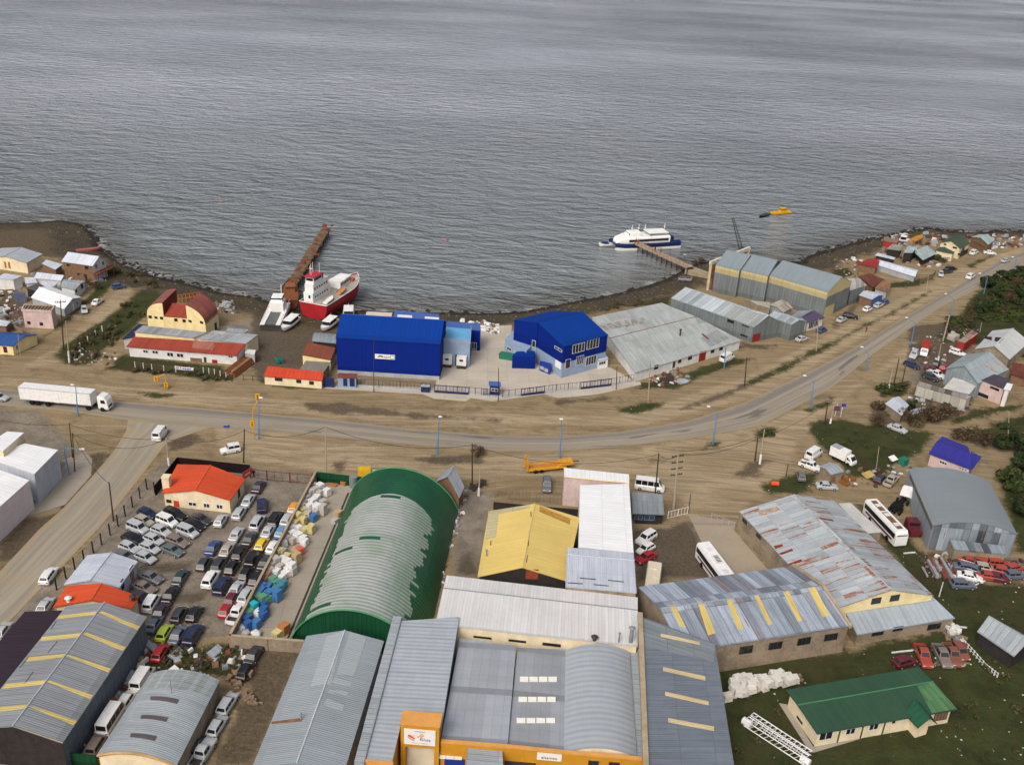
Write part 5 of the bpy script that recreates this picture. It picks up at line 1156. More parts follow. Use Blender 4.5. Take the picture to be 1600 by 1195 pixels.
win(e3, 'AB', 'Z6', 1210,592,1292,655, 1315,545,1385,592, frame=DFR)
simple('shed', 'white lean roof on the side of the beige flat-roofed house', 'shed', 'Z6', (1422,572, 1480,582, 1502,532, 1452,520), 4.6, shape='flat', wall=WHW, roof=WHT)
simple('shed', 'off-white flat roof in front of the pale blue workshop', 'shed', 'Z6', (925,562, 1142,612, 1207,532, 1005,475), 3.0, shape='flat', wall=GRYW, roof=plain('off_white_roof', (.5, .5, .47)))
e5 = simple('container', 'long dirty white ribbed trailer body in the right-hand yard', 'trailer', 'Z6', (703,542, 1117,658, 1155,634, 722,507), 2.7, shape='flat', wall=metal('dirty_white_ribbed', (.42, .40, .35), .2, 0, .3, rib=2.0), roof=metal('slatted_top', (.26, .24, .22), .8, .3, .5, rib=1.6), over=.02)
e6 = simple('shed', 'small blue-grey roofed hut by the bare trees', 'shed', 'Z6', (440,692, 580,790, 640,706, 556,632), 2.5, rise=.5, wall=BLKW, roof=PALER)
simple('shed', 'dark red roof at the right edge', 'shed', 'Z6', (1480,445, 1620,490, 1620,370, 1500,350), 2.5, shape='flat', wall=BRNW, roof=metal('brown_red_sheet', (.14, .045, .03)))
simple('container', 'red open skip container by the hedge', 'container', 'Z6', (1048,172, 1105,188, 1215,110, 1160,82), 2.7, shape='flat', wall=plain('container_red', (.3, .03, .02)), roof=metal('junk_top', (.3, .22, .18), .9, .6, .5), over=.02)
ah = bld('warehouse', 'grey arched workshop roof with three dark skylights at lower left', 'workshop', [P('A6', 170,1100), P('A6', 610,435), P('A6', 1185,490), P('A6', 830,1192)], 3.6, 'arch', rise=1.3, wall=BLKW, roof=metal('light_zinc_fine', (.30, .335, .36), .10, 0, .3, rib=.9, row=30, seam=.9), gables=CRW, over=.1)
for q in ((612,625, 850,650, 830,688, 610,655), (540,778, 760,800, 742,835, 525,808), (448,930, 665,955, 648,993, 440,962)): strip(ah, 'A6', q, plain('dark_skylight', (.09, .075, .08), .5, .2, 1, .3))
strip(ah, 'A6', (610,436, 1180,492, 1090,628, 470,595), metal('green_grey_sheet', (.25, .285, .285), .08, 0, .3), 'roof_sheet', lift=.03, label='smoother greenish sheeting at the far end')
vent(ah, *ut(ah, P('A6', 788,600)), 'antenna', 2.2, .05)
mb = MB();
for i in range(12):
 a, c = ah.loc(ah.pos(.0, i/12, -.3)), ah.loc(ah.pos(.0, (i+1)/12, -.3)); mb.tube(a, c, .22, n=6)
mb.build('gable_board', plain('ply_board', (.42, .27, .12), .8, .3, .6, .1), ah.root)
for i in INFO: print('B', *i)
# ---------------------------------------------------------------- vehicles
PC = dict(navy=(.012,.02,.06), black=(.008,.008,.01), dgrey=(.035,.038,.042), grey=(.13,.135,.14), silver=(.42,.44,.46), white=(.72,.72,.71), beige=(.36,.33,.27),
 bronze=(.19,.155,.13), gteal=(.10,.13,.13), dgreen=(.02,.045,.04), plum=(.035,.022,.035), red=(.33,.01,.015), maroon=(.11,.01,.02), yellow=(.72,.48,.01), lime=(.45,.55,.04),
 orange=(.72,.28,.01), blue=(.03,.06,.18), lblue=(.12,.25,.45), slate=(.10,.12,.16), rust=(.20,.07,.04), scrapred=(.34,.05,.03), cream=(.62,.55,.42), dwagon=(.03,.04,.045))
CARG = plain('car_glass', (.012, .015, .018), .15, .2, .5, .7)
TYRE = plain('tyre_rubber', (.015, .015, .016), .9, .2, 1, .1)
RIMM = plain('rim_alloy', (.3, .3, .31), .4, .1, 1, .5)
LAMP = plain('lamp_lens', (.65, .65, .62), .2, .1, 1, .6); TAIL = plain('tail_lens', (.25, .01, .01), .3, .1, 1, .5)
UND = plain('underbody', (.012, .012, .013), .9, .1, 1, .1)
KD = dict(  # L W H belt hood trunk | windscreen base, roof front, roof rear, rear glass base
 sedan=(4.35,1.72,1.43,.95,.86,.95, .98,.25,-.95,-1.55), hatch=(3.85,1.66,1.48,.95,.86,.95, 1.0,.35,-1.4,-1.78), wagon=(4.4,1.74,1.5,.97,.87,.97, 1.0,.3,-1.75,-2.08),
 mpv=(4.1,1.72,1.82,1.08,.97,1.08, 1.25,.7,-1.85,-1.98), suv=(4.6,1.85,1.80,1.12,1.04,1.12, 1.1,.5,-1.95,-2.2), van=(4.9,1.95,2.1,1.2,1.08,1.2, 1.85,1.15,-2.3,-2.38),
 minibus=(5.9,2.0,2.45,1.3,1.1,1.3, 2.35,1.6,-2.8,-2.88), pickup=(5.1,1.8,1.75,1.08,1.02,.6, .95,.35,-.75,-.95), jeep=(4.0,1.7,1.8,1.1,1.0,1.1, .7,.45,-1.8,-1.88))
def loft(mb, st, mi=0):
 """st: list of (x, z0, z1, halfwidth_low, halfwidth_top)"""
 rings = []
 for x, z0, z1, w0, w1 in st:
  rings.append([Vector(p) for p in ((x, -w0*.96, z0), (x, -w0, z0+(z1-z0)*.35), (x, -w0*.99, z1-(z1-z0)*.16), (x, -w1, z1), (x, w1, z1), (x, w0*.99, z1-(z1-z0)*.16), (x, w0, z0+(z1-z0)*.35), (x, w0*.96, z0))])
 for a, b in zip(rings[:-1], rings[1:]):
  for i in range(8):
   j = (i+1) % 8
   mb.face([a[i], a[j], b[j], b[i]], None, mi, i in (0, 1, 2, 4, 5, 6, 3))
 mb.face(rings[0][::-1], None, mi); mb.face(rings[-1], None, mi)
def make_car(kind, pm, name, label, cat, group, roofm=None, rack=False):
 L, W, H, belt, hood, trunk, w0, w1, r1, r0 = KD[kind]
 h = L/2; hw = W/2; root = empty(name, (0, 0, 0), 0, label, cat, group)
 mb = MB()
 st = [(-h, .38, trunk-.16, hw*.86, hw*.72), (-h+.1, .26, trunk-.04, hw*.97, hw*.82), (r0, .24, trunk, hw, hw*.88), (w0, .24, belt-.02, hw, hw*.88),
   (h-.45, .25, hood-.05, hw*.98, hw*.8), (h-.1, .28, hood-.2, hw*.93, hw*.75), (h, .36, hood-.32, hw*.8, hw*.66)]
 if kind == 'pickup': st = [(-1.0, .24, belt, hw, hw*.88)]+st[3:]
 loft(mb, st)
 gb = hw*.86; gt = hw*.70
 if kind in ('van', 'minibus', 'mpv', 'jeep'): gt = hw*.80
 A = [Vector((w0, s*gb, belt-.03)) for s in (-1, 1)]+[Vector((w1, s*gt, H)) for s in (-1, 1)]+[Vector((r1, s*gt, H-.02)) for s in (-1, 1)]+[Vector((r0, s*gb, belt-.03)) for s in (-1, 1)]
 mb.face([A[0], A[1], A[3], A[2]]); mb.face([A[4], A[5], A[7], A[6]][::-1][::1] if False else [A[6], A[4], A[5], A[7]])
 mid_ = (w1+r1)/2
 mb.face([A[2], A[3], Vector((mid_, gt, H+.035)), Vector((mid_, -gt, H+.035))], None, 0, True); mb.face([Vector((mid_, -gt, H+.035)), Vector((mid_, gt, H+.035)), A[5], A[4]], None, 0, True)
 mb.face([A[0], A[2], Vector((mid_, -gt, H+.035)), A[4], A[6]]); mb.face([A[1], A[7], A[5], Vector((mid_, gt, H+.035)), A[3]])
 if kind == 'pickup':
  mb.box((-1.78, 0, .42), (1.56, W*.98, .3));
  for s in (-1, 1): mb.box((-1.78, s*(hw-.06), .78), (1.56, .1, .55))
  mb.box((-2.5, 0, .75), (.1, W-.04, .5))
 body = mb.build('body', [pm], root, bevel=0)
 if kind == 'pickup':
  mb = MB(); mb.box((-1.76, 0, .585), (1.4, W-.26, .03)); mb.build('bed', DFR, root)
 if roofm:
  mb = MB(); mb.box((mid_, 0, H+.05), (abs(w1-r1)-.1, gt*1.9, .04)); mb.build('roof_panel', roofm, root)
 if rack:
  mb = MB()
  for s in (-1, 1): mb.box((mid_, s*gt*.85, H+.09), (abs(w1-r1)-.2, .05, .05))
  for k in range(4): mb.box((r1+.2+(w1-r1-.4)*k/3, 0, H+.11), (.05, gt*1.7, .04))
  mb.build('roof_rack', STL, root)
 def panel(nm, pts, off):
  mb = MB(); mb.face([Vector(p)+Vector(off) for p in pts]); return mb.build(nm, CARG, root)
 k = .88
 def lp(a, b, t): return a+(b-a)*t
 def inset(a, b, c, d, m=.08, n=.12):
  f = lambda s, t: lp(lp(a, b, s), lp(d, c, s), t)
  return [f(m, n), f(1-m, n), f(1-m, 1-n), f(m, 1-n)]
 panel('windscreen', inset(A[0], A[1], A[3], A[2]), (.02, 0, .015))
 panel('rear_window', inset(A[7], A[6], A[4], A[5], .1, .16), (-.02, 0, .015))
 for s, (a, b, c, d) in ((-1, (A[6], A[0], A[2], A[4])), (1, (A[1], A[7], A[5], A[3]))):
  mb = MB(); n = {'minibus': 4, 'van': 0, 'hatch': 2, 'pickup': 2, 'jeep': 2}.get(kind, 3)
  x_r, x_f = r0+(r1-r0)*.35, w0+(w1-w0)*.35
  z0, z1 = belt+.04, H-.14
  segs = [(x_r+.1+(x_f-x_r-.2)*i/n, x_r+.1+(x_f-x_r-.2)*(i+1)/n-.09) for i in range(n)] if n else [(w1-.35, x_f-.05)]
  for xa, xb in segs:
   ya = gb+.012; yb = gb+(gt-gb)*((z1-belt)/(H-belt))+.012
   cb = min(xb, w0+(w1-w0)*((z0-belt)/(H-belt))); ct = min(xb, w0+(w1-w0)*((z1-belt)/(H-belt))-.05)
   ca = max(xa, r0+(r1-r0)*((z1-belt)/(H-belt))+.05)
   q = [Vector((xa, s*ya, z0)), Vector((cb, s*ya, z0)), Vector((ct, s*yb, z1)), Vector((ca, s*yb, z1))]
   mb.face(q if s < 0 else q[::-1])
  mb.build('side_window', CARG, root)
 wr = .31 if L < 4.5 else .36
 for x in (h*.64, -h*.62):
  for s in (-1, 1):
   mb = MB(); mb.tube((x, s*(hw-.2), wr), (x, s*(hw+.015), wr), wr, n=12); o = mb.build('wheel', TYRE, root)
   mb = MB(); mb.tube((x, s*(hw+.01), wr), (x, s*(hw+.03), wr), wr*.58, n=8); mb.build('rim', RIMM, o)
 for s in (-1, 1):
  mb = MB(); mb.box((h-.07, s*hw*.66, hood-.3), (.12, .34, .14)); mb.build('headlight', LAMP, root)
  mb = MB(); mb.box((-h+.02, s*hw*.72, trunk-.24), (.08, .26, .16)); mb.build('tail_light', TAIL, root)
 mb = MB(); mb.box((0, 0, .3), (L*.9, W*.9, .14)); mb.build('underbody', UND, root)
 return root
PROTO = {}
VEC = dict(a=(150, 60), u=(75, -118), d=(-75, 118), r=(0, -100))
LOTG = 'cars parked in the gated car lot'
def car(fr, x, y, hd, kind, colr, label, group=None, z=0.0, tilt=None):
 p = P(fr, x, y); v = VEC[hd] if isinstance(hd, str) else hd
 w_ = G(p, .7+z); rz = dirw(p, v, .7)
 n = {'sedan': 'sedan', 'hatch': 'hatchback', 'wagon': 'estate_car', 'mpv': 'family_van', 'suv': 'off_road_car', 'van': 'panel_van', 'minibus': 'minibus', 'pickup': 'pickup', 'jeep': 'off_road_car'}[kind]
 cat = {'van': 'van', 'minibus': 'van', 'pickup': 'pickup'}.get(kind, 'car')
 key = (kind, colr)
 if key in PROTO:
  o = copy_tree(PROTO[key], (0, 0, 0), 0, label, cat, group)
 else:
  o = make_car(kind, paint('paint_'+colr, PC[colr]), n, label, cat, group, None); PROTO[key] = o
 o.name = n
 if group is None and 'group' in o: del o['group']
 o.location = (w_.x, w_.y, gz(w_.x, w_.y)+.045+z); o.rotation_euler = (0, 0, rz)
 if tilt: o.rotation_euler = (tilt[0], tilt[1], rz)
 return o
LOT = """A2 160 645 a hatch navy|navy hatchback nearest the left fence, in the back row by the office
A2 130 708 a hatch beige|beige hatchback in front of the navy hatchback by the fence
A2 325 712 a mpv white|white square-backed family van below the office red door
A2 390 660 a suv black|black off-road car parked against the office wall under the red door
A2 603 692 a sedan dgrey|dark grey sedan parked under the office windows
A2 545 742 a sedan black|black sedan between the white family van and the dark grey sedan
A2 80 768 a mpv silver|silver family van second from the fence in the left block
A2 272 790 a hatch silver|silver hatchback directly below the white family van
A2 495 800 a mpv silver|silver family van at the right end of its row below the black sedan
A2 40 852 a sedan black|black sedan at the fence end of the left block
A2 213 862 a hatch silver|silver hatchback left of the brown-grey estate car
A2 410 877 a wagon bronze|brown-grey estate car at the right end of the left block
A2 10 927 a hatch silver|silver hatchback touching the zinc gable house side of the left block
A2 180 932 a hatch silver|silver hatchback left of the grey-green sedan
A2 365 950 a sedan gteal|grey-green sedan at the lower right of the left block
A2 -30 1000 a sedan grey|dull grey sedan half hidden behind the zinc gable house
A2 145 1012 a hatch silver|silver hatchback at the very bottom of the left block
A2 770 704 u hatch silver|silver hatchback alone in front of the office corner
A4 295 430 a sedan grey|mid grey sedan right beside the zinc gable house
A4 240 515 a sedan bronze|bronze sedan between the grey sedan and the orange roof
A4 212 600 a hatch dgrey|dark hatchback half hidden by the orange roof
A4 303 645 u mpv white|small white van at the corner of the orange roof
A2 1085 422 u sedan plum|plum sedan parked closest to the red gate
A2 1000 535 u sedan silver|silver sedan behind the plum sedan beside the office
A2 925 640 u wagon silver|silver estate car beside the office side wall
A2 1110 580 r suv navy|navy off-road car standing alone near the gate
A2 1075 722 u suv silver|silver off-road car left of the tall black off-road car
A2 1225 690 u suv black|tall black off-road car in the column nearest the block wall
A2 1165 790 u sedan silver|silver sedan just behind the yellow hatchback
A2 900 817 u sedan silver|long silver sedan heading the middle column
A2 1010 852 u sedan dgrey|charcoal sedan left of the yellow hatchback
A2 1110 902 u hatch yellow|bright yellow hatchback among dark cars
A2 705 925 u sedan blue|blue sedan heading the leftmost dark column
A2 822 945 u sedan beige|beige sedan right of the blue sedan
A2 930 968 u wagon black|black estate car between the beige sedan and the yellow hatchback
A2 1040 1018 u suv black|black off-road car right below the yellow hatchback
A2 630 1062 u hatch dgrey|dark grey hatchback just below the blue sedan
A2 755 1064 u wagon dgrey|dark grey estate car just below the beige sedan
A2 865 1092 u hatch black|black hatchback above the navy off-road car with a white neighbour
A2 980 1142 u hatch black|black hatchback above the silver sedan in the right columns
A2 1140 1050 u sedan dgrey|dark grey sedan tight against the block wall
A2 1205 922 u hatch white|white hatchback tight against the block wall
A2 1380 597 u hatch orange|orange hatchback half behind the block wall
A2 1325 692 u wagon silver|silver estate car behind the orange hatchback
A2 1275 797 u hatch lblue|sky blue hatchback tight against the block wall
A4 795 445 u suv white|white off-road car with clear space to its left
A4 890 502 u suv navy|navy off-road car right of the white off-road car
A4 1005 527 u sedan silver|silver sedan above the red hatchback
A4 1170 442 u hatch black|black hatchback against the wall beside the first bales
A4 1088 575 u wagon silver|silver estate car against the wall beside the blue bundles
A4 925 698 u hatch red|crimson hatchback in the right-hand column
A4 970 605 u hatch maroon|maroon hatchback wedged behind the crimson hatchback
A4 1012 725 u pickup white|white pickup in the bottom corner of the block wall
A4 540 432 u sedan dgreen|dark green sedan at the head of the lower left column
A4 460 572 u sedan black|black sedan right behind the dark green sedan
A4 380 712 u sedan plum|dark plum sedan right of the small white van
A4 530 738 u hatch dgrey|dark grey hatchback above the slate blue sedan
A4 657 732 u hatch black|black hatchback above the navy off-road car with roof rack
A4 322 818 u sedan slate|slate blue sedan squeezed against the grey warehouse
A4 410 888 u hatch lime|lime green hatchback in the bottom row
A4 520 905 u sedan slate|slate blue sedan right of the lime hatchback
A4 648 908 u suv navy|navy off-road car at the right end of the bottom row"""
for ln in LOT.split('\n'):
 a, lab = ln.split('|'); f, x, y, hd, k, c = a.split()
 car(f, float(x), float(y), hd, k, c, lab, LOTG)
SCRAP = 'cars around the arched workshop'
car('A4', 375, 1055, 'u', 'hatch', 'red', 'stripped red hatchback in the weeds below the car lot', SCRAP)
car('A4', 1150, 1070, 'u', 'sedan', 'dgrey', 'dark grey sedan in the weeds under the block wall corner', SCRAP)
car('A6', 1400, 408, 'u', 'hatch', 'black', 'black hatchback in the weeds right of the arched workshop', SCRAP)
car('A6', 1250, 680, 'u', 'wagon', 'silver', 'silver estate car along the right wall of the arched workshop', SCRAP)
car('A6', 1163, 868, 'u', 'hatch', 'silver', 'silver hatchback second along the right wall of the arched workshop', SCRAP)
car('A6', 1045, 1090, 'u', 'pickup', 'silver', 'silver pickup carrying a plank crate beside the arched workshop', SCRAP)
car('A6', 985, 1030, 'u', 'hatch', 'dgrey', 'dark hatchback hard against the workshop wall beside the silver pickup', SCRAP)
car('A6', 545, 482, 'u', 'van', 'white', 'white van at the far left corner of the arched workshop', SCRAP)
car('A6', 415, 650, 'u', 'hatch', 'white', 'white hatchback between two vans along the left workshop wall', SCRAP)
car('A6', 292, 815, 'u', 'minibus', 'white', 'large white van halfway along the left workshop wall', SCRAP)
car('A6', 170, 1010, 'u', 'wagon', 'bronze', 'faded bronze estate car in the alley left of the workshop', SCRAP)
car('A3', 405, 520, (75, -105), 'wagon', 'white', 'white estate car driving down the side road')
car('A3', 372, 775, (75, -105), 'sedan', 'silver', 'silver sedan parked behind the plum lean-to roof')
car('A3', 15, 985, (75, -105), 'sedan', 'silver', 'silver sedan cut by the left edge beside the plum lean-to')
car('A1', -12, 108, (100, 12), 'sedan', 'silver', 'silver car following the white articulated truck')
car('A1', 1330, 412, (80, -100), 'van', 'white', 'white panel van turning off the main road')
car('D7', 852, 757, (-100, 18), 'jeep', 'white', 'old white jeep parked on the dirt behind the black fence')
car('B2', 772, 255, (0, 100), 'suv', 'grey', 'grey off-road car behind the yellow low-loader trailer')
car('B3', 292, 425, (100, 14), 'minibus', 'white', 'white minibus parked behind the gatehouse')
car('B3', 262, 852, (-100, 62), 'suv', 'white', 'white off-road car with open boot side in the bus yard')
car('B3', 260, 938, (-100, 58), 'hatch', 'white', 'white hatchback between the off-road car and the red car')
car('B3', 262, 1008, (-100, 50), 'sedan', 'red', 'bright red sedan in the bus yard')
YG = 'vehicles parked on the grassy verge'
car('D4', 487, 368, (70, -48), 'van', 'white', 'white van on the verge above the white pickup', YG)
car('D4', 467, 468, (100, 38), 'pickup', 'white', 'white pickup on the verge next to the tiny block shed', YG)
car('D4', 378, 545, (-30, -100), 'hatch', 'grey', 'grey hatchback on the verge left of the tiny block shed', YG)
car('D4', 595, 630, (100, 8), 'sedan', 'silver', 'silver sedan in front of the tiny block shed', YG)
car('D4', 1040, 570, (60, -50), 'hatch', 'plum', 'dull plum hatchback left of the white pickup wreck', YG)
car('D4', 1130, 585, (60, -60), 'pickup', 'beige', 'dusty beige pickup with open bed near the arched hall', YG)
car('Z6', 665, 372, (100, 38), 'wagon', 'navy', 'navy estate car parked by the leaning poles', YG)
car('Z6', 680, 287, (-40, 60), 'suv', 'silver', 'silver off-road car beside the white truck cab', YG)
car('Z6', 868, 362, (50, -60), 'hatch', 'black', 'black hatchback at the top of the huddle by the pale blue workshop', YG)
car('Z6', 840, 412, (100, 35), 'sedan', 'maroon', 'maroon sedan in the huddle by the pale blue workshop', YG)
car('Z6', 925, 392, (50, -60), 'hatch', 'red', 'red hatchback against the pale blue workshop', YG)
car('Z6', 822, 470, (100, 40), 'wagon', 'dwagon', 'dark green-grey estate car at the front of the huddle', YG)
car('Z6', 872, 452, (100, 38), 'pickup', 'white', 'white pickup among the huddle by the pale blue workshop', YG)
car('Z6', 1045, 270, (100, 30), 'wagon', 'white', 'white estate car above the pale blue workshop roof', YG)
car('Z6', 545, 897, (100, 40), 'sedan', 'silver', 'silver sedan half hidden by the bare thicket', YG)
RG = 'cars along the shore road'
car('Z5', 80, 897, (60, -30), 'sedan', 'silver', 'silver sedan by the wall end of the cream-banded shed', RG)
car('Z5', 155, 868, (100, 15), 'wagon', 'black', 'black estate car beside the cream-banded shed', RG)
car('Z5', 297, 810, (70, -30), 'hatch', 'white', 'white hatchback left of the blue-gabled house', RG)
car('Z5', 388, 777, (70, -35), 'wagon', 'silver', 'silver estate car in front of the blue-gabled house', RG)
car('Z5', 440, 752, (70, -35), 'hatch', 'blue', 'blue hatchback at the right of the blue-gabled house', RG)
car('Z5', 903, 520, (10, 60), 'hatch', 'silver', 'small silver hatchback left of two dark cars by the cream house', RG)
car('Z5', 952, 497, (90, -10), 'sedan', 'dgrey', 'nearer dark grey sedan by the cream house', RG)
car('Z5', 988, 475, (90, -10), 'wagon', 'black', 'black estate car behind the dark grey sedan by the cream house', RG)
car('Z5', 1178, 343, (70, -35), 'suv', 'white', 'white off-road car right of the two-storey cream house', RG)
car('Z5', 1310, 343, (100, 12), 'sedan', 'white', 'white low car parked alone right of the cream house', RG)
car('Z5', 1150, 541, (70, -42), 'suv', 'white', 'white off-road car driving along the curving road', RG)
car('Z5', 1440, 407, (70, -22), 'sedan', 'silver', 'silver car far up the curving road', RG)
car('Z4', 1295, 1142, (60, -25), 'hatch', 'blue', 'dark blue hatchback in front of the purple-roofed house', RG)
car('C6', 1345, 153, (70, -20), 'sedan', 'silver', 'silver sedan in front of the small cream yellow house', RG)
car('C6', 722, 315, (60, -30), 'van', 'white', 'white van on the grass in front of the pale factory', RG)
LG = 'cars at the beach end of the gravel road'
car('Z1', 605, 562, (60, -45), 'sedan', 'white', 'white sedan on the gravel road by the beach houses', LG)
car('Z1', 525, 612, (5, 60), 'hatch', 'silver', 'silver hatchback beside the big bright white roof', LG)
car('Z1', 738, 467, (60, -10), 'hatch', 'blue', 'dark blue hatchback at the beach end of the gravel road', LG)
SG = 'scrapped cars beside the patched lean-to'
for x, y, hd, k, c, lab in ((1040,240,(100,30),'sedan','scrapred','scrapped red sedan at the left of the scrap row'), (1120,238,(-60,-25),'hatch','scrapred','scrapped red hatchback behind the blue-grey wrecks'),
 (1330,262,(100,8),'wagon','scrapred','scrapped red estate car in the back of the scrap row'), (1490,310,(70,-15),'hatch','scrapred','scrapped red hatchback at the right end with pale roof edge'),
 (1385,345,(100,20),'hatch','scrapred','scrapped red hatchback in the middle of the scrap row'), (1235,395,(100,14),'sedan','scrapred','scrapped red sedan right of the white scrapped sedan'), (1310,408,(100,20),'sedan','maroon','scrapped dark red sedan in front of the scrap row'),
 (990,300,(100,12),'sedan','slate','scrapped blue-grey sedan behind the white scrapped sedan'), (1500,382,(100,-5),'hatch','slate','scrapped blue-grey hatchback at the lower right of the scrap row'), (1190,310,(100,18),'hatch','beige','scrapped beige hatchback amid the red wrecks'),
 (1035,400,(100,22),'sedan','white','white scrapped sedan at the front of the scrap row'), (960,480,(100,4),'wagon','slate','flattened grey wreck in front of the white scrapped sedan'), (1080,330,(100,35),'hatch','slate','scrapped grey hatchback touching the white scrapped sedan')):
 car('B8', x, y, hd, k, c, lab, SG)
for x, y, hd, k, c, lab in ((340,430,(40,90),'pickup','scrapred','bright red pickup wreck above the long green roof'), (575,430,(45,85),'pickup','bronze','brown pickup wreck between two red wrecks'),
 (705,420,(45,85),'pickup','rust','rusty red pickup wreck beside the brown one'), (800,370,(45,60),'hatch','rust','rusty red car wreck at the end of the pickup wrecks'), (110,500,(70,-20),'hatch','maroon','dark red wreck just behind the long green roof')):
 car('D2', x, y, hd, k, c, lab, 'wrecks above the long green roof')
# --- articulated truck
def truck():
 p0, p1 = G(P('A1', 172, 165), .1), G(P('A1', 900, 235), .1)
 rz = math.atan2(p1.y-p0.y, p1.x-p0.x); L = (p1-p0).length; mid_ = (p0+p1)/2
 n = Vector((-math.sin(rz), math.cos(rz), 0))*1.25
 r = empty('articulated_truck', mid_+n+Vector((0, 0, .05)), rz, 'white articulated truck with a long box trailer on the main road', 'truck')
 T = L-3.6; x0 = -L/2
 mb = MB(); mb.box((x0+T/2, 0, 2.6), (T, 2.55, 2.9)); tr = mb.build('trailer_box', paint('truck_white', (.78, .78, .77)), r)
 mb = MB()
 for s in (-1, 1):
  for z in (1.2, 4.0): mb.box((x0+T/2, s*1.285, z), (T, .04, .12))
  for k in range(2): mb.box((x0+T*(k)+(.06 if k == 0 else -.06), s*1.285, 2.6), (.12, .04, 2.8))
 mb.build('trailer_rails', GRYW, r)
 mb = MB(); mb.box((x0+T*.52, -1.3, 2.0), (1.1, .05, 1.7)); mb.build('side_door', paint('truck_white', (.78, .78, .77)), r)
 mb = MB(); mb.box((x0+T/2, 0, .95), (T*.95, 1.0, .35)); mb.box((L/2-2.8, 0, .8), (5.2, .9, .3)); mb.build('chassis', UND, r)
 cab = MB(); hx = L/2
 st = [(hx-2.2, .7, 3.5, 1.22, 1.1), (hx-1.9, .6, 3.6, 1.25, 1.15), (hx-.7, .6, 3.35, 1.25, 1.12), (hx-.15, .5, 2.6, 1.22, 1.1), (hx, .45, 1.5, 1.2, 1.1)]
 loft(cab, st); cab.build('cab', paint('truck_white', (.78, .78, .77)), r)
 mb = MB(); mb.face([(hx-.12, -1.0, 1.85), (hx-.12, 1.0, 1.85), (hx-.5, .95, 2.9), (hx-.5, -.95, 2.9)]); mb.build('windscreen', CARG, r)
 for s in (-1, 1):
  mb = MB(); q = [(hx-1.5, s*1.262, 1.95), (hx-.45, s*1.262, 1.95), (hx-.6, s*1.24, 2.75), (hx-1.5, s*1.24, 2.75)]; mb.face(q if s < 0 else q[::-1]); mb.build('side_window', CARG, r)
  mb = MB(); mb.box((hx-.02, s*.9, .85), (.1, .4, .22)); mb.build('headlight', LAMP, r)
 mb = MB(); mb.box((hx+.0, 0, 1.15), (.06, 1.5, .5)); mb.build('grille', DFR, r)
 for x in (x0+2.6, x0+3.9, x0+6.2, L/2-4.6, L/2-1.3):
  for s in (-1, 1): mb = MB(); mb.tube((x, s*.85, .52), (x, s*1.27, .52), .52, n=14); mb.build('wheel', TYRE, r)
truck()
def box_truck(fr, x, y, v, label, L=5.6, cabm='truck_white', boxm=None, roofm=None):
 p = P(fr, x, y); w_ = G(p, 1.3); rz = dirw(p, v, 1.3)
 r = empty('box_truck', (w_.x, w_.y, .05), rz, label, 'truck'); wm = paint('truck_white', (.78, .78, .77)); h = L/2
 mb = MB(); mb.box((-h+L*.34, 0, 1.75), (L*.68, 2.05, 2.0)); mb.build('cargo_box', boxm or wm, r)
 if roofm: mb = MB(); mb.box((-h+L*.2, 0, 2.78), (L*.34, 1.8, .04)); mb.build('roof_panel', roofm, r)
 mb = MB(); loft(mb, [(h-1.6, .5, 2.1, .92, .8), (h-.9, .45, 2.15, .95, .82), (h-.2, .45, 1.3, .94, .8), (h, .45, 1.0, .9, .78)]); mb.build('cab', wm, r)
 mb = MB(); mb.face([(h-.24, -.76, 1.32), (h-.24, .76, 1.32), (h-.8, .72, 2.02), (h-.8, -.72, 2.02)]); o = mb.build('windscreen', CARG, r); o.location = (.04, 0, .02)
 for s in (-1, 1):
  mb = MB(); q = [(h-1.45, s*.955, 1.35), (h-.5, s*.955, 1.35), (h-.85, s*.92, 1.95), (h-1.45, s*.92, 1.95)]; mb.face(q if s < 0 else q[::-1]); mb.build('side_window', CARG, r)
 for x_ in (-h+1.2, h-1.0):
  for s in (-1, 1): mb = MB(); mb.tube((x_, s*.7, .4), (x_, s*.98, .4), .4, n=12); mb.build('wheel', TYRE, r)
 mb = MB(); mb.box((0, 0, .55), (L*.9, .8, .25)); mb.build('chassis', UND, r)
box_truck('D4', 733, 385, (100, 48), 'small white box truck parked on the grass', roofm=GALV)
box_truck('Z6', 772, 240, (-18, 60), 'white truck cab with open red flatbed in the right-hand yard', L=6.5, boxm=plain('container_red', (.3, .03, .02)))
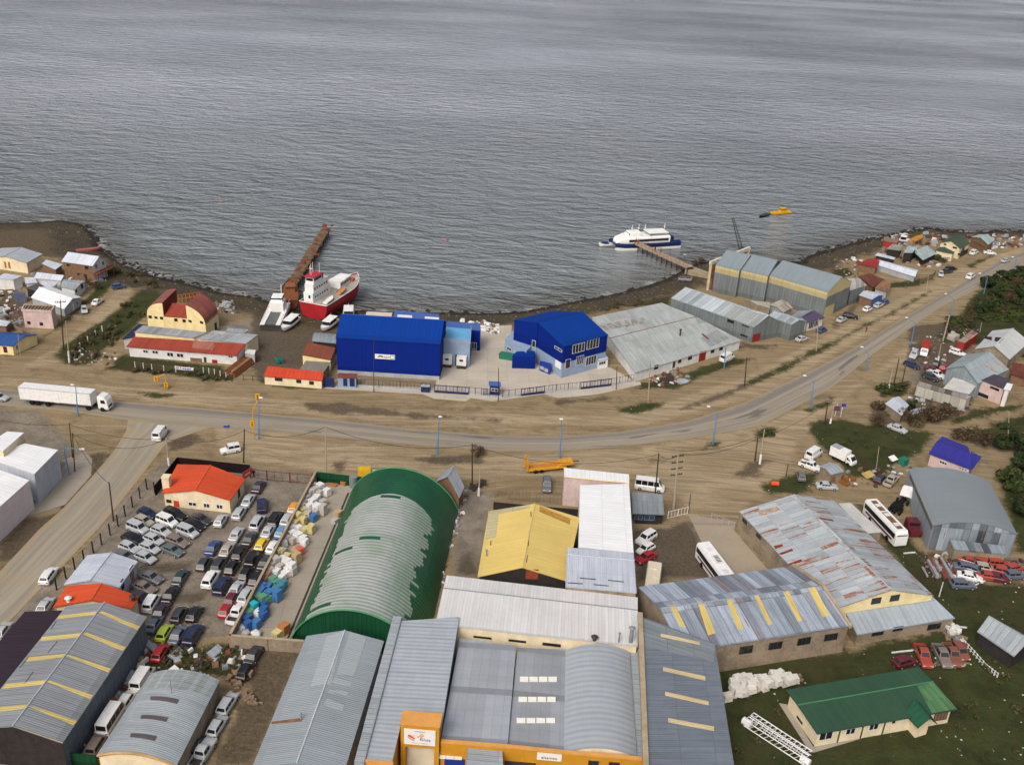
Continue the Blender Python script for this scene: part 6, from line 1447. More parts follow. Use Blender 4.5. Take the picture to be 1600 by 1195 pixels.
# --- coaches
def coach(fr, a, b, label, L=12.0, side=None, roof_hatches=3, cream=False, brown=False, roofz=3.4, width=2.55):
 """a, b: pixels of the roof centre line at rear and front"""
 p0, p1 = G(P(fr, *a), roofz), G(P(fr, *b), roofz); rz = math.atan2(p1.y-p0.y, p1.x-p0.x); L = (p1-p0).length; m = (p0+p1)/2
 r = empty('coach', (m.x, m.y, .05), rz, label, 'bus'); h = L/2; hw = width/2
 pm = paint('coach_cream', (.66, .58, .44)) if cream else paint('truck_white', (.78, .78, .77))
 mb = MB(); loft(mb, [(-h, .5, roofz-.25, hw*.92, hw*.75), (-h+.25, .4, roofz, hw, hw*.86), (h-.5, .4, roofz, hw, hw*.86), (h-.1, .4, roofz-.4, hw*.97, hw*.8), (h, .5, 1.3, hw*.92, hw*.8)]); mb.build('body', pm, r)
 for s in (-1, 1):
  mb = MB(); mb.box((0, s*(hw+.005), 2.25), (L-1.0, .04, .95)); mb.build('side_window', CARG, r)
  if side:
   mb = MB(); mb.box((0, s*(hw+.004), 1.25), (L*.8, .03, .4)); mb.build('side_stripe', side, r)
  for x in (-h+2.9, h-2.6): mb = MB(); mb.tube((x, s*(hw-.3), .5), (x, s*(hw+.02), .5), .5, n=14); mb.build('wheel', TYRE, r)
 mb = MB(); mb.box((h-.12, 0, 2.1), (.1, width*.82, 1.2)); mb.build('windscreen', CARG, r)
 for k in range(roof_hatches):
  x = -h+L*(k+.8)/(roof_hatches+.6)
  mb = MB(); mb.box((x, 0, roofz+.05), (1.0, .9, .12)); mb.build('roof_hatch', WHW if not cream else pm, r)
 if brown:
  for x0, x1 in ((-.42, -.12), (-.08, .40)):
   mb = MB(); mb.box((L*(x0+x1)/2, 0, roofz+.02), (L*(x1-x0), 1.15, .05)); mb.build('roof_panel', plain('brown_dirt', (.17, .095, .05), .9, .4, 2, .1), r)
 if not cream and not brown:
  mb = MB(); mb.box((-L*.02, 0, roofz+.06), (2.3, 1.4, .14)); u = mb.build('roof_unit', WHW, r)
  mb = MB()
  for k in range(5): mb.box((-L*.02-.9+.4*k, .1, roofz+.14), (.18, .8, .04))
  mb.build('grille', DFR, u)
 return r
PSTR = plain('plum_stripe', (.12, .02, .05), .6, .1, 1, .3)
coach('B3', (735, 878), (985, 1210), 'white coach with dark windows in the yard behind the streaked roof', side=PSTR)
coach('B3', (340, 1042), (305, 1290), 'cream bus roof between the grey gable and the bus yard', cream=True)
coach('B6', (640, 472), (845, 685), 'white bus with dirty brown roof panels and plum lettering', brown=True, side=PSTR)
# --- yellow low-loader trailer
def lowloader():
 p0, p1 = G(P('B2', 612, 140), .8), G(P('B2', 955, 105), .8); rz = math.atan2(p1.y-p0.y, p1.x-p0.x); L = (p1-p0).length; m = (p0+p1)/2
 r = empty('low_loader', (m.x, m.y, 0), rz, 'orange-yellow low-loader trailer with raised ramps on the roadside dirt', 'trailer'); Y = plain('loader_yellow', (.58, .27, .02), .6, .2, 1, .3)
 mb = MB(); mb.box((-.6, 0, .85), (L-2.6, 2.6, .3)); mb.box((L/2-1.5, 0, 1.35), (2.6, 2.4, .28)); mb.box((L/2-2.9, 0, 1.1), (.5, 2.4, .6)); mb.build('deck', Y, r)
 mb = MB(); mb.box((-.6, 0, 1.01), (L-3.2, 1.3, .03)); mb.build('deck_boards', plain('orange_boards', (.45, .18, .04), .8, .3, 2, .1), r)
 for s in (-1, 1):
  mb = MB(); mb.box((-L/2+.5, s*.8, 2.0), (.22, .75, 2.6)); mb.build('ramp', Y, r)
  for x in (-L/2+2.2, -L/2+3.4): mb = MB(); mb.tube((x, s*.9, .45), (x, s*1.3, .45), .45, n=12); mb.build('wheel', TYRE, r)
 mb = MB(); mb.tube((L/2-.3, 0, 1.3), (L/2+1.2, 0, 1.2), .1, n=6); mb.build('drawbar', UND, r)
lowloader()
# --- tilted truck cab and the red tractor unit by the arched hall
def cab_truck():
 w_ = G(P('D4', 1190, 800), .5); rz = dirw(P('D4', 1190, 800), (50, -60), .5)
 r = empty('truck', (w_.x, w_.y, .05), rz, 'dark truck chassis with its white cab tipped beside the arched hall', 'truck')
 mb = MB(); mb.box((0, 0, .8), (6.5, .9, .35)); mb.box((-1.2, 0, 1.1), (2.0, 2.0, .4)); mb.build('chassis', UND, r)
 M = Matrix.Translation((2.9, -.6, 1.2)) @ Matrix.Rotation(math.radians(38), 4, 'Y') @ Matrix.Rotation(math.radians(-30), 4, 'Z')
 mb = MB(); loft(mb, [(-1.1, 0, 2.2, 1.15, 1.0), (-.8, 0, 2.3, 1.2, 1.05), (.7, 0, 2.1, 1.2, 1.0), (1.0, 0, 1.2, 1.15, 1.0)]); o = mb.build('cab', paint('truck_white', (.78, .78, .77)), r); o.matrix_local = M
 mb = MB(); mb.box((.95, 0, 1.65), (.12, 1.9, .7)); g = mb.build('windscreen', CARG, o)
 mb = MB(); mb.box((-.1, 0, 2.26), (.8, .9, .08)); mb.build('roof_hatch', DFR, o)
 for x in (-2.4, -1.2, 2.2):
  for s in (-1, 1): mb = MB(); mb.tube((x, s*.8, .5), (x, s*1.2, .5), .5, n=12); mb.build('wheel', TYRE, r)
 w_ = G(P('D4', 1305, 985), 1.0)
 r = empty('truck', (w_.x, w_.y, .05), dirw(P('D4', 1305, 985), (40, 60), .5), 'maroon truck front between the dirty-roofed bus and the arched hall', 'truck')
 mb = MB(); loft(mb, [(-1.4, .5, 2.6, 1.15, 1.05), (.2, .5, 2.6, 1.2, 1.05), (.5, .5, 1.6, 1.15, 1.0), (1.8, .5, 1.5, 1.05, .9)]); mb.build('cab', paint('paint_maroon', PC['maroon']), r)
 mb = MB(); mb.box((.4, 0, 2.1), (.14, 1.9, .6)); mb.build('windscreen', CARG, r)
 for x in (-.9, 1.2):
  for s in (-1, 1): mb = MB(); mb.tube((x, s*.9, .45), (x, s*1.18, .45), .45, n=12); mb.build('wheel', TYRE, r)
cab_truck()
# ---------------------------------------------------------------- walls and fences of the yards
def lift(p, z): return G(p, z)
def seg_wall(name, label, cat, px, h, thick, mat, cop=None, group=None, atz=None, pil=0):
 """wall along pixel points taken on its top edge (atz=h) or on its foot (atz=0)"""
 z = h if atz is None else atz; pts = [G(p, z) for p in px]; o = pts[0].copy(); o.z = 0
 root = empty(name, o, 0, label, cat, group); mb = MB(); mc = MB()
 for a, b in zip(pts[:-1], pts[1:]):
  m = (a+b)/2-o; L = (b-a).length; rz = math.atan2(b.y-a.y, b.x-a.x)
  mb.box((m.x, m.y, h/2-.15), (L+thick*.6, thick, h+.3), rz)
  mc.box((m.x, m.y, h+.06), (L+thick, thick+.1, .1), rz)
  for k in range(int(L/pil) if pil else 0):
   q = a.lerp(b, (k+.5)/int(L/pil))-o; mb.box((q.x, q.y, h/2), (.4, thick+.25, h-.05), rz)
 mb.build('wall_body', mat, root)
 if cop: mc.build('coping', cop, root)
 return root
seg_wall('block_wall', 'long concrete block wall between the car lot and the storage yard', 'wall', P('A2', 1565,290)and[P('A2', 1565,290), P('A4', 950,915), P('A4', 1560,962)], 2.2, .3, BLKW, CAPM, pil=6)
seg_wall('steel_fence', 'dark green sheet fence at the back of the storage yard', 'fence', P('A7', 505,252, 745,280, 870,292), 2.3, .1, DKG, None)
seg_wall('screen_fence', 'black screened fence wrapping the office with the orange roof', 'fence', P('A2', 218,420, 408,182, 1010,246), 2.1, .08, plain('black_mesh', (.012, .010, .012), .9, .3, 1, .1))
def posts_fence(name, label, px, h, pr, mat, rails, railm, group=None, cat='fence', infill=0, n_between=0, atz=0, base=None):
 pts = [GG(p) if atz == 0 else G(p, atz) for p in px]
 if n_between:
  q = []
  for a, b in zip(pts[:-1], pts[1:]): q += [a.lerp(b, i/n_between) for i in range(n_between)]
  pts = q+[pts[-1]]
 for p in pts: p.z = gz(p.x, p.y)
 o = pts[0].copy(); root = empty(name, o, 0, label, cat, group)
 pm = MB(); pm.box((0, 0, h/2-.1), (pr*2, pr*2, h+.2)); first = pm.build('post', mat, root)
 for p in pts[1:]:
  c = first.copy(); COL.objects.link(c); c.parent = root; c.location = p-o
 mb = MB()
 for a, b in zip(pts[:-1], pts[1:]):
  for z, r in rails: mb.tube(a-o+Vector((0, 0, z)), b-o+Vector((0, 0, z)), r, n=4, cap=False)
  if infill:
   L = (b-a).length; n = max(1, int(L/infill))
   for k in range(1, n):
    q = a.lerp(b, k/n)-o; mb.tube(q+Vector((0, 0, .25)), q+Vector((0, 0, h-.1)), .035, n=4, cap=False)
 mb.build('rail' if infill else 'wire', railm, root)
 if base:
  mb = MB()
  for a, b in zip(pts[:-1], pts[1:]):
   m = (a+b)/2-o; mb.box((m.x, m.y, base[0]/2-.1), ((b-a).length+.2, .25, base[0]+.2), math.atan2(b.y-a.y, b.x-a.x))
  mb.build('footing', base[1], root)
 return root
posts_fence('plant_fence', 'navy railing fence along the front of the blue plant', P('Z2', 712,1090, 1110,1115, 1190,1125, 1405,1140, 1520,1152)+P('Z3', 60,1152, 180,1162, 295,1150, 440,1132, 660,1108, 855,1085, 1010,1056), 2.0, .07, NVY, ((.3, .05), (1.9, .05)), NVY, infill=.8, n_between=3, base=(.45, GRYW))
def gatep(label, fr, a, b, h, m, z0=.15, lo=.5):
 p, q = G(P(fr, *a)), G(P(fr, *b)); L = (q-p).length; rz = math.atan2(q.y-p.y, q.x-p.x); n = Vector((math.sin(rz), -math.cos(rz), 0))*.18
 r = empty('gate', p+n, rz, label, 'gate'); mb = MB(); mb.box((L/2, 0, z0+lo/2), (L, .08, lo)); mb.box((L/2, 0, h), (L, .08, .12))
 for k in range(int(L/.7)+1): mb.box((k*L/int(L/.7), 0, (h+z0)/2), (.07, .07, h-z0))
 mb.build('frame', m, r)
gatep('long navy sliding gate near the blue warehouse corner', 'Z2', (1190, 1128), (1402, 1142), 1.9, NVY)
gatep('navy sliding gate right of the kiosk in the plant fence', 'Z3', (295, 1150), (440, 1132), 1.9, NVY)
gatep('navy sliding gate in front of the blue office', 'Z3', (665, 1108), (852, 1086), 1.9, NVY)
posts_fence('wire_fence', 'dark post and wire fence between the side road and the car lot', P('A1', 1285,905, 1220,875, 1163,948, 1101,1022, 1040,1098, 980,1178)+P('A3', 915,192, 845,272, 776,338, 700,412, 622,475, 548,552, 472,645), 2.4, .09, plain('creosote', (.025, .018, .015), .9, .2, 1, .1), ((.6, .02), (1.2, .02), (1.8, .02), (2.3, .03)), DFR)
REDG = plain('red_brown_gate', (.14, .035, .025), .8, .2, 1, .2)
posts_fence('gate', 'long red-brown barred gate at the top of the car lot', P('A2', 1018,352, 1155,376, 1345,392, 1535,406), 2.3, .12, REDG, ((.25, .06), (2.1, .08)), REDG, cat='gate', infill=1.3)
posts_fence('timber_fence', 'grey timber palisade behind the yellow roof', P('B2', 412,345, 890,392), 2.2, .08, TIM, ((.4, .06), (1.9, .06)), TIM, infill=.55, n_between=5)
seg_wall('timber_fence', 'low dark plank fence lining the yellow-roofed yard', 'fence', P('B2', 405,372, 1000,425), 1.7, .1, DRKW, atz=1.7)
posts_fence('gate', 'open white mesh gate beside the bus yard', P('B3', 442,690, 525,668, 605,650), 1.6, .06, WFR, ((.1, .05), (1.5, .05)), WFR, cat='gate', infill=.6)
posts_fence('wire_fence', 'pale wire fence across the bus yard entrance', P('B3', 800,700, 895,742, 990,782), 1.6, .05, GRYW, ((.3, .015), (.9, .015), (1.5, .02)), GRYW, infill=1.0)
posts_fence('wire_fence', 'pale post fence in front of the long red-roofed building', P('C4', 218,930, 400,955, 660,985, 960,990, 1080,1010, 1205,1045), 1.5, .07, WHW, ((.5, .02), (1.0, .02), (1.4, .02)), TIM, n_between=2)
posts_fence('wire_fence', 'white stub-post fence along the weedy bank', P('Z1', 436,935, 500,855, 549,815, 597,778, 638,748), 1.6, .1, WHW, ((.8, .02), (1.3, .02)), TIM)
posts_fence('wire_fence', 'dark rail fence between the pipe stack and the vivid red roof', P('Z2', 5,1055, 60,1058, 118,1062), 1.5, .06, DFR, ((.5, .03), (1.3, .03)), DFR, infill=1.2)
posts_fence('timber_fence', 'fallen pale timber fence on the grass near the grey hip roof', P('D2', 815,265, 960,420, 1110,590, 1255,700), .9, .07, WHW, ((.3, .05), (.8, .05)), WHW, n_between=4)
kb = bld('kiosk', 'small blue-roofed guard kiosk in the plant fence', 'kiosk', P('Z3', 95,1082, 172,1088, 168,1060, 93,1056), 2.6, 'flat', wall=NVY, roof=MIDB, over=.3)
win(kb, 'AB', 'Z3', 108,1100,152,1122, frame=WFR)
kb = bld('gate_lodge', 'tiny gatehouse with brown roof and pale doors in the plant fence', 'kiosk', P('Z2', 585,1034, 703,1038, 710,1010, 592,1006), 2.7, 'flat', wall=LBLW, roof=plain('brown_flat_roof', (.17, .06, .05), .7, .2, 1, .1), over=.1)
win(kb, 'AB', 'Z2', 622,1040,648,1088, 662,1040,694,1090, kind='door', frame=NVY, pane=NVY)
kb = bld('container', 'low navy box left of the tiny gatehouse', 'utility box', P('Z2', 500,1050, 565,1055, 567,1040, 502,1036), 1.8, 'flat', wall=NVY, roof=NVY, over=.02)
kb = bld('container', 'small navy box in the fence below the blue warehouse corner', 'utility box', P('Z2', 1105,1088, 1160,1092, 1162,1078, 1108,1075), 1.6, 'flat', wall=NVY, roof=GRYW, over=.02)
seg_wall('steel_fence', 'green sheet fence between the grey warehouse and the arched workshop', 'fence', P('A5', 565,1090, 790,1112), 2.4, .1, DKG)
seg_wall('timber_fence', 'grey plank fence between the pink block house and the yellow house', 'fence', P('Z1', 5,655, 140,735), 1.6, .08, TIM)
seg_wall('timber_fence', 'brown plank fence along the road in front of the beach houses', 'fence', P('C5', 420,700, 560,640, 600,590), 1.3, .08, TIM)
def thing(name, label, cat, fr, x, y, z=0, group=None, rz=0, gg=True):
 p = GG(P(fr, x, y)) if gg else G(P(fr, x, y), z); return empty(name, Vector((p.x, p.y, p.z)), rz, label, cat, group)
t = thing('water_tank', 'grey cylindrical tank in the storage yard corner', 'tank', 'A7', 764, 355); mb = MB(); mb.tube((0, 0, 0), (0, 0, 2.3), .85, n=20); mb.build('tank_body', plain('tank_grey', (.17, .2, .21), .5, .15, 1, .3), t); mb = MB(); mb.tube((0, 0, 2.28), (0, 0, 2.36), .7, n=20); mb.build('lid', STL, t)
t = thing('skip', 'small yellow skip behind the green hangar', 'skip', 'A7', 840, 280); mb = MB(); mb.box((0, 0, .9), (2.6, 1.7, 1.6), .1, top=(.95, .8)); mb.build('body', plain('skip_yellow', (.62, .36, .01), .6, .15, 1, .3), t); mb = MB(); mb.box((0, 0, 1.75), (2.3, 1.3, .1), .1); mb.build('lid', plain('skip_yellow', (.62, .36, .01)), t)
t = thing('barrel', 'white plastic drum beside the yellow skip', 'drum', 'A7', 912, 268); mb = MB(); mb.tube((-.5, 0, .45), (.5, 0, .45), .45, n=12); mb.build('drum_body', WHP, t)
t = thing('barrel', 'orange-red drum lying on the grass near the leaning post', 'drum', 'D4', 160, 630); mb = MB(); mb.tube((-.75, 0, .5), (.75, 0, .5), .5, n=14); mb.build('drum_body', plain('drum_red', (.6, .08, .03), .6, .15, 1, .3), t)
# ---------------------------------------------------------------- storage yard loads
PLAST = dict(white=(.66, .66, .65), grey=(.42, .39, .36), yellow=(.55, .48, .22), blue=(.05, .16, .36), teal=(.05, .2, .26), green=(.10, .26, .16), turquoise=(.02, .38, .44), pink=(.50, .24, .18), red=(.55, .12, .08), tan=(.42, .32, .18), orange=(.38, .16, .06), navyblue=(.03, .10, .30))
LOADS = """C7 w 1030,435 1115,442 985,518 1070,588 1200,505 1020,632 985,690 1075,695 760,965 850,968 840,1055 900,1092 920,1135 650,1152 770,1030
C7 g 945,595 920,642 890,685 1150,645 1150,705 960,785 690,1092 780,1112 1060,770 1050,490 1110,530
C7 y 900,745 840,805 915,818 900,862 800,902 1000,960 930,985
C7 b 1035,825
C8 y 605,58 700,125
C8 w 640,160 760,232 720,275 570,312 690,335 640,385 345,825 700,190
C8 r 860,45
C8 t 820,110 800,50
C8 g 560,160 520,225 610,255 490,290 770,290 640,60
C8 p 450,350 420,410
C8 n 530,405 330,618 400,635 450,650 230,822 560,440
C8 b 390,492 470,500 370,545 480,575 580,572 550,622 320,945
C8 e 610,505 560,530 640,460
C8 q 290,725
C8 v 400,722 410,782 200,890 215,960 400,840"""
NM = dict(w='white', g='grey', y='yellow', b='blue', r='red', t='tan', p='pink', n='green', e='teal', q='turquoise', v='navyblue')
ORD = 'first second third fourth fifth sixth seventh eighth ninth tenth eleventh twelfth thirteenth fourteenth fifteenth sixteenth seventeenth eighteenth nineteenth twentieth twenty-first twenty-second twenty-third twenty-fourth'.split()
PAL = plain('pallet_wood', (.28, .19, .10), .9, .3, 2, .1)
def load_mesh(i, col, w, d, h):
 rr = random.Random(i); mb = MB()
 mb.box((0, 0, .15+h/2), (w, d, h), 0, top=(rr.uniform(.86, .98), rr.uniform(.86, .98)))
 o = mb.build('load', plain('wrap_'+col, PLAST[col], .45, .16, 1.6, .35, bump=.5), None, bevel=.09)
 return o
pal_me = None
byc = {}
for ln in LOADS.split('\n'):
 f, c, *pts = ln.split()
 for q in pts:
  x, y = map(float, q.split(',')); byc.setdefault(NM[c], []).append(P(f, x, y))
idx = 0
for col, lst in byc.items():
 lst.sort(key=lambda p: p[1])
 for k, p in enumerate(lst):
  idx += 1; rr = random.Random(idx*31); hh = rr.uniform(.95, 1.45); ww = rr.uniform(1.1, 1.45); dd = rr.uniform(1.0, 1.35)
  if idx % 6 == 0: hh *= 1.4
  g = G(p, hh+.15); rz = math.radians(62)+rr.uniform(-.25, .25)
  cn = 'dark blue' if col == 'navyblue' else col
  lab = ('%s %s wrapped load counting from the gate end of the storage yard' % (ORD[k], cn)) if len(lst) > 1 else '%s wrapped load beside the block wall of the storage yard' % cn
  r = empty('pallet_load', (g.x, g.y, .035), rz, lab, 'pallet load', 'wrapped loads in the storage yard')
  o = load_mesh(idx, col, ww, dd, hh); o.parent = r
  if pal_me is None:
   mb = MB()
   for z in (.02, .12): mb.box((0, 0, z), (1.25, 1.1, .04))
   for s in (-.55, 0, .55): mb.box((s, 0, .07), (.1, 1.1, .08))
   pal_me = mb.build('pallet', PAL, r)
  else: c = pal_me.copy(); COL.objects.link(c); c.parent = r
def crate(fr, x, y, n, col, label, w=1.4):
 g = G(P(fr, x, y), .3*n); r = empty('crate_stack', (g.x, g.y, .035), math.radians(62), label, 'crates')
 m = plain('crate_'+col, PLAST[col], .8, .25, 2, .1)
 for k in range(n):
  mb = MB(); z = .28*k
  mb.box((0, 0, z+.03), (w, w*.9, .05));
  for s in (-1, 1): mb.box((s*w*.48, 0, z+.15), (.05, w*.9, .18)); mb.box((0, s*w*.43, z+.15), (w, .05, .18))
  mb.box((0, 0, z+.2), (w*.9, w*.8, .08))
  mb.build('crate', m, r)
crate('C8', 665, 985, 6, 'orange', 'tall stack of orange crates at the bottom right of the storage yard'); crate('C8', 578, 1075, 4, 'yellow', 'yellow crate stack beside the tall orange crates')
crate('C7', 1340, 775, 4, 'tan', 'tan crates against the foot of the green hangar', 1.3); crate('C7', 1300, 872, 3, 'grey', 'pale crates just below the tan crates by the hangar', 1.2)
crate('C7', 1420, 400, 3, 'orange', 'brown crates beside the grey tank', 1.3); crate('C7', 1300, 415, 1, 'orange', 'flat row of wooden pallets along the green fence', 2.6)
for x, y, r_, cl, lab in ((130, 1040, .75, 'white', 'cream round bundle in the bottom corner of the storage yard'), (185, 1100, .7, 'grey', 'grey coiled bundle right of the cream bundle'), (95, 1112, .6, 'grey', 'grey bundle tucked into the storage yard corner'), (320, 1112, .8, 'white', 'flat white net bundle along the bottom wall')):
 g = G(P('C8', x, y), r_*.6); o_ = empty('net_bundle', (g.x, g.y, .03), 0, lab, 'bundle')
 bm = bmesh.new(); bmesh.ops.create_icosphere(bm, subdivisions=3, radius=r_)
 rr = random.Random(int(x))
 for v in bm.verts: v.co *= 1+.16*math.sin(v.co.x*7+x)*math.cos(v.co.y*6)+rr.uniform(-.04, .04); v.co.z = (v.co.z+r_)*.62
 me = bpy.data.meshes.new('bundle'); bm.to_mesh(me); bm.free(); me.materials.append(plain('wrap_'+cl, PLAST[cl])); me.polygons.foreach_set('use_smooth', [True]*len(me.polygons)); c = bpy.data.objects.new('bundle', me); COL.objects.link(c); c.parent = o_
BG = plain('bulk_bag', (.60, .58, .53), .8, .12, 2, .1, bump=.4)
bagp = []
for fr, lst in (('B5', ((760,880),(800,870),(845,870),(740,905),(790,905),(835,905),(875,905),(765,935),(815,930),(860,930),(905,935),(905,880),(945,880),(985,885),(930,910),(975,915),(1015,850),(1055,845),(1030,880),(1075,875),(1110,865),(1045,905),(1090,905),(1005,915),(740,945),(790,955),(730,985),(770,980),(810,975),(690,1010),(1125,895),(1150,885),(950,940),(860,955))),):
 for q in lst: bagp.append(P(fr, *q))
first = None
for i, p in enumerate(bagp):
 rr = random.Random(i+5); up_ = .9 if i % 3 == 0 else 0; g = G(p, .5+up_)
 r = empty('bulk_bag', (g.x, g.y, up_), rr.uniform(-.4, .4)+.3, 'white bulk bag in the heap on the grass below the streaked roof', 'bulk bag', 'white bulk bags heaped on the grass')
 if first is None:
  mb = MB(); mb.box((0, 0, .5), (1.3, 1.1, .95), 0, top=(.85, .85)); first = mb.build('bag', BG, r, bevel=.18); mb = MB()
  for s in (-1, 1): mb.tube((-.3, s*.25, .97), (.3, s*.25, 1.08), .04, n=5)
  st_ = mb.build('strap', BG, first)
 else:
  c = first.copy(); COL.objects.link(c); c.parent = r; c.scale = (rr.uniform(.85, 1.2), rr.uniform(.85, 1.15), rr.uniform(.8, 1.05))
t = thing('tarpaulin', 'turquoise tarpaulin at the right end of the bulk bag heap', 'tarpaulin', 'B5', 1148, 900); mb = MB(); mb.box((0, 0, .35), (1.9, 1.1, .6), .5, top=(.7, .6)); mb.build('sheet', plain('turq_tarp', (.05, .42, .38), .6, .2, 2, .2), t)
def mast(a, b, w_, label, z=0.5, tip=True):
 p, q = G(a, z), G(b, z); p.z = q.z = 0; L = (q-p).length; rz = math.atan2(q.y-p.y, q.x-p.x)
 r = empty('lattice_mast', p, rz, label, 'mast', 'white mast sections lying on the grass'); mb = MB(); h = w_
 for y in (-w_/2, w_/2):
  for zz in (.15, .15+h): mb.tube((0, y, zz), (L, y, zz), .075, n=6)
 mb.build('chord', WHP, r); mb = MB(); n = int(L/.75)
 for k in range(n):
  x0, x1 = L*k/n, L*(k+1)/n
  for y in (-w_/2, w_/2): mb.tube((x0, y, .15), (x1, y, .15+h), .04, n=4, cap=False)
  mb.tube((x0, -w_/2, .15+h), (x0, w_/2, .15+h), .045, n=4, cap=False)
 mb.build('bracing', WHP, r)
 if tip: mb = MB(); mb.tube((-.5, 0, .5), (.8, 0, .5), w_*.55, n=10); mb.tube((L-.8, 0, .5), (L+.5, 0, .5), w_*.5, n=10); mb.build('end_drum', WHP, r)
mast(P('B7', 350,835), P('B7', 850,1160), 1.0, 'thick white mast section with drum ends, nearer one'); mast(P('B7', 395,790), P('B7', 880,1110), .8, 'slimmer white mast section behind the thick one', tip=False)
RUSTP = plain('rusty_pipe', (.19, .075, .035), .85, .4, 2, .1); RUSTL = plain('pale_rusty_pipe', (.32, .2, .11), .85, .3, 2, .1)
pa, pb = G(P('C4', 1240, 1010), .3), G(P('C4', 1470, 835), .3); e = (pb-pa); L = e.length; rz = math.atan2(e.y, e.x); n_ = Vector((-math.sin(rz), math.cos(rz), 0))
k = 0
for lay in range(3):
 for i in range(7-lay):
  k += 1; c = pa+n_*(-1.7+.55*i+.27*lay); c.z = 0
  mb = MB(); rr = random.Random(k); mb.tube((rr.uniform(-.6, .3), 0, .25+.44*lay), (L+rr.uniform(-.5, .5), 0, .25+.44*lay), .25, n=8); o = mb.build('steel_pipe', RUSTL if k % 5 == 0 else RUSTP)
  o.location = c; o.rotation_euler = (0, 0, rz); tag(o, '%s rusty pipe from the left in the %s layer of the roadside pipe stack' % (ORD[i], ('bottom', 'middle', 'top')[lay]), 'pipe', 'rusty pipes stacked by the fence')
t = thing('banner', 'white banner with red and blue patches on the roadside fence', 'banner', 'C4', 755, 985, rz=-.12); mb = MB(); mb.box((0, 0, 1.0), (4.7, .05, .8)); mb.build('panel', WHP, t)
mb = MB();
for x in (-1.9, -1.5, -.9, 1.6): mb.box((x, -.04, 1.05), (.3, .03, .3))
mb.build('print', plain('banner_red', (.5, .06, .05), .7, .1, 1), t); mb = MB()
for x in (-.2, .3, .8, 1.2): mb.box((x, -.04, .98), (.4, .03, .35))
mb.build('print', plain('banner_blue', (.05, .16, .5), .7, .1, 1), t); mb = MB()
for x in (-2.2, 2.2): mb.tube((x, .08, -.2), (x, .08, 1.5), .06, n=6)
mb.build('post', WHW, t)
t = thing('sign', 'red and white company banner at the corner of the orange-roofed office', 'sign', 'A2', 993, 372, rz=1.1); mb = MB(); mb.box((0, 0, 1.5), (2.6, .06, 1.6)); mb.build('panel', plain('banner_red', (.5, .06, .05)), t); text('autos', .7, (0, -.05, 1.5), 0, math.pi/2, WHP, parent=t)
def beam(fr, a, b, r_, mat, label, z=.15, grp=None, name='beam'):
 p, q = G(P(fr, *a), z), G(P(fr, *b), z); o = p.copy(); o.z = 0; mb = MB(); d = q-p; rz = math.atan2(d.y, d.x)
 mb.box((d.length/2, 0, z), (d.length, r_*2, r_*2)); c = mb.build(name, mat); c.location = o; c.rotation_euler = (0, 0, rz); tag(c, label, 'beam', grp); return c
SCM = [plain('scrap_dark', (.06, .045, .045), .8, .4, 1.5, .2), plain('scrap_rust', (.17, .06, .045), .85, .4, 1.5, .1), plain('scrap_grey', (.28, .29, .3), .7, .3, 1.5, .2)]
rr = random.Random(3)
for i in range(22):
 x, y = 510+rr.uniform(0, 330), 200+rr.uniform(0, 130); L = rr.uniform(60, 150)
 beam('B8', (x, y), (x+L*.55, y+L), rr.uniform(.12, .3), SCM[i % 3], 'scrap steel beam in the pile left of the scrapped red cars', z=.2+.25*(i % 3), grp='scrap beams piled in front of the lean-to', name='scrap_beam')
for a, b, lab in (((345, 160), (465, 150), 'pale plank on the grass below the dirty-roofed bus'), ((1085, 490), (1190, 445), 'pale plank right of the flattened grey wreck'), ((850, 912), (1000, 930), 'white plank on top of the rubble near the zinc lean-to'), ((870, 925), (940, 990), 'white plank leaning from the rubble near the zinc lean-to'), ((220, 1190), (440, 1165), 'long white pole on the grass above the green roof')):
 beam('B8', a, b, .1, WHW, lab)
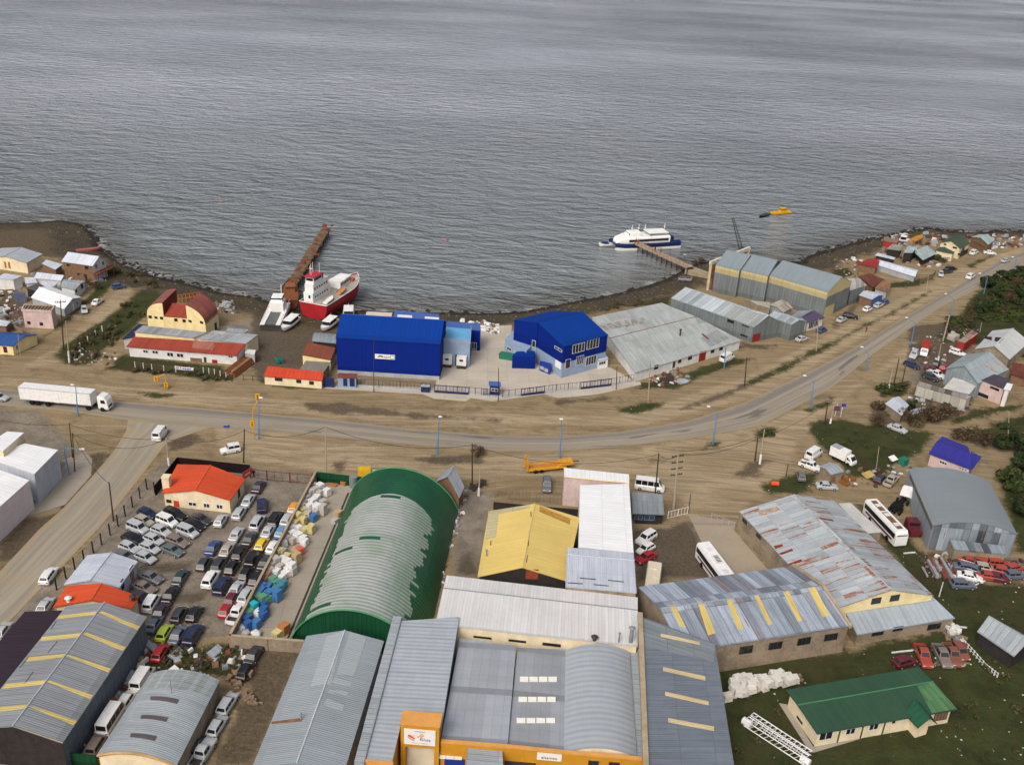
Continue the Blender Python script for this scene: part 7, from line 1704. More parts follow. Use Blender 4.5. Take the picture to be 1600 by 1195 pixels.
for fr, x, y, s, m, lab, nm in (('A6', 835, 290, (2.2, 1.6, .3), GALV, 'loose zinc sheet leaning in the weeds left of centre', 'metal_sheet'), ('A6', 1150, 262, (2.4, 1.3, .3), GALV, 'loose zinc sheet in the weeds right of centre', 'metal_sheet'),
 ('A6', 800, 432, (1.6, 1.0, .6), WHP, 'white broken casing at the far end of the arched workshop', 'scrap_casing'), ('A6', 262, 745, (2.6, 1.8, 1.2), plain('rust_crate', (.22, .09, .03), .85, .3, 1, .1), 'rusty brown box between the warehouse and the arched workshop', 'crate'), ('A6', 330, 655, (2.4, 1.8, .9), SCM[2], 'grey junk pile beside the rusty brown box', 'scrap_pile'),
 ('A6', 620, 240, (1.0, 3.2, .8), GALVD, 'pale vertical scrap against the warehouse wall', 'scrap_casing'), ('A6', 430, 470, (1.6, 2.4, .7), SCM[2], 'grey scrap along the warehouse wall', 'scrap_casing'), ('A6', 1340, 480, (3.2, 2.4, 1.0), TIM, 'heap of brown debris right of the arched workshop', 'rubble_heap'), ('A6', 1400, 640, (1.2, 5.0, .8), TIM, 'long brown heap along the lane edge', 'rubble_heap'),
 ('D4', 765, 600, (3.6, 2.0, 1.0), plain('rust_crate', (.22, .09, .03)), 'rusty brown loader frame next to the tiny block shed', 'scrap_pile'), ('D4', 935, 555, (2.8, 1.6, .5), plain('yellow_scrap', (.42, .32, .12), .8, .3, 1, .1), 'yellowish bent panel left of the plum hatchback', 'scrap_casing'), ('D4', 1225, 455, (1.7, 1.5, 1.4), plain('skip_green', (.02, .16, .1)), 'green box on the mud near the pink house', 'crate'), ('D4', 1138, 432, (1.9, 1.4, .9), WHP, 'white scrap panel left of the green box', 'scrap_casing'),
 ('B5', 1190, 880, (1.6, 1.2, .5), TIM, 'brown rubble at the tip of the bulk bag heap', 'rubble_heap'), ('B8', 850, 960, (2.8, 2.2, 1.1), WHW, 'white rubble heap in front of the zinc lean-to', 'rubble_heap'), ('B8', 880, 1030, (4.0, 2.5, .6), TIM, 'brown rubble spread behind the pickup wrecks', 'rubble_heap'), ('Z6', 870, 660, (3.2, 1.5, .9), plain('green_wreck', (.04, .16, .12), .6, .3, 1, .3), 'turquoise wreck beside the long dirty trailer', 'wreck'), ('Z6', 970, 690, (3.6, 1.6, .9), SCM[0], 'black wreck right of the turquoise one', 'wreck'),
 ('Z6', 1000, 170, (3.2, 2.2, 2.0), plain('grey_caravan', (.36, .35, .3), .7, .2, 1, .2), 'pale rounded caravan left of the red skip container', 'caravan'), ('Z6', 720, 770, (5.0, 2.0, .8), PALER, 'pale boat hull lying beside the small blue-grey roofed hut', 'boat hull'), ('C6', 225, 495, (4.2, 2.2, .9), SCM[0], 'dark machinery heap in front of the pale factory', 'scrap_pile'), ('C6', 345, 515, (3.4, 3.0, .4), GRYW, 'grey slabs on the grass in front of the pale factory', 'slab_stack'), ('C6', 210, 415, (1.6, 1.4, 1.4), WHP, 'white tank among the junk at the pale factory', 'tank'),
 ('B2', 300, 270, (3.6, 1.6, 1.3), SCM[0], 'black heap beside the lane behind the hangar shed', 'scrap_pile'), ('Z1', 1400, 590, (4.0, 3.0, 1.0), GRYW, 'pale stone heap right of the barrel-roofed building', 'rubble_heap'), ('Z2', 225, 940, (1.8, 2.2, 1.4), plain('tractor_teal', (.02, .14, .1), .6, .2, 1, .3), 'teal tractor behind the vivid red roof', 'tractor'), ('C3', 1230, 195, (7.5, 2.0, .8), plain('pink_boat', (.34, .11, .11), .7, .2, 1, .2), 'faded pink boat on the beach behind the timber house', 'boat'),
 ('Z3', 1440, 705, (.1, .1, .1), STL, 'x', 'x')):
 if lab == 'x': continue
 t = thing(nm, lab, nm.replace('_', ' '), fr, x, y, rz=.6 if 'A6' != fr else 1.1); rr = random.Random(hash(lab) % 999 if False else len(lab)*7+int(x))
 mb = MB()
 if 'heap' in nm or 'pile' in nm or 'wreck' in nm:
  for k in range(16): mb.box((rr.uniform(-.45, .45)*s[0], rr.uniform(-.45, .45)*s[1], s[2]*rr.uniform(.1, .6)), (s[0]*rr.uniform(.12, .4), s[1]*rr.uniform(.12, .4), s[2]*rr.uniform(.25, .7)), rr.uniform(0, 3))
 elif nm == 'boat hull' or nm == 'boat':
  st = [(-s[0]/2, .2, s[2], s[1]*.4, s[1]*.42), (0, 0, s[2]*.9, s[1]*.45, s[1]*.5), (s[0]*.35, .1, s[2], s[1]*.25, s[1]*.32), (s[0]/2, .4, s[2]*1.2, .04, .08)]; loft(mb, st)
 elif nm in ('caravan', 'tractor'):
  loft(mb, [(-s[0]/2, .5, s[2]*.8, s[1]*.38, s[1]*.3), (-s[0]*.4, .35, s[2], s[1]*.5, s[1]*.42), (s[0]*.35, .35, s[2]*(1 if nm == 'caravan' else .7), s[1]*.5, s[1]*.42), (s[0]/2, .5, s[2]*.6, s[1]*.4, s[1]*.3)])
  for q in (-.3, .3): mb.tube((s[0]*q, -s[1]*.52, .35), (s[0]*q, s[1]*.52, .35), .35, n=10)
 elif nm == 'slab_stack':
  for k in range(5): mb.box((rr.uniform(-.4, .4), rr.uniform(-.6, .6), .1+.09*k), (s[0]*.7, s[1]*.6, .08), rr.uniform(-.3, .3))
 elif nm in ('metal_sheet', 'scrap_casing'):
  M = Matrix.Translation((0, 0, s[2])) @ Matrix.Rotation(.35, 4, 'X'); mb.box((0, 0, 0), (s[0], s[1], .06), 0, M=M); mb.box((.2*s[0], .1*s[1], -s[2]*.5), (s[0]*.5, s[1]*.6, s[2]), .4, M=M)
 else:
  mb.box((0, 0, s[2]/2), (s[0], s[1], s[2]), 0, top=(.92, .92)); mb.box((0, 0, s[2]+.05), (s[0]*1.04, s[1]*1.04, .1)); mb.box((0, -s[1]*.51, s[2]*.5), (s[0]*.4, .05, s[2]*.5))
 mb.build({'metal_sheet': 'sheet', 'scrap_casing': 'shell'}.get(nm, 'body' if nm not in ('rubble_heap', 'scrap_pile') else 'heap'), m, t)
# ---------------------------------------------------------------- poles, lamps, signals, cables
WOOD = plain('pole_wood', (.05, .035, .025), .9, .2, 2, .1); CONC = plain('pole_concrete', (.34, .29, .23), .85, .2, 2, .1); LBP = plain('lamp_blue', (.07, .22, .42), .6, .15, 1, .3); YSG = plain('signal_yellow', (.62, .30, .01), .6, .15, 1, .3)
def at_y(px, y):
 d = ray(px); k = y/d.y; return EYE+d*k
POLES = {}
def pole(key, fr, top, base, mat, label, r=.13, arms=0, foot=None, name='utility_pole', cat='utility pole'):
 b = GG(P(fr, *base)); t = at_y(P(fr, *top), b.y); t.z = max(t.z, 3.0); root = empty(name, b, 0, label, cat)
 mb = MB(); mb.tube((0, 0, -.2), t-b, r*1.2, r*.8, n=8); mb.build('pole_shaft', mat, root)
 d = (t-b)
 if foot: mb = MB(); mb.tube((0, 0, -.1), d*.28, r*1.9, r*1.7, n=8); mb.build('sleeve', foot, root)
 if arms:
  for k in range(arms):
   mb = MB(); q = d*(1-.05-.11*k); mb.box(q, (2.4, .14, .14), .35);
   for x in (-1.1, -.6, .6, 1.1): mb.tube(q+Vector((x*math.cos(.35), x*math.sin(.35), .05)), q+Vector((x*math.cos(.35), x*math.sin(.35), .32)), .06, n=5)
   mb.build('crossarm', WOOD, root)
 POLES[key] = t-Vector((0, 0, .25)); return root
pole('p1', 'Z1', (375, 550), (396, 862), WOOD, 'dark utility pole on the gravel road bend by the pink house', arms=1)
pole('p2', 'Z1', (409, 680), (432, 942), CONC, 'pale pole with white foot at the gravel road corner', foot=WHW)
pole('p3', 'Z1', (112, 765), (128, 898), CONC, 'short pole in front of the blue-roofed yellow house', r=.09)
pole('p4', 'A1', (576, 325), (602, 610), WOOD, 'dark pole behind the white roofed halls, farther one', r=.11)
pole('p5', 'A1', (600, 405), (620, 726), WOOD, 'dark pole at the grass strip by the white roofed halls', r=.11)
pole('p6', 'A1', (905, 815), (942, 1135), WOOD, 'dark pole on the shoulder of the side road')
pole('p7', 'A1', (1378, 445), (1402, 672), CONC, 'pole with white foot outside the black screened fence', foot=WHW)
pole('p8', 'A2', (966, -50), (958, 226), WOOD, 'dark pole touching the black screened fence near the gate')
pole('p9', 'D5', (152, 560), (158, 1000), CONC, 'pale pole at the storage yard gate with a cable coil')
pole('p10', 'A7', (1583, 60), (1584, 366), WOOD, 'dark pole near the small zinc-roofed shed')
pole('p11', 'B2', (312, 130), (300, 328), CONC, 'short pale pole at the lane behind the hangar', foot=WHW)
pole('p12', 'B2', (1546, 35), (1522, 310), WOOD, 'dark pole beside the white minibus')
pole('p13', 'B3', (528, 150), (492, 606), CONC, 'tall double pole with four crossarms at the yard gate', r=.2, arms=4)
pole('p14', 'B3', (1190, 20), (1165, 216), WOOD, 'dark pole on the gravel fork, left of the pale one')
pole('p15', 'B3', (1245, -50), (1206, 237), CONC, 'pale pole with white foot on the gravel fork', foot=WHP)
pole('p16', 'C6', (886, 308), (868, 548), WOOD, 'dark pole on the ditch between the two roads')
pole('p17', 'D6', (1260, 140), (1240, 476), CONC, 'brown pole at the oval weed island')
pole('p18', 'C6', (712, 228), (697, 408), LBP, 'blue pole on the grass in front of the pale factory')
pole('p19', 'C6', (1482, -10), (1462, 257), CONC, 'pale pole in front of the purple-roofed house')
pole('p20', 'D6', (982, 175), (975, 367), WOOD, 'dark pole at the right end of the plant fence', r=.09)
pole('p21', 'D5', (555, -200), (555, 278), WOOD, 'thin dark flagpole in front of the blue warehouse', r=.08)
pole('p22', 'Z3', (155, 975), (154, 1182), WOOD, 'dark pole at the kiosk in the plant fence', r=.09)
pole('p23', 'Z5', (975, 865), (920, 1075), CONC, 'large concrete pole with crossarms beside the curving road', r=.2, arms=3)
pole('p24', 'Z6', (905, 200), (880, 338), CONC, 'leaning concrete pole with white foot in the right-hand yard', foot=WHP)
pole('p25', 'Z6', (556, 320), (512, 542), WOOD, 'taller dark leaning pole beside the navy estate car'); pole('p26', 'Z6', (610, 385), (582, 522), WOOD, 'shorter dark leaning pole beside the navy estate car')
pole('p27', 'Z6', (505, 395), (466, 588), CONC, 'pale leaning pole with white foot near the hedge', foot=WHP)
pole('p28', 'Z6', (1242, 20), (1226, 102), CONC, 'pale pole behind the red skip container', r=.1)
pole('p29', 'Z6', (1470, 760), (1463, 942), CONC, 'pale pole in the field at the right edge', r=.1)
pole('p30', 'D4', (602, -60), (578, 116), WOOD, 'dark pole at the tip of the grassy verge'); pole('p31', 'D4', (655, -30), (622, 112), CONC, 'pale pole with white foot at the tip of the grassy verge', foot=WHP)
pole('p32', 'D4', (1028, 305), (1005, 492), CONC, 'weathered thin post in the middle of the grassy verge', r=.08)
pole('p33', 'D4', (272, 460), (255, 555), WOOD, 'short dark post left of the grey hatchback', r=.09)
pole('p34', 'Z5', (800, 530), (785, 665), CONC, 'pale pole at the end of the roadside ditch', r=.1)
pole('p35', 'B3', (634, 485), (612, 642), WOOD, 'dark gate post of the bus yard', r=.09)
pole('p36', 'B8', (730, 545), (712, 608), WHW, 'white stub post at the right corner of the zinc lean-to', r=.1)
pole('p37', 'A1', (98, 958), (125, 1112), STL, 'thin mast against the pink wall of the white roofed hall', r=.05)
def lamp(key, fr, top, base, head, label):
 b = GG(P(fr, *base)); t = at_y(P(fr, *top), b.y); h_ = at_y(P(fr, *head), b.y); root = empty('street_lamp', b, 0, label, 'street lamp', 'blue street lamps along the main road')
 mb = MB(); mb.tube((0, 0, -.2), (t-b)*.45, .17, .13, n=8); mb.tube((t-b)*.45, t-b, .11, .08, n=8); mb.tube(t-b, h_-b, .07, .05, n=6); mb.build('pole_shaft', LBP, root)
 mb = MB(); mb.box(h_-b, (.75, .35, .2), 0, top=(.8, .7)); mb.build('lamp_head', WHP, root); POLES[key] = t
lamp('l1', 'A1', (628, 25), (647, 268), (600, 5), 'blue street lamp in front of the articulated truck'); lamp('l2', 'D7', (1092, 345), (1088, 672), (1107, 325), 'blue street lamp beside the right traffic signal')
lamp('l3', 'D5', (1100, 500), (1083, 802), (1108, 483), 'blue street lamp above the green hangar'); lamp('l4', 'D6', (522, 635), (504, 940), (517, 610), 'blue street lamp by the low-loader trailer')
lamp('l5', 'C6', (640, 780), (605, 1028), (570, 715), 'blue street lamp near the manhole and weeds'); lamp('l6', 'C6', (1445, 512), (1415, 722), (1368, 460), 'blue street lamp on the inner bend of the road')
lamp('l7', 'Z6', (303, 285), (282, 412), (250, 222), 'blue street lamp beside the small stone heap'); lamp('l8', 'Z5', (690, 930), (652, 1112), (620, 882), 'blue street lamp left of the large concrete pole')
lamp('l9', 'Z5', (1008, 735), (985, 872), (945, 685), 'blue street lamp right of the large concrete pole'); lamp('l10', 'Z5', (1290, 552), (1255, 700), (1228, 515), 'blue street lamp near the dark hedge corner'); lamp('l11', 'Z5', (1530, 400), (1505, 505), (1500, 380), 'farthest blue street lamp on the curving road')
def signal(label, base, pts, boxes):
 b = GG(P('D7', *base)); W = [at_y(P('D7', *q), b.y)-b for q in pts]; root = empty('traffic_light', b, 0, label, 'traffic light', 'yellow traffic lights at the junction')
 mb = MB(); prev = Vector((0, 0, -.1))
 for q in W: mb.tube(prev, q, .1, .09, n=8); prev = q
 mb.build('pole_shaft', YSG, root)
 for q in boxes:
  w_ = at_y(P('D7', *q), b.y)-b; mb = MB(); mb.box(w_, (.9, .35, 1.25)); o = mb.build('signal_head', YSG, root); mb = MB()
  for dz in (-.38, 0, .38): mb.tube(w_+Vector((0, -.17, dz)), w_+Vector((0, -.22, dz)), .15, n=10)
  mb.build('lens', DFR, o)
signal('yellow traffic light on the far side of the main road', (320, 252), ((318, 215), (312, 160), (300, 135), (240, 160)), ((235, 170), (318, 222)))
signal('yellow traffic light on the near side of the junction', (1046, 652), ((1040, 540), (1040, 450), (1055, 400), (1085, 340)), ((1080, 318), (1036, 541)))
t = thing('road_sign', 'small blue arrow sign on the dirt island', 'sign', 'D7', 828, 640); mb = MB(); mb.tube((0, 0, 0), (0, 0, 2.2), .05, n=6); mb.build('post', STL, t); mb = MB(); mb.box((0, -.05, 2.1), (1.3, .05, .5)); mb.box((.5, -.06, 2.35), (.4, .05, .35), 0); mb.build('panel', plain('sign_blue', (.03, .05, .3), .5, .1, 1, .3), t)
t = thing('road_sign', 'blue post with white street sign on the grass strip', 'sign', 'A1', 576, 755); mb = MB(); mb.tube((0, 0, 0), (-.2, 0, 6.2), .12, n=6); mb.build('post', LBP, t); mb = MB(); mb.box((1.6, 0, 6.0), (3.4, .08, .18)); mb.build('arm', LBP, t); mb = MB(); mb.box((3.3, -.05, 6.0), (.9, .08, .4)); mb.build('panel', WHP, t)
t = thing('road_sign', 'dark and blue sign boards at the gravel fork in the verge', 'sign', 'Z6', 45, 800); mb = MB()
for x in (-.6, .7): mb.tube((x, 0, 0), (x, 0, 3.2), .07, n=6)
mb.build('post', WHW, t); mb = MB(); mb.box((-.5, -.08, 2.1), (1.5, .06, 1.2)); mb.build('panel', plain('plum_board', (.1, .05, .08), .7, .2, 1), t); mb = MB(); mb.box((.9, -.08, 3.0), (1.0, .06, .8)); mb.build('panel', plain('sign_blue', (.03, .05, .3)), t)
CABM = plain('cable_black', (.02, .02, .02), .8, .1, 1, .1)
def cable(a, b, sag, label, r=.045):
 a = POLES[a] if isinstance(a, str) else a; b = POLES[b] if isinstance(b, str) else b
 o = (a+b)/2; mb = MB(); n = 14; prev = a-o
 for i in range(1, n+1):
  t_ = i/n; q = a.lerp(b, t_)-o; q.z -= sag*4*t_*(1-t_); mb.tube(prev, q, r, n=4, cap=False); prev = q
 c = mb.build('overhead_cable', CABM); c.location = o; tag(c, label, 'cable', 'overhead cables strung between poles')
edgeL = at_y(P('A1', -60, 290), POLES['p4'].y); edgeL2 = at_y(P('A1', -60, 300), POLES['p4'].y)
cable(edgeL, 'p4', .6, 'overhead cable from the left edge to the dark pole by the white halls'); cable('p4', 'p7', 1.2, 'overhead cable across the junction behind the white van'); cable('p5', 'p7', 2.6, 'slack lower cable across the junction')
cable('p7', 'p8', 1.6, 'overhead cable above the black screened fence'); cable('p8', 'p9', 1.8, 'overhead cable above the red-brown gate'); cable('p9', 'p10', 2.2, 'overhead cable sagging behind the green hangar')
cable('p10', 'p12', 3.0, 'overhead cable passing the low-loader trailer'); cable('p12', 'p13', 1.0, 'overhead cable from the minibus pole to the double pole'); cable('p13', 'p14', 1.2, 'overhead cable over the gravel fork, lower strand'); cable(POLES['p13']+Vector((0, 0, .8)), POLES['p14']+Vector((0, .4, .3)), 1.0, 'overhead cable over the gravel fork, upper strand')
cable('p5', 'p6', 1.5, 'overhead cable along the side road'); cable('p14', 'p30', 1.0, 'overhead cable toward the grassy verge')
# ---------------------------------------------------------------- gantry, crane, piers
t0 = GG(P('Z4', 345, 812)); top = solve_z(t0.x, t0.y, P('Z4', 378, 588)); far = G(P('Z4', 690, 470), top)
g = empty('gantry', t0, 0, 'pale rusty gantry frame behind the cream-banded shed', 'gantry'); GM = plain('gantry_cream', (.52, .43, .28), .8, .25, .8, .1)
mb = MB(); mb.box((0, 0, top/2), (.7, .7, top)); mb.build('leg', GM, g); q = far-t0; mb = MB(); mb.box((q.x, q.y, top/2), (.7, .7, top+1)); mb.build('leg', GM, g)
mb = MB(); d = Vector((q.x, q.y, 0)); mb.box((d.x/2, d.y/2, top), (d.length+1, .7, 1.1), math.atan2(d.y, d.x)); mb.build('beam', plain('gantry_white', (.6, .56, .48), .8, .2, .8, .1), g)
mb = MB(); mb.box((1.4, .6, top*.4), (.4, .4, top*.8)); mb.build('leg', SCM[1], g)
b = GG(P('Z4', 640, 520)); t_ = at_y(P('Z4', 557, 215), b.y); r = empty('crane', b, 0, 'dark lattice crane jib leaning over the water', 'crane')
mb = MB(); ax = (t_-b); n = 16
for i in range(n):
 k0, k1 = i/n, (i+1)/n; w0, w1 = .75*(1-.6*k0), .75*(1-.6*k1)
 for sx, sy in ((-1, -1), (1, -1), (1, 1), (-1, 1)):
  mb.tube(ax*k0+Vector((sx*w0, sy*w0, 0)), ax*k1+Vector((sx*w1, sy*w1, 0)), .08, n=4, cap=False)
 mb.tube(ax*k0+Vector((-w0, -w0, 0)), ax*k1+Vector((w1, -w1, 0)), .05, n=4, cap=False); mb.tube(ax*k0+Vector((w0, -w0, 0)), ax*k0+Vector((-w0, -w0, 0)), .05, n=4, cap=False); mb.tube(ax*k0+Vector((w0, w0, 0)), ax*k1+Vector((w1, -w1, 0)), .05, n=4, cap=False)
mb.build('jib', DFR, r); mb = MB(); mb.box((.4, 0, 1.2), (3.0, 2.4, 2.2)); mb.build('cab', SCM[0], r); mb = MB(); mb.tube(ax, Vector((3.5, 0, 2.0)), .04, n=4); mb.build('stay_cable', DFR, r)
def pier(name, label, pa, pb, w_, z, deckm, pilem, step, rail=True, rust=False):
 a, b = G(pa, z), G(pb, z); L = (b-a).length; rz = math.atan2(b.y-a.y, b.x-a.x); r = empty(name, Vector((a.x, a.y, WZ)), rz, label, 'pier'); dz = z-WZ
 mb = MB(); n = int(L/1.2)
 for k in range(n): mb.box((L*(k+.5)/n, 0, dz+random.Random(k).uniform(-.03, .03)), (L/n-.06, w_*(1 if not rust else random.Random(k).uniform(.86, 1.06)), .18))
 for s in (-1, 1): mb.box((L/2, s*w_*.42, dz-.3), (L, .3, .35))
 mb.build('deck', deckm, r)
 mb = MB()
 for k in range(int(L/step)+1):
  x = min(L-.3, k*step)
  for s in (-1, 1): mb.tube((x, s*w_*.42, -4), (x, s*w_*.42, dz-.2), .16, n=6)
  mb.tube((x, -w_*.45, dz-.5), (x, w_*.45, -.2+dz*.2), .09, n=4); mb.box((x, 0, dz-.4), (.25, w_, .25))
 mb.build('piles', pilem, r)
 if rail:
  for s in (-1, 1):
   mb = MB()
   for k in range(int(L/2)+1): mb.tube((k*2, s*w_*.48, dz), (k*2, s*w_*.48, dz+1.1), .05, n=4)
   for z_ in (.55, 1.1): mb.tube((0, s*w_*.48, dz+z_), (L, s*w_*.48, dz+z_), .04, n=4)
   mb.build('railing', DFR if s < 0 else SCM[1], r)
 return r
pier('pier', 'timber-decked pier on dark piles leading to the moored ferry', P('C2', 1262, 775), P('C2', 480, 418), 2.6, 1.2, plain('pier_boards', (.36, .28, .2), .9, .25, 1, .1), WOOD, 2.6)
pier('jetty', 'old rusty brown jetty with black piles left of the red ship', P('Z2', 300, 455), P('Z2', 512, 112), 3.2, .9, plain('old_deck', (.15, .10, .06), .95, .45, .5, .1), WOOD, 3.2, rail=False, rust=True)
rr = random.Random(8); jt = bpy.data.objects['jetty']
mb = MB()
for k in range(30): mb.box((rr.uniform(0, 62), rr.uniform(-1.6, 1.6)-1.2*(k % 3 == 0), 2.4+rr.uniform(0, .35)), (rr.uniform(.5, 2.2), rr.uniform(.3, 1), rr.uniform(.2, .7)), rr.uniform(0, 3))
mb.build('debris', SCM[1], jt)
cw = [G(P('C2', 1200, 800), .3), G(P('C2', 1500, 905), .3), G(P('C2', 1520, 850), .3), G(P('C2', 1290, 765), .3)]
mb = MB(); mb.prism([(p.x, p.y) for p in cw], -3, .35); struct(mb.build('path', plain('causeway', (.3, .25, .17), .95, .3, .5, .1)))
for i, (x, y) in enumerate(((600, 350), (1010, 560), (1195, 620), (775, 370))):
 t = at_y(P('C2', x, y), G(P('C2', x, y+90), 1.2).y); b = G(P('C2', x+2, y+90), 1.2); r = empty('lamp_post', b, 0, ('lamp post at the ferry end of the pier', 'lamp post halfway along the pier', 'lamp post near the shore end of the pier', 'lamp post beside the gangway of the pier')[i], 'lamp post'); mb = MB(); mb.tube((0, 0, 0), t-b, .07, n=6); mb.build('post', DFR, r); mb = MB(); mb.box(t-b, (.9, .2, .12)); mb.build('lamp_head', WHP if i == 2 else DFR, r)
# ---------------------------------------------------------------- boats
def hull(mb, L, B, z0, z1, sheer=.4, n=14, transom=.85, mi=0, flare=.75, bowx=1.0):
 """hull along +X (bow at +L/2), from keel z0 to deck z1"""
 rings = []
 for i in range(n+1):
  t = i/n; x = -L/2+L*t; b = B/2*(transom+(1-transom)*min(1, t*3))*(1-max(0, (t-.55)/.45)**2.2)+.02
  zd = z1+sheer*max(0, (t-.4)/.6)**2; zk = z0+(zd-z0)*.55*max(0, (t-.8)/.2)**2
  rings.append([Vector((x, 0, zk)), Vector((x, -b*flare*.8, zk+(zd-zk)*.2)), Vector((x, -b*.96, zk+(zd-zk)*.6)), Vector((x, -b, zd)), Vector((x, b, zd)), Vector((x, b*.96, zk+(zd-zk)*.6)), Vector((x, b*flare*.8, zk+(zd-zk)*.2))])
 for a, b in zip(rings[:-1], rings[1:]):
  for k in range(7):
   if k == 3: continue
   j = (k+1) % 7; mb.face([a[k], b[k], b[j], a[j]], None, mi, True)
 mb.face(rings[0], None, mi)
 return rings
def boat_root(fr, a, b, z, name, label, cat='boat', group=None):
 p, q = G(P(fr, *a), z), G(P(fr, *b), z); m = (p+q)/2; L = (q-p).length
 return empty(name, (m.x, m.y, 0), math.atan2(q.y-p.y, q.x-p.x), label, cat, group), L
RHULL = plain('ship_red', (.33, .012, .018), .6, .2, .4, .3); GDECK = plain('ship_deck', (.33, .31, .28), .85, .2, .6, .1); SHW = plain('ship_white', (.74, .74, .72), .6, .08, .6, .3); RTOP = plain('ship_red_top', (.45, .03, .05), .6, .15, .6, .3)
def deckface(mb, rings, dz, inset=.96, mi=0):
 for a, b in zip(rings[:-1], rings[1:]):
  mb.face([Vector((a[3].x, a[3].y*inset, a[3].z-dz)), Vector((b[3].x, b[3].y*inset, b[3].z-dz)), Vector((b[4].x, b[4].y*inset, b[4].z-dz)), Vector((a[4].x, a[4].y*inset, a[4].z-dz))], None, mi)
def ship():
 r, L = boat_root('C1', (790, 785), (1345, 445), 2.6, 'ship', 'red-hulled workship with white bridge beached by the rusty jetty', 'ship'); B = 8.6
 z0, z1 = -1.4, 3.4
 mb = MB(); rg = hull(mb, L, B, z0, z1, 1.2, transom=.99, flare=.98); mb.build('hull', RHULL, r)
 mb = MB(); deckface(mb, rg, .45); mb.build('deck', GDECK, r)
 mb = MB()
 for a, b in zip(rg[:-1], rg[1:]):
  for k in (3, 4): mb.tube(a[k]+Vector((0, 0, .05)), b[k]+Vector((0, 0, .05)), .09, n=5, cap=False)
 mb.tube(rg[0][3], rg[0][4], .1, n=5); mb.build('gunwale', SHW, r)
 x0 = -L/2+1.6
 def blk(nm, x, y, z, sx, sy, sz, m, top=None): mb = MB(); mb.box((x+sx/2, y, z+sz/2), (sx, sy, sz), 0, top=top); return mb.build(nm, m, r)
 d = z1-.45; cy = 2.4
 blk('deckhouse', x0, cy, d, 9.5, 2.9, 2.6, SHW); blk('deckhouse', x0+.6, cy, d+2.6, 8.2, 2.7, 2.3, SHW); blk('bridge', x0+1.0, cy, d+4.9, 4.6, 2.6, 1.9, SHW, (.94, .94)); blk('bridge_roof', x0+.7, cy, d+6.8, 5.2, 3.0, .22, RTOP); blk('funnel', x0+6.0, cy, d+4.9, 1.2, 1.2, 1.6, RTOP)
 mb = MB()
 for z in (d+1.3, d+3.6):
  for k in range(6): mb.box((x0+1.4+1.25*k, cy-1.47 if z < d+2 else cy-1.37, z), (.55, .06, .55))
 mb.box((x0+3.3, cy-1.26, d+6.1), (3.9, .1, .7)); mb.box((x0+.95+.1, cy, d+6.1), (.1, 2.1, .7)); mb.box((x0-.02, cy-.4, d+1.5), (.06, .6, .9)); mb.build('windows', CARG, r)
 x1 = 1.2
 blk('cabin', x1, 1.3, d+.2, 3.1, 4.0, 2.1, SHW); blk('cabin', x1+3.2, 1.3, d+.3, 3.6, 3.6, 2.1, SHW); mb = MB()
 for k in range(8): mb.box((x1+.5+.8*k, -.72 if k < 4 else -.52, d+1.5), (.5, .07, .8))
 mb.build('windows', CARG, r)
 mb = MB()
 for x, y, h in ((x0+2.0, cy, 3.6), (x0+4.2, cy+.8, 3.2), (x0+5.2, cy-.7, 3.0), (x0+3.1, cy+1, 2.4)): mb.tube((x, y, d+6.9), (x, y, d+6.9+h), .06, n=5)
 mb.box((x0+2.0, cy, d+9), (.2, 1.2, .12)); mb.build('masts', SHW, r)
 mb = MB(); mb.tube((L/2-4.2, .3, d+.8), (L/2-4.2, 1.6, d+.8), .7, n=12); mb.box((L/2-4.5, -.6, d+.9), (1.6, 1.4, 1.1)); mb.build('winch', plain('winch_orange', (.45, .13, .06), .7, .2, 1, .2), r)
 mb = MB(); mb.box((L/2-3.2, -1.2, d+.7), (1.2, .8, .7)); mb.build('locker', SHW, r)
 for (x, y, m, lab, LL) in ((-L*.02, -2.0, plain('rib_orange', (.50, .23, .10), .7, .15, 1, .2), 'orange inflatable boat resting on the deck of the red ship', 4.6), (-L*.33, -2.45, SHW, 'white lifeboat on the stern deck of the red ship', 4.8)):
  w_ = r.matrix_basis @ Vector((x, y, d+.1)); bpy.context.view_layer.update()
  M = Matrix.Translation(r.location) @ Matrix.Rotation(r.rotation_euler.z, 4, 'Z'); w_ = M @ Vector((x, y, d+.05))
  br = empty('boat', w_, r.rotation_euler.z+.1, lab, 'boat'); mb = MB(); h_ = hull(mb, LL, 1.8, 0, .7, .25, n=10); mb.build('hull', m, br); mb = MB(); deckface(mb, h_, .12, .8); mb.build('deck', m if m is not SHW else SHW, br)
ship()
def mono(fr, a, b, label, z=.9, B=2.8, z0=.1, hm=SHW, cab=True, name='motorboat', lower=None, base=0):
 r, L = boat_root(fr, a, b, z, name, label); r.location.z = base if base else gz(r.location.x, r.location.y)
 mb = MB(); rg = hull(mb, L, B, z0, 1.25, .45, n=12); mb.build('hull', hm, r); mb = MB(); deckface(mb, rg, .08, .95); mb.build('deck', SHW if not lower else lower, r)
 if cab:
  mb = MB(); mb.box((-.1*L, 0, 1.75), (L*.52, B*.78, 1.0), 0, top=(.9, .92)); mb.build('cabin_window', CARG, r); mb = MB(); mb.box((-.12*L, 0, 2.33), (L*.56, B*.84, .16)); mb.box((-.34*L, 0, 1.7), (.1, B*.7, 1.2)); mb.build('cabin_roof', SHW, r); mb = MB(); mb.tube((-.2*L, 0, 2.4), (-.2*L, 0, 3.5), .05, n=5); mb.box((-.2*L, 0, 2.8), (.15, 1.0, .1)); mb.build('mast', SHW, r)
 return r, L, rg
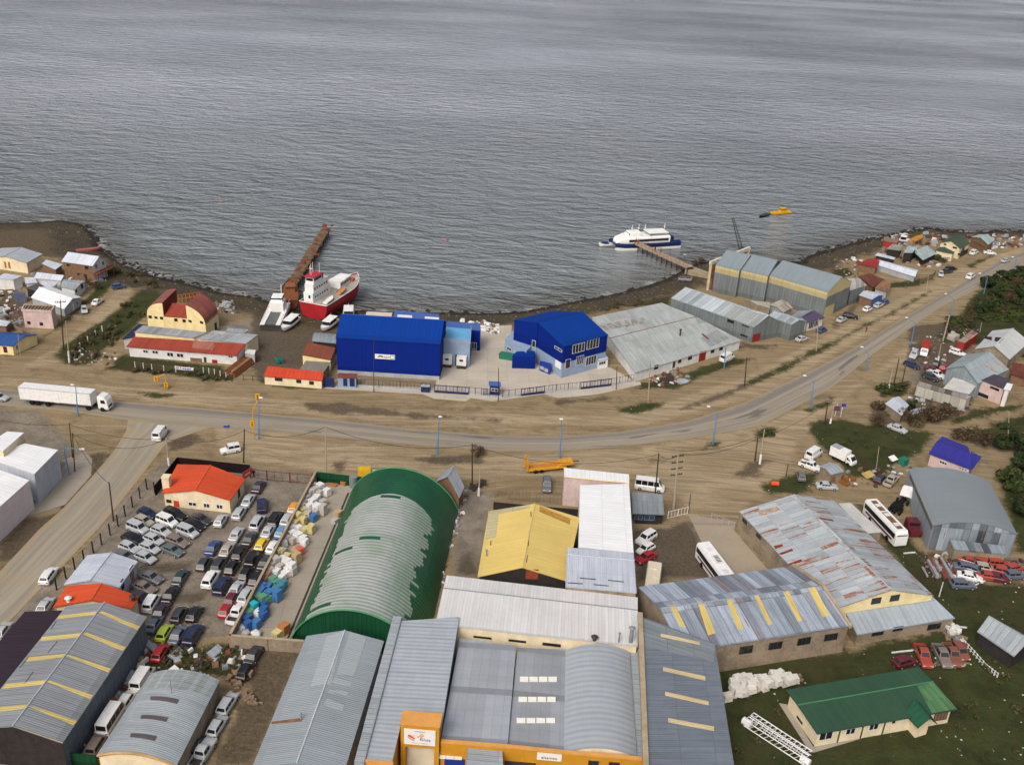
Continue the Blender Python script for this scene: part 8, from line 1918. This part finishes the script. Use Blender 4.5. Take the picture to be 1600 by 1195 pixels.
mono('C1', (590, 925), (402, 1085), 'white motorboat beached beside the landing craft, left one'); mono('C1', (1065, 945), (895, 1085), 'white motorboat beached in front of the red ship'); mono('C1', (1235, 770), (1225, 905), 'white boat with A-frame behind the tall blue warehouse', B=3.2)
mono('Z5', (560, 225), (645, 240), 'white boat on trestles near the rocky shore', B=2.8); mono('Z5', (655, 250), (750, 205), 'orange boat on the rocky shore', hm=plain('boat_orange', (.42, .2, .03), .7, .2, 1, .2), lower=plain('boat_orange', (.42, .2, .03)), cab=False)
def landing():
 r, L = boat_root('C1', (395, 720), (255, 1010), 1.0, 'landing_craft', 'white landing craft with dark open deck on the beach', 'boat'); B = 5.2; r.location.z = gz(r.location.x, r.location.y)
 for s in (-1, 1): mb = MB(); mb.box((0, s*B*.4, .8), (L, 1.1, 1.4), 0, top=(1.02, 1.1)); mb.build('hull', SHW if s < 0 else SHW, r)
 mb = MB(); mb.box((L*.18, 0, 1.1), (L*.6, B*.7, .2)); mb.build('deck', plain('dark_deck', (.12, .13, .12), .85, .2, 1, .1), r)
 mb = MB(); mb.box((L*.5+.9, B*.1, .5), (2.4, B*1.1, .25)); mb.box((L*.5, 0, .75), (.6, B, 1.1)); mb.build('ramp', DFR, r)
 mb = MB(); mb.box((-L*.18, 0, 2.4), (L*.26, B*.72, 2.4)); mb.build('deckhouse', SHW, r); mb = MB(); mb.box((-L*.22, 0, 4.3), (L*.2, B*.6, 1.4), 0, top=(.9, .92)); mb.build('bridge', SHW, r); mb = MB(); mb.box((-L*.22, 0, 4.45), (L*.19, B*.59, .5)); mb.build('windows', CARG, r)
 mb = MB(); mb.tube((-L*.3, .8, 5), (-L*.3, .8, 7.5), .08, n=5); mb.build('mast', SHW, r)
 mb = MB()
 for s in (-1, 1):
  mb.tube((-L*.45, s*B*.48, 2.4), (L*.4, s*B*.48, 1.9), .06, n=4)
  for k in range(8): mb.tube((-L*.45+k*L*.12, s*B*.48, 1.4), (-L*.45+k*L*.12, s*B*.48, 2.4-k*.06), .05, n=4)
 mb.build('railing', SHW, r)
landing()
def rustboat():
 r, L = boat_root('C1', (520, 760), (500, 520), .5, 'boat_wreck', 'rust-red old boat wedged between the jetty and the landing craft', 'boat'); r.location.z = -.6
 mb = MB(); rg = hull(mb, L, 4.6, -.6, 2.4, .5); mb.build('hull', plain('rust_hull', (.13, .045, .025), .9, .4, .6, .1), r); mb = MB(); deckface(mb, rg, .3); mb.build('deck', RUSTP, r); mb = MB(); mb.box((.5, 0, 3.0), (3.4, 2.6, 1.9)); mb.build('deckhouse', plain('rust_house', (.24, .10, .04), .9, .35, .8, .1), r); mb = MB(); mb.box((.5, 0, 3.5), (3.45, 2.65, .5)); mb.build('windows', DFR, r)
rustboat()
def ferry():
 r, L = boat_root('C2', (1050, 455), (250, 500), -.8, 'ferry', 'white and navy catamaran ferry moored at the end of the pier', 'ferry'); B = 7.5; r.location.z = WZ; NB = plain('ferry_navy', (.015, .03, .12), .5, .15, .6, .3)
 M = Matrix.Rotation(0, 4, 'Z')
 for s in (-1, 1):
  mb = MB(); hull(mb, L, 2.0, -.6, .9, .3); o = mb.build('hull', SHW, r); o.location = (0, s*B*.38+B*.3, 0)
  mb = MB(); hull(mb, L*.995, 2.3, .75, 2.5, .2); o = mb.build('hull_band', NB, r); o.location = (0, s*B*.38+B*.3, .1)
 cy = B*.3
 mb = MB(); loft(mb, [(-L*.42, 1.6, 2.2, B*.46, B*.44), (L*.1, 1.6, 2.3, B*.46, B*.44), (L*.46, 1.7, 2.3, B*.4, B*.36)]); o = mb.build('deck', NB, r); o.location = (0, cy, 0)
 mb = MB(); loft(mb, [(-L*.33, 2.2, 4.6, B*.44, B*.4), (L*.3, 2.2, 4.6, B*.44, B*.4), (L*.42, 2.3, 3.9, B*.34, B*.26), (L*.46, 2.3, 3.0, B*.2, B*.14)]); o = mb.build('saloon', SHW, r); o.location = (0, cy, 0)
 mb = MB(); mb.box((-L*.0, B*.45, 3.5), (L*.6, .06, .75)); mb.box((0, -B*.44, 3.5), (L*.6, .06, .75)); mb.box((L*.2, 0, 5.4), (L*.17, B*.5, .6)); o = mb.build('windows', CARG, r); o.location = (0, cy, 0)
 mb = MB(); loft(mb, [(L*.1, 4.6, 6.0, B*.27, B*.23), (L*.26, 4.6, 6.0, B*.27, B*.22), (L*.31, 4.6, 5.2, B*.2, B*.16)]); o = mb.build('bridge', SHW, r); o.location = (0, cy, 0)
 mb = MB(); mb.box((-L*.16, 0, 5.6), (L*.3, B*.72, .16));
 for x in (-.28, -.05):
  for s in (-1, 1): mb.box((L*x, s*B*.3, 5.1), (.12, .12, 1.0))
 o = mb.build('sun_deck_roof', SHW, r); o.location = (0, cy, 0)
 mb = MB()
 for x in (L*.02, L*.22, -L*.28, L*.12): mb.tube((x, 0, 5.5), (x-.3, 0, 8.2), .09, n=5); mb.box((x-.2, 0, 7.0), (.15, 1.4, .12))
 o = mb.build('mast', SHW, r); o.location = (0, cy, 0)
ferry()
r, L, rg = mono('C2', (290, 430), (128, 432), 'small navy and white boat ahead of the ferry', hm=SHW, lower=plain('ferry_navy', (.015, .03, .12)), cab=False, B=2.2, base=WZ-.3)
mb = MB(); mb.box((0, 0, 1.5), (L*.5, 1.4, .5), 0, top=(.8, .8)); mb.build('cover', plain('ferry_navy', (.015, .03, .12)), r)
YB = plain('boat_yellow', (.60, .34, .01), .6, .15, .6, .3)
r, L, rg = mono('Z4', (1035, 145), (872, 160), 'yellow workboat anchored off the pier', hm=YB, lower=YB, cab=False, B=3.2, z=0, base=WZ-.4)
mb = MB(); mb.box((-L*.12, 0, 2.0), (L*.3, 1.9, 1.5), 0, top=(.85, .85)); mb.build('cabin', YB, r); mb = MB(); mb.box((-L*.12, 0, 2.3), (L*.29, 1.86, .5)); mb.build('windows', plain('dark_orange', (.3, .1, .02), .6, .1, 1), r)
r, L, rg = mono('Z4', (850, 180), (778, 208), 'dark rubber dinghy beside the yellow workboat', hm=UND, lower=SCM[0], cab=False, B=2.0, z=-1, base=WZ-.6)
for fr, x, y, lab, rr_ in (('Z2', 1268, 182, 'red mooring buoy floating in the middle of the bay', .65), ('F', 344, 308, 'small pink mooring buoy far out on the left', .55)):
 p = G(P(fr, x, y), WZ); b = empty('buoy', (p.x, p.y, WZ), 0, lab, 'buoy'); bm = bmesh.new(); bmesh.ops.create_uvsphere(bm, u_segments=14, v_segments=10, radius=rr_); me = bpy.data.meshes.new('float'); bm.to_mesh(me); bm.free(); me.materials.append(plain('buoy_red', (.34, .06, .05), .5, .1, 1, .3)); c = bpy.data.objects.new('float', me); COL.objects.link(c); c.parent = b; mb = MB(); mb.tube((0, 0, rr_*.8), (0, 0, rr_*1.5), .1, n=6); mb.build('ring', STL, b)
for x, y, lab in ((1170, 880, 'white tyre-like dinghy at the foot of the pier'), (1245, 895, 'pale dinghy right of the one at the pier foot')):
 mono('C2', (x-45, y-8), (x+45, y+8), lab, hm=GRYW, lower=SCM[0], cab=False, B=1.7, name='dinghy')
t = thing('boat_skeleton', 'rusty orange boat skeleton behind the red barrel roofs', 'boat frame', 'C4', 800, 215, rz=.5); mb = MB()
for k in range(8): x = -3.5+k; mb.tube((x, -1.6, 1.6), (x, 0, .2), .1, n=5); mb.tube((x, 0, .2), (x, 1.6, 1.6), .1, n=5)
for s in (-1, 1): mb.tube((-3.5, s*1.6, 1.6), (3.8, s*1.2, 1.9), .1, n=5)
mb.build('frame', plain('frame_orange', (.42, .11, .03), .8, .2, 1, .1), t)
# ---------------------------------------------------------------- trees, thickets and shrubs
def leafmat(name, a, b):
 m, nt, bs, N = nodes(name); n = N('TexNoise', i_Vector=N('TexCoord').outputs['Object'], i_Scale=.9, i_Detail=3.0).outputs[0]
 wn = N('TexWhiteNoise', noise_dimensions='3D', i_0=N('VectorMath', operation='SNAP', i_0=N('TexCoord').outputs['Object'], i_1=(.35, .35, .35)).outputs[0]).outputs[0]
 nt.links.new(mix(N, mth(N, 'ADD', mth(N, 'MULTIPLY', ramp(N, n, .35, .65), .6), mth(N, 'MULTIPLY', wn, .4)), a, b), bs.inputs['Base Color']); bs.inputs['Roughness'].default_value = .8; bs.inputs['Specular IOR Level'].default_value = .1
 return m
LM = dict(green=leafmat('leaf_green', (.024, .036, .012), (.075, .095, .03)), dark=leafmat('leaf_dark', (.014, .024, .010), (.045, .062, .022)), brown=leafmat('twig_brown', (.045, .03, .018), (.12, .085, .05)), weed=leafmat('weed_leaf', (.04, .045, .02), (.12, .10, .05)))
BARK = plain('bark', (.06, .045, .03), .9, .3, 3, .1)
def tree_mesh(seed, rad, h, nclump, nleaf, ls, up=.35):
 rr = random.Random(seed); mb = MB()
 for c in range(nclump):
  a = rr.uniform(0, 6.28); q = rad*math.sqrt(rr.random())*.8; cz = h*(up+rr.random()*(1-up)*.75*(1-.4*q/rad)); cx, cy = q*math.cos(a), q*math.sin(a); cr = rad*rr.uniform(.25, .48)
  for k in range(nleaf):
   u = Vector((rr.gauss(0, 1), rr.gauss(0, 1), rr.gauss(0, 1))).normalized()*cr*rr.uniform(.65, 1.05); p = Vector((cx, cy, cz))+Vector((u.x, u.y, u.z*.8))
   if p.z < .1: p.z = .1+rr.random()*.3
   n = (u.normalized()+Vector((rr.uniform(-.7, .7), rr.uniform(-.7, .7), rr.uniform(-.3, .9)))).normalized(); t = n.cross(Vector((rr.random(), rr.random(), rr.random()))).normalized(); b = n.cross(t); s = ls*rr.uniform(.6, 1.3)
   mb.face([p-t*s, p-b*s*.6, p+t*s, p+b*s*.6])
 return mb
TP = {}
def plant(kind, p, sc, label, group=None, name=None, rz=0):
 key = kind+str(int(abs(p.x*7)) % 2)
 cat = {'green': 'tree', 'dark': 'tree', 'brown': 'thicket', 'weed': 'shrub', 'ever': 'tree'}[kind]; nm = name or {'green': 'bushy_tree', 'dark': 'evergreen_tree', 'brown': 'bare_thicket', 'weed': 'shrub', 'ever': 'evergreen_tree'}[kind]
 if key not in TP:
  r = empty(nm, p, rz, label, cat, group); sd = len(TP)+3
  rad, h, nc, nl, ls, up = {'green': (2.3, 2.6, 14, 110, .24, .12), 'dark': (2.2, 3.2, 13, 120, .24, .15), 'brown': (1.9, 2.8, 10, 70, .15, .25), 'weed': (.9, 1.0, 6, 40, .14, .2), 'ever': (1.6, 4.5, 10, 150, .22, .2)}[kind]
  mb = tree_mesh(sd, rad, h, nc, nl, ls, up); mb.build('crown', LM['dark' if kind == 'ever' else kind], r)
  mb = MB(); rr = random.Random(sd); mb.tube((0, 0, -.2), (.1, 0, h*.5), .14*rad/2+.02, .07, n=6)
  for k in range(14 if kind == 'brown' else 5):
   a = rr.uniform(0, 6.28); z = h*rr.uniform(.1, .45); mb.tube((0, 0, z), (rad*.7*math.cos(a), rad*.7*math.sin(a), z+h*rr.uniform(.25, .5)), .05, .02, n=4, cap=False)
  mb.build('trunk', BARK, r); TP[key] = r; r.scale = (sc, sc, sc)
 else: r = copy_tree(TP[key], p, rz, label, cat, group); r.scale = (sc, sc, sc*random.Random(int(p.x)).uniform(.8, 1.15))
 if group is None and 'group' in r: del r['group']
 return r
rr = random.Random(21); n_ = 0
WOODP = [(x, y) for y in range(520, 1010, 62) for x in range(1090, 1680, 66)]
for x, y in WOODP:
 lim = 1400-(y-500)*.62 if y < 980 else 1120
 if x < max(1110, lim-30) or (y > 900 and x > 1250 and x < 1340): continue
 if y > 940 and x > 1180: continue
 p = GG(P('Z5', x+rr.uniform(-24, 24), y+rr.uniform(-20, 20))); n_ += 1
 plant('brown' if rr.random() < .15 else 'dark' if rr.random() < .5 else 'green', p, rr.uniform(.6, 1.3), 'dark green bushy tree in the dense wood beside the curving road', 'trees of the wood right of the road', rz=rr.uniform(0, 6))
for fr, x, y, k, s, lab in (('Z6', 650, 760, 'ever', 1.0, 'dark evergreen behind the small blue-grey roofed hut'), ('Z6', 400, 745, 'brown', 1.2, 'bare brown bush left of the small blue-grey roofed hut'), ('Z6', 480, 790, 'green', .5, 'small green bush below the blue-grey roofed hut'), ('Z6', 640, 860, 'brown', 1.7, 'bare thicket left of the muddy track'), ('Z6', 780, 830, 'brown', 1.5, 'bare thicket over the middle of the muddy track'), ('Z6', 870, 840, 'brown', 1.8, 'bare thicket in front of the black wreck'), ('Z6', 380, 880, 'brown', 1.1, 'bare bush at the left end of the muddy track'), ('Z6', 960, 800, 'brown', 1.3, 'bare bush right of the thickets'),
 ('Z6', 1100, 1000, 'brown', 1.5, 'bare bush behind the indigo roof'), ('Z6', 1250, 1040, 'brown', 1.3, 'bare bush right of the indigo roof'), ('Z6', 1400, 1060, 'ever', 1.9, 'large dark evergreen right of the pink house'), ('Z6', 1560, 1120, 'ever', 1.6, 'dark evergreen at the right edge above the arched hall'), ('F', 1592, 800, 'ever', 1.9, 'big dark evergreen beside the arched hall at the right edge'), ('F', 1580, 760, 'green', 1.5, 'green tree right of the arched hall'), ('F', 1600, 735, 'dark', 1.6, 'dark tree at the right edge above the arched hall'),
 ('Z6', 430, 590, 'green', .9, 'green hedge bush at the foot of the pale leaning pole'), ('Z6', 520, 580, 'green', .8, 'green hedge bush near the leaning poles'), ('Z6', 585, 560, 'brown', .9, 'brown hedge bush left of the long dirty trailer'), ('Z5', 1010, 930, 'green', .8, 'green bush near the large concrete pole'), ('Z5', 960, 990, 'brown', .9, 'bare bush below the large concrete pole'), ('Z5', 870, 400, 'green', .9, 'garden bush left of the two-storey cream house'), ('Z5', 930, 430, 'brown', .9, 'garden thicket in front of the two-storey cream house'),
 ('Z1', 700, 385, 'green', 1.0, 'green bush near the red-brown balcony'), ('Z1', 560, 470, 'brown', .9, 'bare bush behind the parked white sedan'), ('C3', 1360, 720, 'brown', .8, 'bare bush on the bank above the parked white sedan'), ('C2', 1400, 730, 'brown', .9, 'reddish bush at the shore end of the pier'), ('C2', 1330, 745, 'brown', .7, 'smaller reddish bush at the shore end of the pier'), ('D5', 1420, 820, 'brown', .9, 'small bare tree on the dirt near the green hangar'), ('C6', 1060, 955, 'green', .7, 'low green bush between the two roadside poles'),
 ('B6', 1250, 520, 'brown', .1, 'x')):
 if lab == 'x': continue
 plant(k, GG(P(fr, x, y)), s, lab, rz=rr.uniform(0, 6))
def scatter_px(fr, poly, n, kind, label, group, s0, s1):
 pts = P(fr, *poly); x0, x1 = min(p[0] for p in pts), max(p[0] for p in pts); y0, y1 = min(p[1] for p in pts), max(p[1] for p in pts); k = 0
 A = np.array(pts)
 while k < n:
  x, y = rr.uniform(x0, x1), rr.uniform(y0, y1)
  if not inpoly(np.array([x]), np.array([y]), A)[0]: continue
  plant(kind, GG((x, y)), rr.uniform(s0, s1), label, group, rz=rr.uniform(0, 6)); k += 1
scatter_px('Z1', (380,900, 520,760, 700,640, 860,520, 930,500, 900,640, 760,790, 560,930), 34, 'weed', 'low brownish shrub on the weedy bank beside the gravel road', 'shrubs on the weedy bank', .8, 1.8)
scatter_px('Z1', (740,350, 960,440, 1000,500, 880,470, 760,420), 10, 'weed', 'low shrub above the beach behind the barrel-roofed building', 'shrubs above the beach', .9, 1.7)
scatter_px('Z1', (650,975, 1380,1010, 1440,1050, 1380,1062, 1000,1020), 20, 'weed', 'dry shrub along the fence of the long red-roofed building', 'shrubs along the roadside fence', .7, 1.3)
scatter_px('A6', (760,200, 1500,230, 1400,420, 700,420), 16, 'weed', 'weed clump in the junk yard above the arched workshop', 'weeds in the junk yard', .5, 1.1)
scatter_px('Z3', (760,600, 1230,540, 1210,590, 780,640), 12, 'weed', 'low shrub on the beach bank behind the factory roof', 'shrubs on the beach bank', .6, 1.2)
scatter_px('D4', (480,150, 900,130, 1400,200, 1200,420, 700,400), 16, 'weed', 'low shrub on the grassy verge', 'shrubs on the grassy verge', .4, .9)
scatter_px('Z5', (900,1030, 1080,860, 1280,700, 1400,600, 1450,560, 1300,760, 1160,900, 1060,1030), 22, 'weed', 'x', 'shrubs on the slope left of the wood', .9, 2.0)
scatter_px('F', (1140,1060, 1230,1070, 1215,1190, 1150,1190), 8, 'weed', 'weed clump beside the white mast sections', 'weeds around the mast sections', .5, 1.0)
scatter_px('F', (1500,1010, 1590,1040, 1590,1180, 1500,1150), 10, 'weed', 'weed clump on the meadow right of the green-roofed house', 'weeds on the lower right meadow', .5, 1.0)
def scatter_stuff(name, label, pts, s0, s1, mat, flat=.6):
 mb = MB()
 for p in pts:
  s = rr.uniform(s0, s1); a = rr.uniform(0, 6.28); c = (p.x, p.y, p.z+s*flat*.3); q = []
  for k in range(5): q.append((c[0]+s*math.cos(a+k*1.257)*rr.uniform(.6, 1), c[1]+s*math.sin(a+k*1.257)*rr.uniform(.6, 1), p.z-.05))
  t = (c[0]+rr.uniform(-.2, .2)*s, c[1]+rr.uniform(-.2, .2)*s, p.z+s*flat)
  for k in range(5): mb.face([q[k], q[(k+1) % 5], t])
 o = mb.build(name, mat); tag(o, label, name.replace('_', ' '), kind='stuff')
def along_shore(n, d0, d1, x0=-150, x1=250):
 out = []
 while len(out) < n:
  i = rr.randrange(len(SH)-1); t = rr.random(); p = SH[i]*(1-t)+SH[i+1]*t
  if not x0 < p[0] < x1: continue
  e = SH[i+1]-SH[i]; e = e/np.hypot(*e); d = rr.uniform(d0, d1); q = p+np.array([e[1], -e[0]])*d
  out.append(Vector((q[0], q[1], gz(q[0], q[1]))))
 return out
scatter_stuff('beach_stones', 'grey-brown stones strewn along the beach', along_shore(900, -1, 13), .15, .55, plain('stone', (.14, .12, .095), .9, .4, 2, .1))
scatter_stuff('seaweed_rocks', 'black weedy rocks lining the waterline', along_shore(150, -1.5, 1.5)+along_shore(420, -6, 3, 95, 240)+along_shore(160, -5, 1, -150, -88), .5, 1.5, plain('kelp_rock', (.022, .018, .014), .8, .4, 1, .2), .5)
lit = []
while len(lit) < 170:
 q = P('F', rr.uniform(0, 1600), rr.uniform(430, 1190)); p = GG(q)
 if zr[int(min(len(ys)-1, max(0, p.y-GY0))), int(min(len(xs)-1, max(0, p.x-GX0)))] > .5: lit.append(p)
scatter_stuff('litter', 'pale bits of litter and stone on the weedy ground', lit, .1, .32, plain('litter_pale', (.42, .4, .36), .9, .3, 2, .1), .4)
def junk(fr, poly, n, s0, s1, mats, label, name='rubble'):
 A = np.array(P(fr, *poly)); mb = MB(); x0, y0 = A.min(0); x1, y1 = A.max(0); k = 0
 while k < n:
  x, y = rr.uniform(x0, x1), rr.uniform(y0, y1)
  if not inpoly(np.array([x]), np.array([y]), A)[0]: continue
  p = GG((x, y)); s = rr.uniform(s0, s1); a = (s, s*rr.uniform(.2, .9), s*rr.uniform(.12, .6)); k += 1
  mb.box((p.x, p.y, p.z+a[2]/2-.03), a, rr.uniform(0, 3.1), mi=rr.randrange(len(mats)), top=(rr.uniform(.6, 1), rr.uniform(.6, 1)))
 tag(mb.build(name, mats), label, 'rubble', kind='stuff')
JM = [TIM, SCM[0], SCM[1], GRYW, BRNW, WHW, GALVD]
for a in (('Z1', (0,560, 200,640, 330,600, 420,560, 540,480, 690,430, 700,380, 260,360, 0,480), 150, .4, 1.6), ('Z1', (0,600, 140,600, 150,720, 0,700), 50, .4, 1.8), ('C5', (0,250, 180,180, 560,170, 760,230, 600,330, 230,330, 0,400), 150, .5, 2.2), ('C5', (0,330, 220,300, 560,430, 640,560, 430,560, 100,480, 0,470), 90, .4, 1.8),
 ('C5', (940,200, 1593,210, 1593,330, 1250,360, 1080,330, 980,260), 120, .5, 2.2), ('Z5', (0,400, 200,380, 330,420, 210,540, 130,560, 40,500), 60, .4, 1.6), ('B8', (880,230, 1593,250, 1593,420, 1150,440, 800,400), 110, .3, 1.4), ('B8', (470,170, 880,170, 900,400, 620,420), 60, .3, 1.5), ('Z6', (640,160, 1230,40, 1180,220, 960,340, 900,500, 740,440, 620,330), 90, .3, 1.3), ('Z6', (640,640, 1150,700, 1080,780, 640,780), 50, .4, 1.5),
 ('A6', (560,200, 1500,230, 1450,480, 1000,470, 620,420), 110, .25, 1.1), ('A5', (1230,60, 1290,200, 1050,640, 700,1080, 640,1080, 980,600), 90, .3, 1.4), ('C6', (10,440, 330,360, 420,520, 100,560), 60, .3, 1.3), ('D4', (700,520, 1230,420, 1300,480, 1180,640, 760,640), 60, .3, 1.1), ('Z1', (400,880, 560,860, 840,900, 640,970, 420,940), 50, .3, 1.3), ('Z2', (1330,670, 1593,700, 1593,760, 1480,760), 60, .6, 1.6),
 ('A7', (1500,400, 1560,380, 1500,620, 1400,900, 1350,1150, 1310,1150, 1420,700), 110, .3, 1.0), ('Z1', (1340,560, 1460,560, 1480,640, 1360,640), 40, .4, 1.3), ('D2', (440,240, 900,240, 900,560, 480,560), 60, .3, 1.4)):
 junk(a[0], a[1], a[2], a[3], a[4], JM if a[0] != 'Z2' else [WHP, WHW, TIM], 'loose scrap, boards and rubbish lying about the yards')
# ---------------------------------------------------------------- people
def person_mesh(i, top, legs, stride):
 P_ = [(0, 0, .95, .15), (0, 0, 1.2, .15), (0, 0, 1.42, .17), (0, 0, 1.54, .06), (.02, 0, 1.66, .105),   # pelvis, waist, chest, neck, head
   (0, .1, .9, .1), (stride, .11, .5, .075), (stride*.6-.03, .12, .08, .05), (stride*.6+.12, .13, .04, .045),
   (0, -.1, .9, .1), (-stride, -.11, .5, .075), (-stride*1.3, -.12, .1, .05), (-stride*1.3+.14, -.13, .05, .045),
   (0, .2, 1.4, .06), (-stride*.7, .25, 1.12, .05), (stride*.2-.05, .26, .86, .04), (stride*.3, .26, .78, .03),
   (0, -.2, 1.4, .06), (stride*.7, -.25, 1.12, .05), (stride*1.2, -.26, .88, .04), (stride*1.35, -.26, .8, .03)]
 E = [(0, 1), (1, 2), (2, 3), (3, 4), (0, 5), (5, 6), (6, 7), (7, 8), (0, 9), (9, 10), (10, 11), (11, 12), (2, 13), (13, 14), (14, 15), (15, 16), (2, 17), (17, 18), (18, 19), (19, 20)]
 me = bpy.data.meshes.new('person'); me.from_pydata([p[:3] for p in P_], E, []); o = bpy.data.objects.new('person', me); COL.objects.link(o)
 md = o.modifiers.new('skin', 'SKIN'); sv = me.skin_vertices[0].data if me.skin_vertices else None
 if sv is None:
  bm = bmesh.new(); bm.from_mesh(me); bm.verts.layers.skin.verify(); bm.to_mesh(me); bm.free(); sv = me.skin_vertices[0].data
 for k, p in enumerate(P_): sv[k].radius = (p[3], p[3]*(1.25 if k in (0, 1, 2) else 1)); sv[k].use_root = (k == 0)
 sb = o.modifiers.new('sub', 'SUBSURF'); sb.levels = sb.render_levels = 1
 bpy.context.view_layer.update(); dg = bpy.context.evaluated_depsgraph_get(); m2 = bpy.data.meshes.new_from_object(o.evaluated_get(dg)); bpy.data.objects.remove(o)
 m2.name = 'person'; m2.materials.clear(); skin = plain('skin', (.42, .25, .17), .6, .1, 3, .2)
 for m in (top, legs, skin): m2.materials.append(m)
 for f in m2.polygons:
  z = f.center.z; f.material_index = 2 if (z > 1.5 or (abs(f.center.y) > .2 and z < .86 and z > .7)) else (0 if z > .95 else 1); f.use_smooth = True
 return m2
CL = [plain('cloth_'+n, c, .9, .15, 4, .1) for n, c in (('black', (.012, .012, .014)), ('navy', (.015, .02, .06)), ('red', (.35, .02, .02)), ('grey', (.12, .12, .12)), ('teal', (.04, .12, .14)), ('orange', (.5, .14, .02)))]
PMS = [person_mesh(0, CL[0], CL[1], .05), person_mesh(1, CL[2], CL[0], .2), person_mesh(2, CL[4], CL[3], .04), person_mesh(3, CL[3], CL[1], .15), person_mesh(4, CL[5], CL[0], .05)]
hair = plain('hair_dark', (.015, .01, .008), .8, .2, 5, .1)
def person(p, k, rz, label, group=None):
 o = bpy.data.objects.new('person', PMS[k]); COL.objects.link(o); o.location = p; o.rotation_euler = (0, 0, rz); tag(o, label, 'person', group); mb = MB(); mb.box((-.015, 0, 1.74), (.2, .19, .14), 0, top=(.7, .7)); h_ = mb.build('hair', hair, o)
person(GG(P('C7', 293, 358)), 0, 1.2, 'person in dark clothes standing at the red-brown gate of the car lot')
person(GG(P('Z5', 280, 1003)), 1, .6, 'person in dark red top walking along the roadside ditch')
for i, (x, y, k) in enumerate(((700, 455, 1), (735, 470, 4), (800, 420, 0), (650, 440, 3), (560, 425, 2), (880, 575, 0), (940, 590, 1), (770, 400, 1))):
 p = G(P('C2', x, y), 1.3 if x < 760 or x > 870 else 1.35)
 a, b = G(P('C2', 1262, 775), 1.2), G(P('C2', 480, 418), 1.2); t = max(.02, min(.98, (p-a).dot(b-a)/(b-a).length_squared)); q = a.lerp(b, t)+(b-a).normalized().cross(Vector((0, 0, 1)))*rr.uniform(-.8, .8); q.z = 1.3
 person(q, k, rr.uniform(0, 6), 'passenger on the pier near the moored ferry', 'passengers on the pier')
def ordinals(group, fmt):
 one = 'first second third fourth fifth sixth seventh eighth ninth'.split(); tn = ' twenty thirty forty'.split(' '); teen = 'tenth eleventh twelfth thirteenth fourteenth fifteenth sixteenth seventeenth eighteenth nineteenth'.split()
 L_ = sorted([o for o in bpy.data.objects if o.get('group') == group], key=lambda o: proj(o.location)[0])
 for i, o in enumerate(L_, 1):
  w_ = one[i-1] if i < 10 else teen[i-10] if i < 20 else (tn[i//10-1][:-1]+'ieth' if i % 10 == 0 else tn[i//10-1]+'-'+one[i % 10-1])
  o['label'] = fmt.replace('#', w_)
for g_, f_ in (('shrubs on the slope left of the wood', '# scrubby shrub from the left on the slope beside the dense wood'), ('white bulk bags heaped on the grass', '# white bulk bag from the left in the heap below the streaked roof'), ('shrubs on the weedy bank', '# low brownish shrub from the left on the bank beside the gravel road'), ('weeds in the junk yard', '# weed clump from the left in the junk yard above the arched workshop'),
 ('shrubs on the beach bank', '# low shrub from the left on the beach bank behind the factory roof'), ('shrubs along the roadside fence', '# dry shrub from the left along the fence of the red-roofed building'), ('shrubs above the beach', '# shrub from the left above the beach behind the barrel-roofed building'),
 ('shrubs on the grassy verge', '# low shrub from the left on the grassy verge'), ('weeds around the mast sections', '# weed clump from the left beside the white mast sections'), ('weeds on the lower right meadow', '# weed clump from the left on the meadow right of the green-roofed house'),
 ('trees of the wood right of the road', '# bushy tree from the left in the dense wood beside the curving road'), ('scrap beams piled in front of the lean-to', '# scrap steel beam from the left in the pile by the scrapped red cars'), ('passengers on the pier', '# passenger from the left on the pier near the moored ferry')): ordinals(g_, f_)
